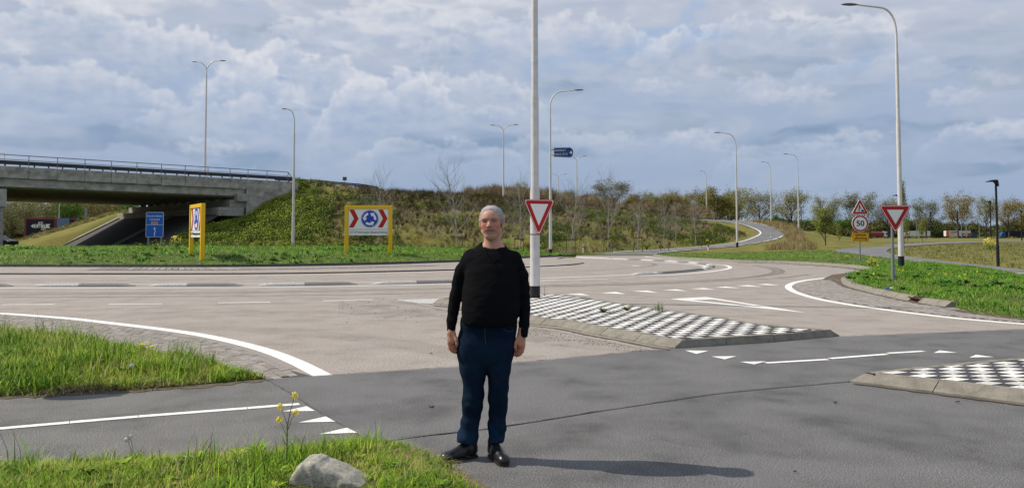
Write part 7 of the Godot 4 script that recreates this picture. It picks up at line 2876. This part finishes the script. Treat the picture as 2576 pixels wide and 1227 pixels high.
func build_man() -> void:
	var foot := g(MX, MY)
	var o := thing("person", "man in black sweater and dark blue jeans standing on the asphalt, arms at his sides", "person", "", Vector3(foot.x, 0.008, foot.z))
	# sweater
	var f := Field.new(Vector3(-0.36, 0.90, -0.24), Vector3(0.40, 1.68, 0.26), 0.0105)
	for q in [[1235, 690, 60, 1236, 730, 68, 0.80], [1236, 730, 68, 1234, 775, 70, 0.84], [1234, 775, 70, 1231, 806, 69, 0.82]]:
		f.cone(mp(q[0], q[1], 0.0), mp(q[3], q[4], 0.022), q[2] * ML, q[5] * ML, 0.05, q[6])
	f.cone(mp(1187, 660, -0.01), mp(1284, 664, -0.01), 25 * ML, 25 * ML, 0.06, 1.15)
	f.cone(mp(1236, 650, -0.02), mp(1236, 690, 0.0), 42 * ML, 58 * ML, 0.05, 0.75)
	f.cone(mp(1208, 700, 0.06), mp(1260, 700, 0.06), 30 * ML, 30 * ML, 0.06, 0.9)
	f.cone(mp(1234, 755, 0.075), mp(1233, 780, 0.07), 52 * ML, 52 * ML, 0.07, 0.8)
	f.cone(mp(1236, 650, -0.03), mp(1236, 636, -0.035), 40 * ML, 28 * ML, 0.04, 0.9)
	f.cone(mp(1231, 820, 0.0) - Vector3(0, 3.0, 0), mp(1231, 820.5, 0.0) - Vector3(0, 3.0, 0), 3.0, 3.0, 0.010, 1.0, 1.0, true)
	# sleeves
	rows_to_field(f, [[652, 1163, 1202, -0.015, 1.05], [690, 1143, 1180, -0.02, 1.05], [722, 1134, 1168, -0.025, 1.1]], 0.022)
	rows_to_field(f, [[722, 1134, 1168, -0.025, 1.1], [775, 1126, 1157, -0.015, 1.05], [812, 1122.5, 1149, 0.01, 1.0], [836, 1122.5, 1145.5, 0.025, 1.0]], 0.004)
	rows_to_field(f, [[656, 1274, 1311, -0.015, 1.05], [700, 1293, 1329, -0.02, 1.05], [735, 1301, 1333.5, -0.025, 1.1]], 0.022)
	rows_to_field(f, [[735, 1301, 1333.5, -0.025, 1.1], [790, 1305, 1334, -0.015, 1.05], [826, 1305, 1331.5, 0.01, 1.0], [848, 1303, 1327, 0.025, 1.0]], 0.004)
	f.cone(mp(1236, 596, -0.02), mp(1236, 620, 0.005), 27 * ML, 24 * ML, 0.012, 1.0, 1.0, true)
	var ns := FastNoiseLite.new()
	ns.seed = 3
	ns.frequency = 5.5
	ns.fractal_octaves = 2
	f.ripple(func(p): return ns.get_noise_3d(p.x * 0.8 + p.y * 0.9, p.y * 2.0 - p.x * 0.6, p.z * 0.8) * 0.0055 + sin((p.y * 0.8 + p.x * 0.9 + ns.get_noise_3dv(p) * 0.10) * 55.0) * 0.0016 * smoothstep(1.25, 1.05, p.y))
	var mb := MB.new()
	f.net(mb)
	part(o, "sweater", mb.done(), M["knit"])
	# neckband, V seam and hem as fine tubes on the cloth
	mb = MB.new()
	var pts := []
	var rad := []
	for k in 25:
		var a := TAU * k / 24.0
		pts.append(mp(1237 + 24.5 * cos(a), 624 - 6 - 7.0 * sin(a) * -1.0 * -1.0 + 8.5 * maxf(0.0, -sin(a)), -0.02 + 0.074 * -sin(a)))
		rad.append(0.0065)
	mb.tube(pts, rad, 6, false)
	part(o, "neckband", mb.done(), M["knit"])
	mb = MB.new()
	pts = []
	for q in [[1219, 632, 0.07], [1226, 648, 0.12], [1238, 664, 0.158], [1240, 666, 0.160], [1247, 658, 0.148], [1256, 650, 0.125]]:
		pts.append(mp(q[0], q[1], q[2]))
	mb.tube(pts, [0.004, 0.004, 0.004, 0.004, 0.004, 0.004], 5)
	part(o, "v_seam", mb.done(), M["knit"])
	# jeans
	f = Field.new(Vector3(-0.26, 0.06, -0.22), Vector3(0.28, 1.06, 0.22), 0.0105)
	f.cone(mp(1193, 826, 0.0), mp(1263, 826, 0.0), 37 * ML, 37 * ML, 0.04, 0.98)
	f.cone(mp(1190, 870, 0.0), mp(1260, 870, 0.0), 39 * ML, 37 * ML, 0.05, 0.98)
	f.cone(mp(1229, 806, 0.0), mp(1229, 880, 0.01), 60 * ML, 58 * ML, 0.05, 0.72)
	rows_to_field(f, [[862, 1150, 1226, 0.0, 0.95], [890, 1148.5, 1226, 0.0, 0.98], [930, 1157, 1224, 0.0, 1.0], [989, 1165.5, 1217, 0.0, 1.05], [1020, 1162, 1214, 0.01, 1.08], [1068, 1161, 1206, -0.01, 1.1], [1102, 1151, 1202, -0.02, 1.1], [1128, 1147, 1198, -0.015, 1.1]], 0.02)
	rows_to_field(f, [[862, 1226, 1296, 0.0, 0.95], [890, 1225, 1292, 0.0, 0.98], [930, 1224.5, 1285, 0.0, 1.0], [975, 1228, 1278, 0.005, 1.05], [1005, 1229, 1277, 0.01, 1.08], [1076, 1228, 1272, -0.01, 1.1], [1120, 1227.5, 1266, -0.01, 1.15]], 0.02)
	f.cone(mp(1172, 1150, -0.02), mp(1172, 1180, -0.02), 40 * ML, 40 * ML, 0.008, 1.3, 1.0, true)
	f.cone(mp(1247, 1146, -0.02), mp(1247, 1176, -0.02), 34 * ML, 34 * ML, 0.008, 1.4, 1.0, true)
	f.ripple(func(p):
		var low := smoothstep(0.55, 0.2, p.y)
		var knee := exp(-pow((p.y - 0.46) / 0.09, 2.0))
		var top := smoothstep(0.75, 0.95, p.y)
		var hem := smoothstep(0.10, 0.17, p.y)
		return hem * ns.get_noise_3d(p.x * 0.9, p.y * 1.3 + p.x * 1.2, p.z) * 0.007 + hem * sin((p.y + p.x * 0.9 + ns.get_noise_3dv(p * 0.6) * 0.12) * 48.0) * 0.0038 * maxf(low * 0.8, maxf(knee, top * 0.35)))
	mb = MB.new()
	f.net(mb, Transform3D(), func(p, n):
		var c := Color(0.007, 0.016, 0.035)
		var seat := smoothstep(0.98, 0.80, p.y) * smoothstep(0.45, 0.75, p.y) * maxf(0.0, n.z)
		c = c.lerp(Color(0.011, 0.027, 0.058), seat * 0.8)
		c = c.lerp(Color(0.015, 0.042, 0.095), smoothstep(0.4, 0.1, p.y) * 0.7)
		if p.y < 0.115 and p.y > 0.108:
			c = Color(0.05, 0.09, 0.16)
		return c)
	part(o, "jeans", mb.done(), M["denim"])
	mb = MB.new()
	var seam := Color(0.07, 0.10, 0.16)
	mb.col = seam
	pts = []
	for q in [[1221, 818, 0.135], [1221, 850, 0.138], [1223, 868, 0.134], [1228, 874, 0.130]]:
		pts.append(mp(q[0], q[1], q[2]))
	mb.tube(pts, [0.0022, 0.0022, 0.0022, 0.0022], 5)
	pts = []
	for q in [[1262, 821, 0.118], [1268, 831, 0.118], [1279, 837, 0.105], [1292, 834, 0.075]]:
		pts.append(mp(q[0], q[1], q[2]))
	mb.tube(pts, [0.002, 0.002, 0.002, 0.002], 5)
	part(o, "seam", mb.done(), M["denim"])
	# shoes
	shoe(o, mp(1184, 1150, -0.04), Vector3(-0.80, 0, 0.60).normalized(), 1.0)
	shoe(o, mp(1242, 1147, -0.03), Vector3(0.34, 0, 0.94).normalized(), 1.0)
	# skin: head, neck, hands and what joins them under the clothes, one surface
	mb = MB.new()
	head(mb, o)
	hand(mb, mp(1135, 838, 0.03), 1.0)
	hand(mb, mp(1311, 846, 0.03), -1.0)
	mb.col = Color(0.45, 0.25, 0.17)
	mb.tube([mp(1236, 640, -0.03), mp(1234, 720, -0.02), mp(1231, 850, -0.02)], [0.06, 0.10, 0.10], 10)
	for s in [[1180, 662, 1146, 760, 1135, 840], [1292, 664, 1320, 770, 1312, 848]]:
		mb.tube([mp(1236, 655, -0.03), mp(s[0], s[1], -0.02), mp(s[2], s[3], -0.02), mp(s[4], s[5], 0.02)], [0.05, 0.045, 0.035, 0.024], 8)
	for s in [[1190, 870, 1190, 1000, 1176, 1118], [1258, 870, 1252, 1000, 1246, 1112]]:
		mb.tube([mp(1231, 845, -0.02), mp(s[0], s[1], -0.01), mp(s[2], s[3], 0.0), mp(s[4], s[5], -0.02)], [0.09, 0.075, 0.055, 0.035], 8)
	part(o, "body", mb.done(), M["skin"])


func shoe(o: Node3D, heel: Vector3, way: Vector3, s: float) -> void:
	heel.y = 0.0
	var side := Vector3(way.z, 0, -way.x)
	var b := Basis(side, Vector3.UP, way)
	var xf := Transform3D(b, heel)
	var f := Field.new(Vector3(-0.08, -0.01, -0.08), Vector3(0.08, 0.15, 0.29), 0.0075)
	f.cone(Vector3(0, 0.055, -0.01), Vector3(0, 0.05, 0.08), 0.040, 0.040, 0.02)
	f.cone(Vector3(0, 0.045, 0.08), Vector3(0.004, 0.035, 0.21), 0.042, 0.040, 0.03, 1.0, 1.12)
	f.cone(Vector3(0.004, 0.033, 0.20), Vector3(0.0, 0.03, 0.235), 0.038, 0.032, 0.02, 1.0, 1.15)
	f.cone(Vector3(0, 0.06, 0.0), Vector3(0, 0.12, -0.005), 0.042, 0.046, 0.03)
	f.cone(Vector3(0, 0.085, 0.06), Vector3(0, 0.055, 0.14), 0.032, 0.028, 0.03)
	var mb := MB.new()
	f.net(mb, xf)
	var t := part(o, "shoe", mb.done(), M["leather"])
	mb = MB.new()
	var p := PackedVector2Array()
	for v in [[-0.036, -0.042], [-0.041, 0.04], [-0.040, 0.11], [-0.045, 0.19], [-0.038, 0.235], [-0.016, 0.262], [0.018, 0.262], [0.040, 0.235], [0.046, 0.19], [0.038, 0.11], [0.040, 0.04], [0.034, -0.042], [0.0, -0.052]]:
		p.append(Vector2(v[0], v[1]))
	mb.prism(p, xf * Transform3D(Basis(Vector3(1, 0, 0), Vector3(0, 0, 1), Vector3(0, -1, 0)), Vector3(0, 0.0, 0)), 0.018)
	p = PackedVector2Array()
	for v in [[-0.040, -0.045], [-0.042, 0.035], [0.040, 0.035], [0.038, -0.045], [0.0, -0.055]]:
		p.append(Vector2(v[0], v[1]))
	part(t, "sole", mb.done(), M["sole"])
	mb = MB.new()
	for k in 4:
		var z := 0.075 + 0.020 * k
		var y := 0.117 - 0.011 * k
		mb.tube([xf * Vector3(-0.018, y - 0.004, z), xf * Vector3(0, y + 0.002, z + 0.004), xf * Vector3(0.018, y - 0.004, z)], [0.002, 0.002, 0.002], 5)
	part(t, "lace", mb.done(), M["sign_black"])


func skin_tone(p: Vector3, n: Vector3) -> Color:
	var c := Color(0.49, 0.275, 0.195)
	# cheeks, nose and ears redder
	for q in [[-0.045, -0.028, 0.07, 0.034, 0.55], [0.045, -0.028, 0.07, 0.034, 0.55], [0.0, -0.02, 0.105, 0.024, 0.6], [0.0, 0.035, 0.09, 0.03, 0.2], [-0.088, -0.005, 0.0, 0.032, 0.55], [0.088, -0.005, 0.0, 0.032, 0.55]]:
		var w := exp(-p.distance_squared_to(Vector3(q[0], q[1], q[2])) / (q[3] * q[3]))
		c = c.lerp(Color(0.48, 0.155, 0.105), w * q[4])
	# grey shadow of a shaved beard
	var beard := smoothstep(-0.045, -0.07, p.y) * smoothstep(-0.125, -0.10, p.y) * smoothstep(0.0, 0.03, p.z)
	c = c.lerp(Color(0.36, 0.225, 0.175), beard * 0.35)
	# lips and mouth line
	if p.z > 0.06 and absf(p.x) < 0.034:
		var bow := -0.058 + absf(p.x) * 0.10
		if absf(p.y - bow) < 0.0075:
			c = Color(0.33, 0.115, 0.095)
		if absf(p.y - bow) < 0.0026:
			c = Color(0.12, 0.045, 0.04)
	# brows and eyes
	for s in [-1.0, 1.0]:
		var e := Vector2(p.x - s * 0.034, p.y - 0.010)
		if p.z > 0.045:
			if absf(e.x) < 0.022 and absf(p.y - 0.030 + absf(e.x + s * 0.004) * 0.22) < 0.0042:
				c = c.lerp(Color(0.20, 0.13, 0.085), 0.8)
			if absf(e.x) < 0.0155 and absf(e.y - 0.001) < 0.0044 - absf(e.x) * 0.16:
				c = Color(0.05, 0.035, 0.03) if absf(e.x) < 0.006 or e.y > 0.0025 else Color(0.30, 0.22, 0.19)
			elif absf(e.x) < 0.021 and absf(e.y + 0.001) < 0.010:
				c = c.lerp(Color(0.33, 0.15, 0.11), 0.55)
		# the fold from nose to mouth corner
		var fold := absf((absf(p.x) - 0.024) - (-0.028 - p.y) * 0.45)
		if p.z > 0.05 and p.y < -0.026 and p.y > -0.060:
			c = c.lerp(Color(0.36, 0.155, 0.115), smoothstep(0.0055, 0.0, fold) * 0.6)
	return c


func head(mb: MB, o: Node3D) -> void:
	var xf := Transform3D(Basis(Vector3.UP, -0.13) * Basis(Vector3(0, 0, 1), 0.03), mp(1235.5, 567, 0.02))
	var f := Field.new(Vector3(-0.115, -0.24, -0.125), Vector3(0.115, 0.135, 0.135), 0.0036)
	f.cone(Vector3(0, 0.035, -0.018), Vector3(0, 0.040, 0.008), 0.083, 0.080, 0.03, 1.18, 0.98)
	f.cone(Vector3(0, 0.02, 0.025), Vector3(0, -0.05, 0.032), 0.070, 0.058, 0.03, 0.95)
	f.cone(Vector3(-0.055, -0.055, -0.005), Vector3(-0.018, -0.097, 0.050), 0.026, 0.023, 0.03)
	f.cone(Vector3(0.055, -0.055, -0.005), Vector3(0.018, -0.097, 0.050), 0.026, 0.023, 0.03)
	f.cone(Vector3(-0.012, -0.099, 0.055), Vector3(0.012, -0.099, 0.055), 0.022, 0.022, 0.02)
	f.cone(Vector3(0, -0.065, 0.015), Vector3(0, -0.085, 0.02), 0.052, 0.040, 0.02)
	for s in [-1.0, 1.0]:
		f.cone(Vector3(s * 0.040, -0.022, 0.056), Vector3(s * 0.030, -0.040, 0.062), 0.027, 0.024, 0.025)
		f.cone(Vector3(s * 0.016, 0.034, 0.083), Vector3(s * 0.050, 0.030, 0.066), 0.014, 0.013, 0.018)
		f.cone(Vector3(s * 0.034, 0.010, 0.099), Vector3(s * 0.036, 0.010, 0.10), 0.0125, 0.0125, 0.014, 1.0, 1.25, true)
		f.cone(Vector3(s * 0.034, 0.010, 0.070), Vector3(s * 0.034, 0.010, 0.071), 0.0135, 0.0135, 0.006)
		f.cone(Vector3(s * 0.087, 0.020, -0.012), Vector3(s * 0.083, -0.030, 0.002), 0.019, 0.012, 0.01, 1.0, 0.55)
		f.cone(Vector3(s * 0.094, 0.006, 0.004), Vector3(s * 0.090, -0.012, 0.008), 0.008, 0.006, 0.006, 1.0, 0.8, true)
	f.cone(Vector3(0, 0.020, 0.088), Vector3(0, -0.020, 0.110), 0.010, 0.0150, 0.010)
	for s in [-1.0, 1.0]:
		f.cone(Vector3(s * 0.013, -0.025, 0.094), Vector3(s * 0.014, -0.026, 0.090), 0.0095, 0.0095, 0.008)
	f.cone(Vector3(-0.020, -0.052, 0.082), Vector3(0.020, -0.052, 0.082), 0.010, 0.010, 0.012)
	f.cone(Vector3(-0.018, -0.066, 0.080), Vector3(0.018, -0.066, 0.080), 0.010, 0.010, 0.012)
	f.cone(Vector3(-0.03, -0.0575, 0.098), Vector3(0.03, -0.0575, 0.098), 0.0028, 0.0028, 0.006, 1.0, 1.0, true)
	f.cone(Vector3(0, -0.07, -0.030), Vector3(0, -0.20, -0.040), 0.061, 0.070, 0.014)
	f.cone(Vector3(-0.05, -0.20, -0.03), Vector3(0.05, -0.20, -0.03), 0.05, 0.05, 0.03)
	f.net(mb, xf, skin_tone)
	# short grey hair, a cap over the skull with a hairline
	var h := Field.new(Vector3(-0.105, -0.07, -0.135), Vector3(0.105, 0.14, 0.115), 0.005)
	h.cone(Vector3(0, 0.037, -0.022), Vector3(0, 0.043, 0.006), 0.0885, 0.0850, 0.03, 1.17, 0.99)
	h.cone(Vector3(0, -0.02, -0.045), Vector3(0, 0.03, -0.04), 0.078, 0.084, 0.03)
	h.cone(Vector3(0, -0.06, 0.100), Vector3(0, 0.026, 0.098), 0.074, 0.072, 0.022, 0.95, 1.0, true)
	h.cone(Vector3(-0.12, -0.045, 0.0), Vector3(0.12, -0.045, 0.0), 0.048, 0.048, 0.014, 0.75, 1.0, true)
	var ns := FastNoiseLite.new()
	ns.seed = 12
	ns.frequency = 55.0
	h.ripple(func(p): return ns.get_noise_3dv(p) * 0.0035)
	var hm := MB.new()
	h.net(hm, xf, func(p, _n):
		var c := Color(0.36, 0.36, 0.37).lerp(Color(0.36, 0.31, 0.28), smoothstep(0.06, 0.09, p.z) * 0.7)
		return c * (1.0 + ns.get_noise_3dv(p * 1.3) * 0.25))
	var q := RandomNumberGenerator.new()
	q.seed = 8
	var roots := hm.v.size()
	for k in 5200:
		var i := q.randi() % roots
		var p: Vector3 = hm.v[i]
		var n: Vector3 = hm.n[i]
		var way := (n * 0.55 + xf.basis * Vector3(q.randf_range(-0.4, 0.4), 0.15 if p.y > xf.origin.y + 0.09 else -0.6, -0.5)).normalized()
		var across := n.cross(way).normalized() * 0.0011
		var sh := q.randf_range(0.7, 1.35)
		hm.col = hm.c[i] * sh
		p += Vector3(q.randf_range(-1, 1), q.randf_range(-1, 1), q.randf_range(-1, 1)) * 0.003
		var e := p + way * q.randf_range(0.007, 0.014)
		var a := hm.vert(p - across, n)
		hm.vert(p + across, n)
		hm.vert(e, n)
		hm.ix.append_array([a, a + 1, a + 2])
	part(o, "hair", hm.done(), M["hair"])


func hand(mb: MB, wrist: Vector3, s: float) -> void:
	# s = 1: the hand at the left of the picture; thumb towards the thigh and the front
	var f := Field.new(Vector3(-0.07, -0.20, -0.06), Vector3(0.07, 0.05, 0.08), 0.0042)
	f.cone(Vector3(0, 0.04, -0.005), Vector3(0, -0.01, 0.0), 0.026, 0.028, 0.01, 1.0)
	f.cone(Vector3(-s * 0.004, -0.02, 0.0), Vector3(-s * 0.004, -0.072, 0.008), 0.031, 0.033, 0.02, 0.85)
	var roots := [[-0.026, 0.021], [-0.010, 0.019], [0.008, 0.018], [0.024, 0.016]]
	var long := [0.9, 1.0, 0.95, 0.8]
	for k in 4:
		var x: float = -s * 0.004 + s * (0.022 - 0.0155 * k) * -1.0
		var a := Vector3(x, -0.085, 0.020 - 0.009 * k)
		var b := a + Vector3(s * 0.004, -0.040 * long[k], 0.006)
		var c := b + Vector3(s * 0.012, -0.026 * long[k], -0.006)
		var d := c + Vector3(s * 0.013, -0.016 * long[k], -0.012)
		f.cone(Vector3(x * 0.8, -0.055, 0.012 - 0.006 * k), a, 0.0125, 0.0110, 0.010)
		f.cone(a, b, 0.0108, 0.0098, 0.005)
		f.cone(b, c, 0.0098, 0.0088, 0.004)
		f.cone(c, d, 0.0088, 0.0072, 0.004)
	var t0 := Vector3(s * 0.018, -0.028, 0.018)
	var t1 := Vector3(s * 0.034, -0.062, 0.034)
	var t2 := Vector3(s * 0.036, -0.094, 0.036)
	var t3 := Vector3(s * 0.030, -0.114, 0.032)
	f.cone(t0, t1, 0.016, 0.0135, 0.014)
	f.cone(t1, t2, 0.0125, 0.0108, 0.005)
	f.cone(t2, t3, 0.0108, 0.0085, 0.004)
	f.net(mb, Transform3D(Basis(Vector3(0, 0, 1), s * 0.10), wrist), func(p, _n):
		var c := Color(0.45, 0.235, 0.16)
		return c.lerp(Color(0.44, 0.165, 0.12), smoothstep(-0.07, -0.11, p.y) * 0.6))


func _ready() -> void:
	rng.seed = 4242
	build_camera_and_light()
	make_materials()
	make_terrain()
	build_roads()
	build_islands()
	build_verges()
	build_bridge()
	build_dividers()
	build_lamps()
	build_signs()
	build_vehicles()
	build_man()
	build_trees()
	build_grass()
	build_loose()
	for q in [["near_grass", "thick green grass of the two nearest verges", "grass"], ["island_grass", "lush grass and weeds on the central island", "grass"], ["right_verge_grass", "green grass with weeds on the right verge", "grass"], ["field_grass", "rough tawny field grass beyond the cycle path", "grass"]]:
		tag(get_node(q[0]), q[1], q[2])
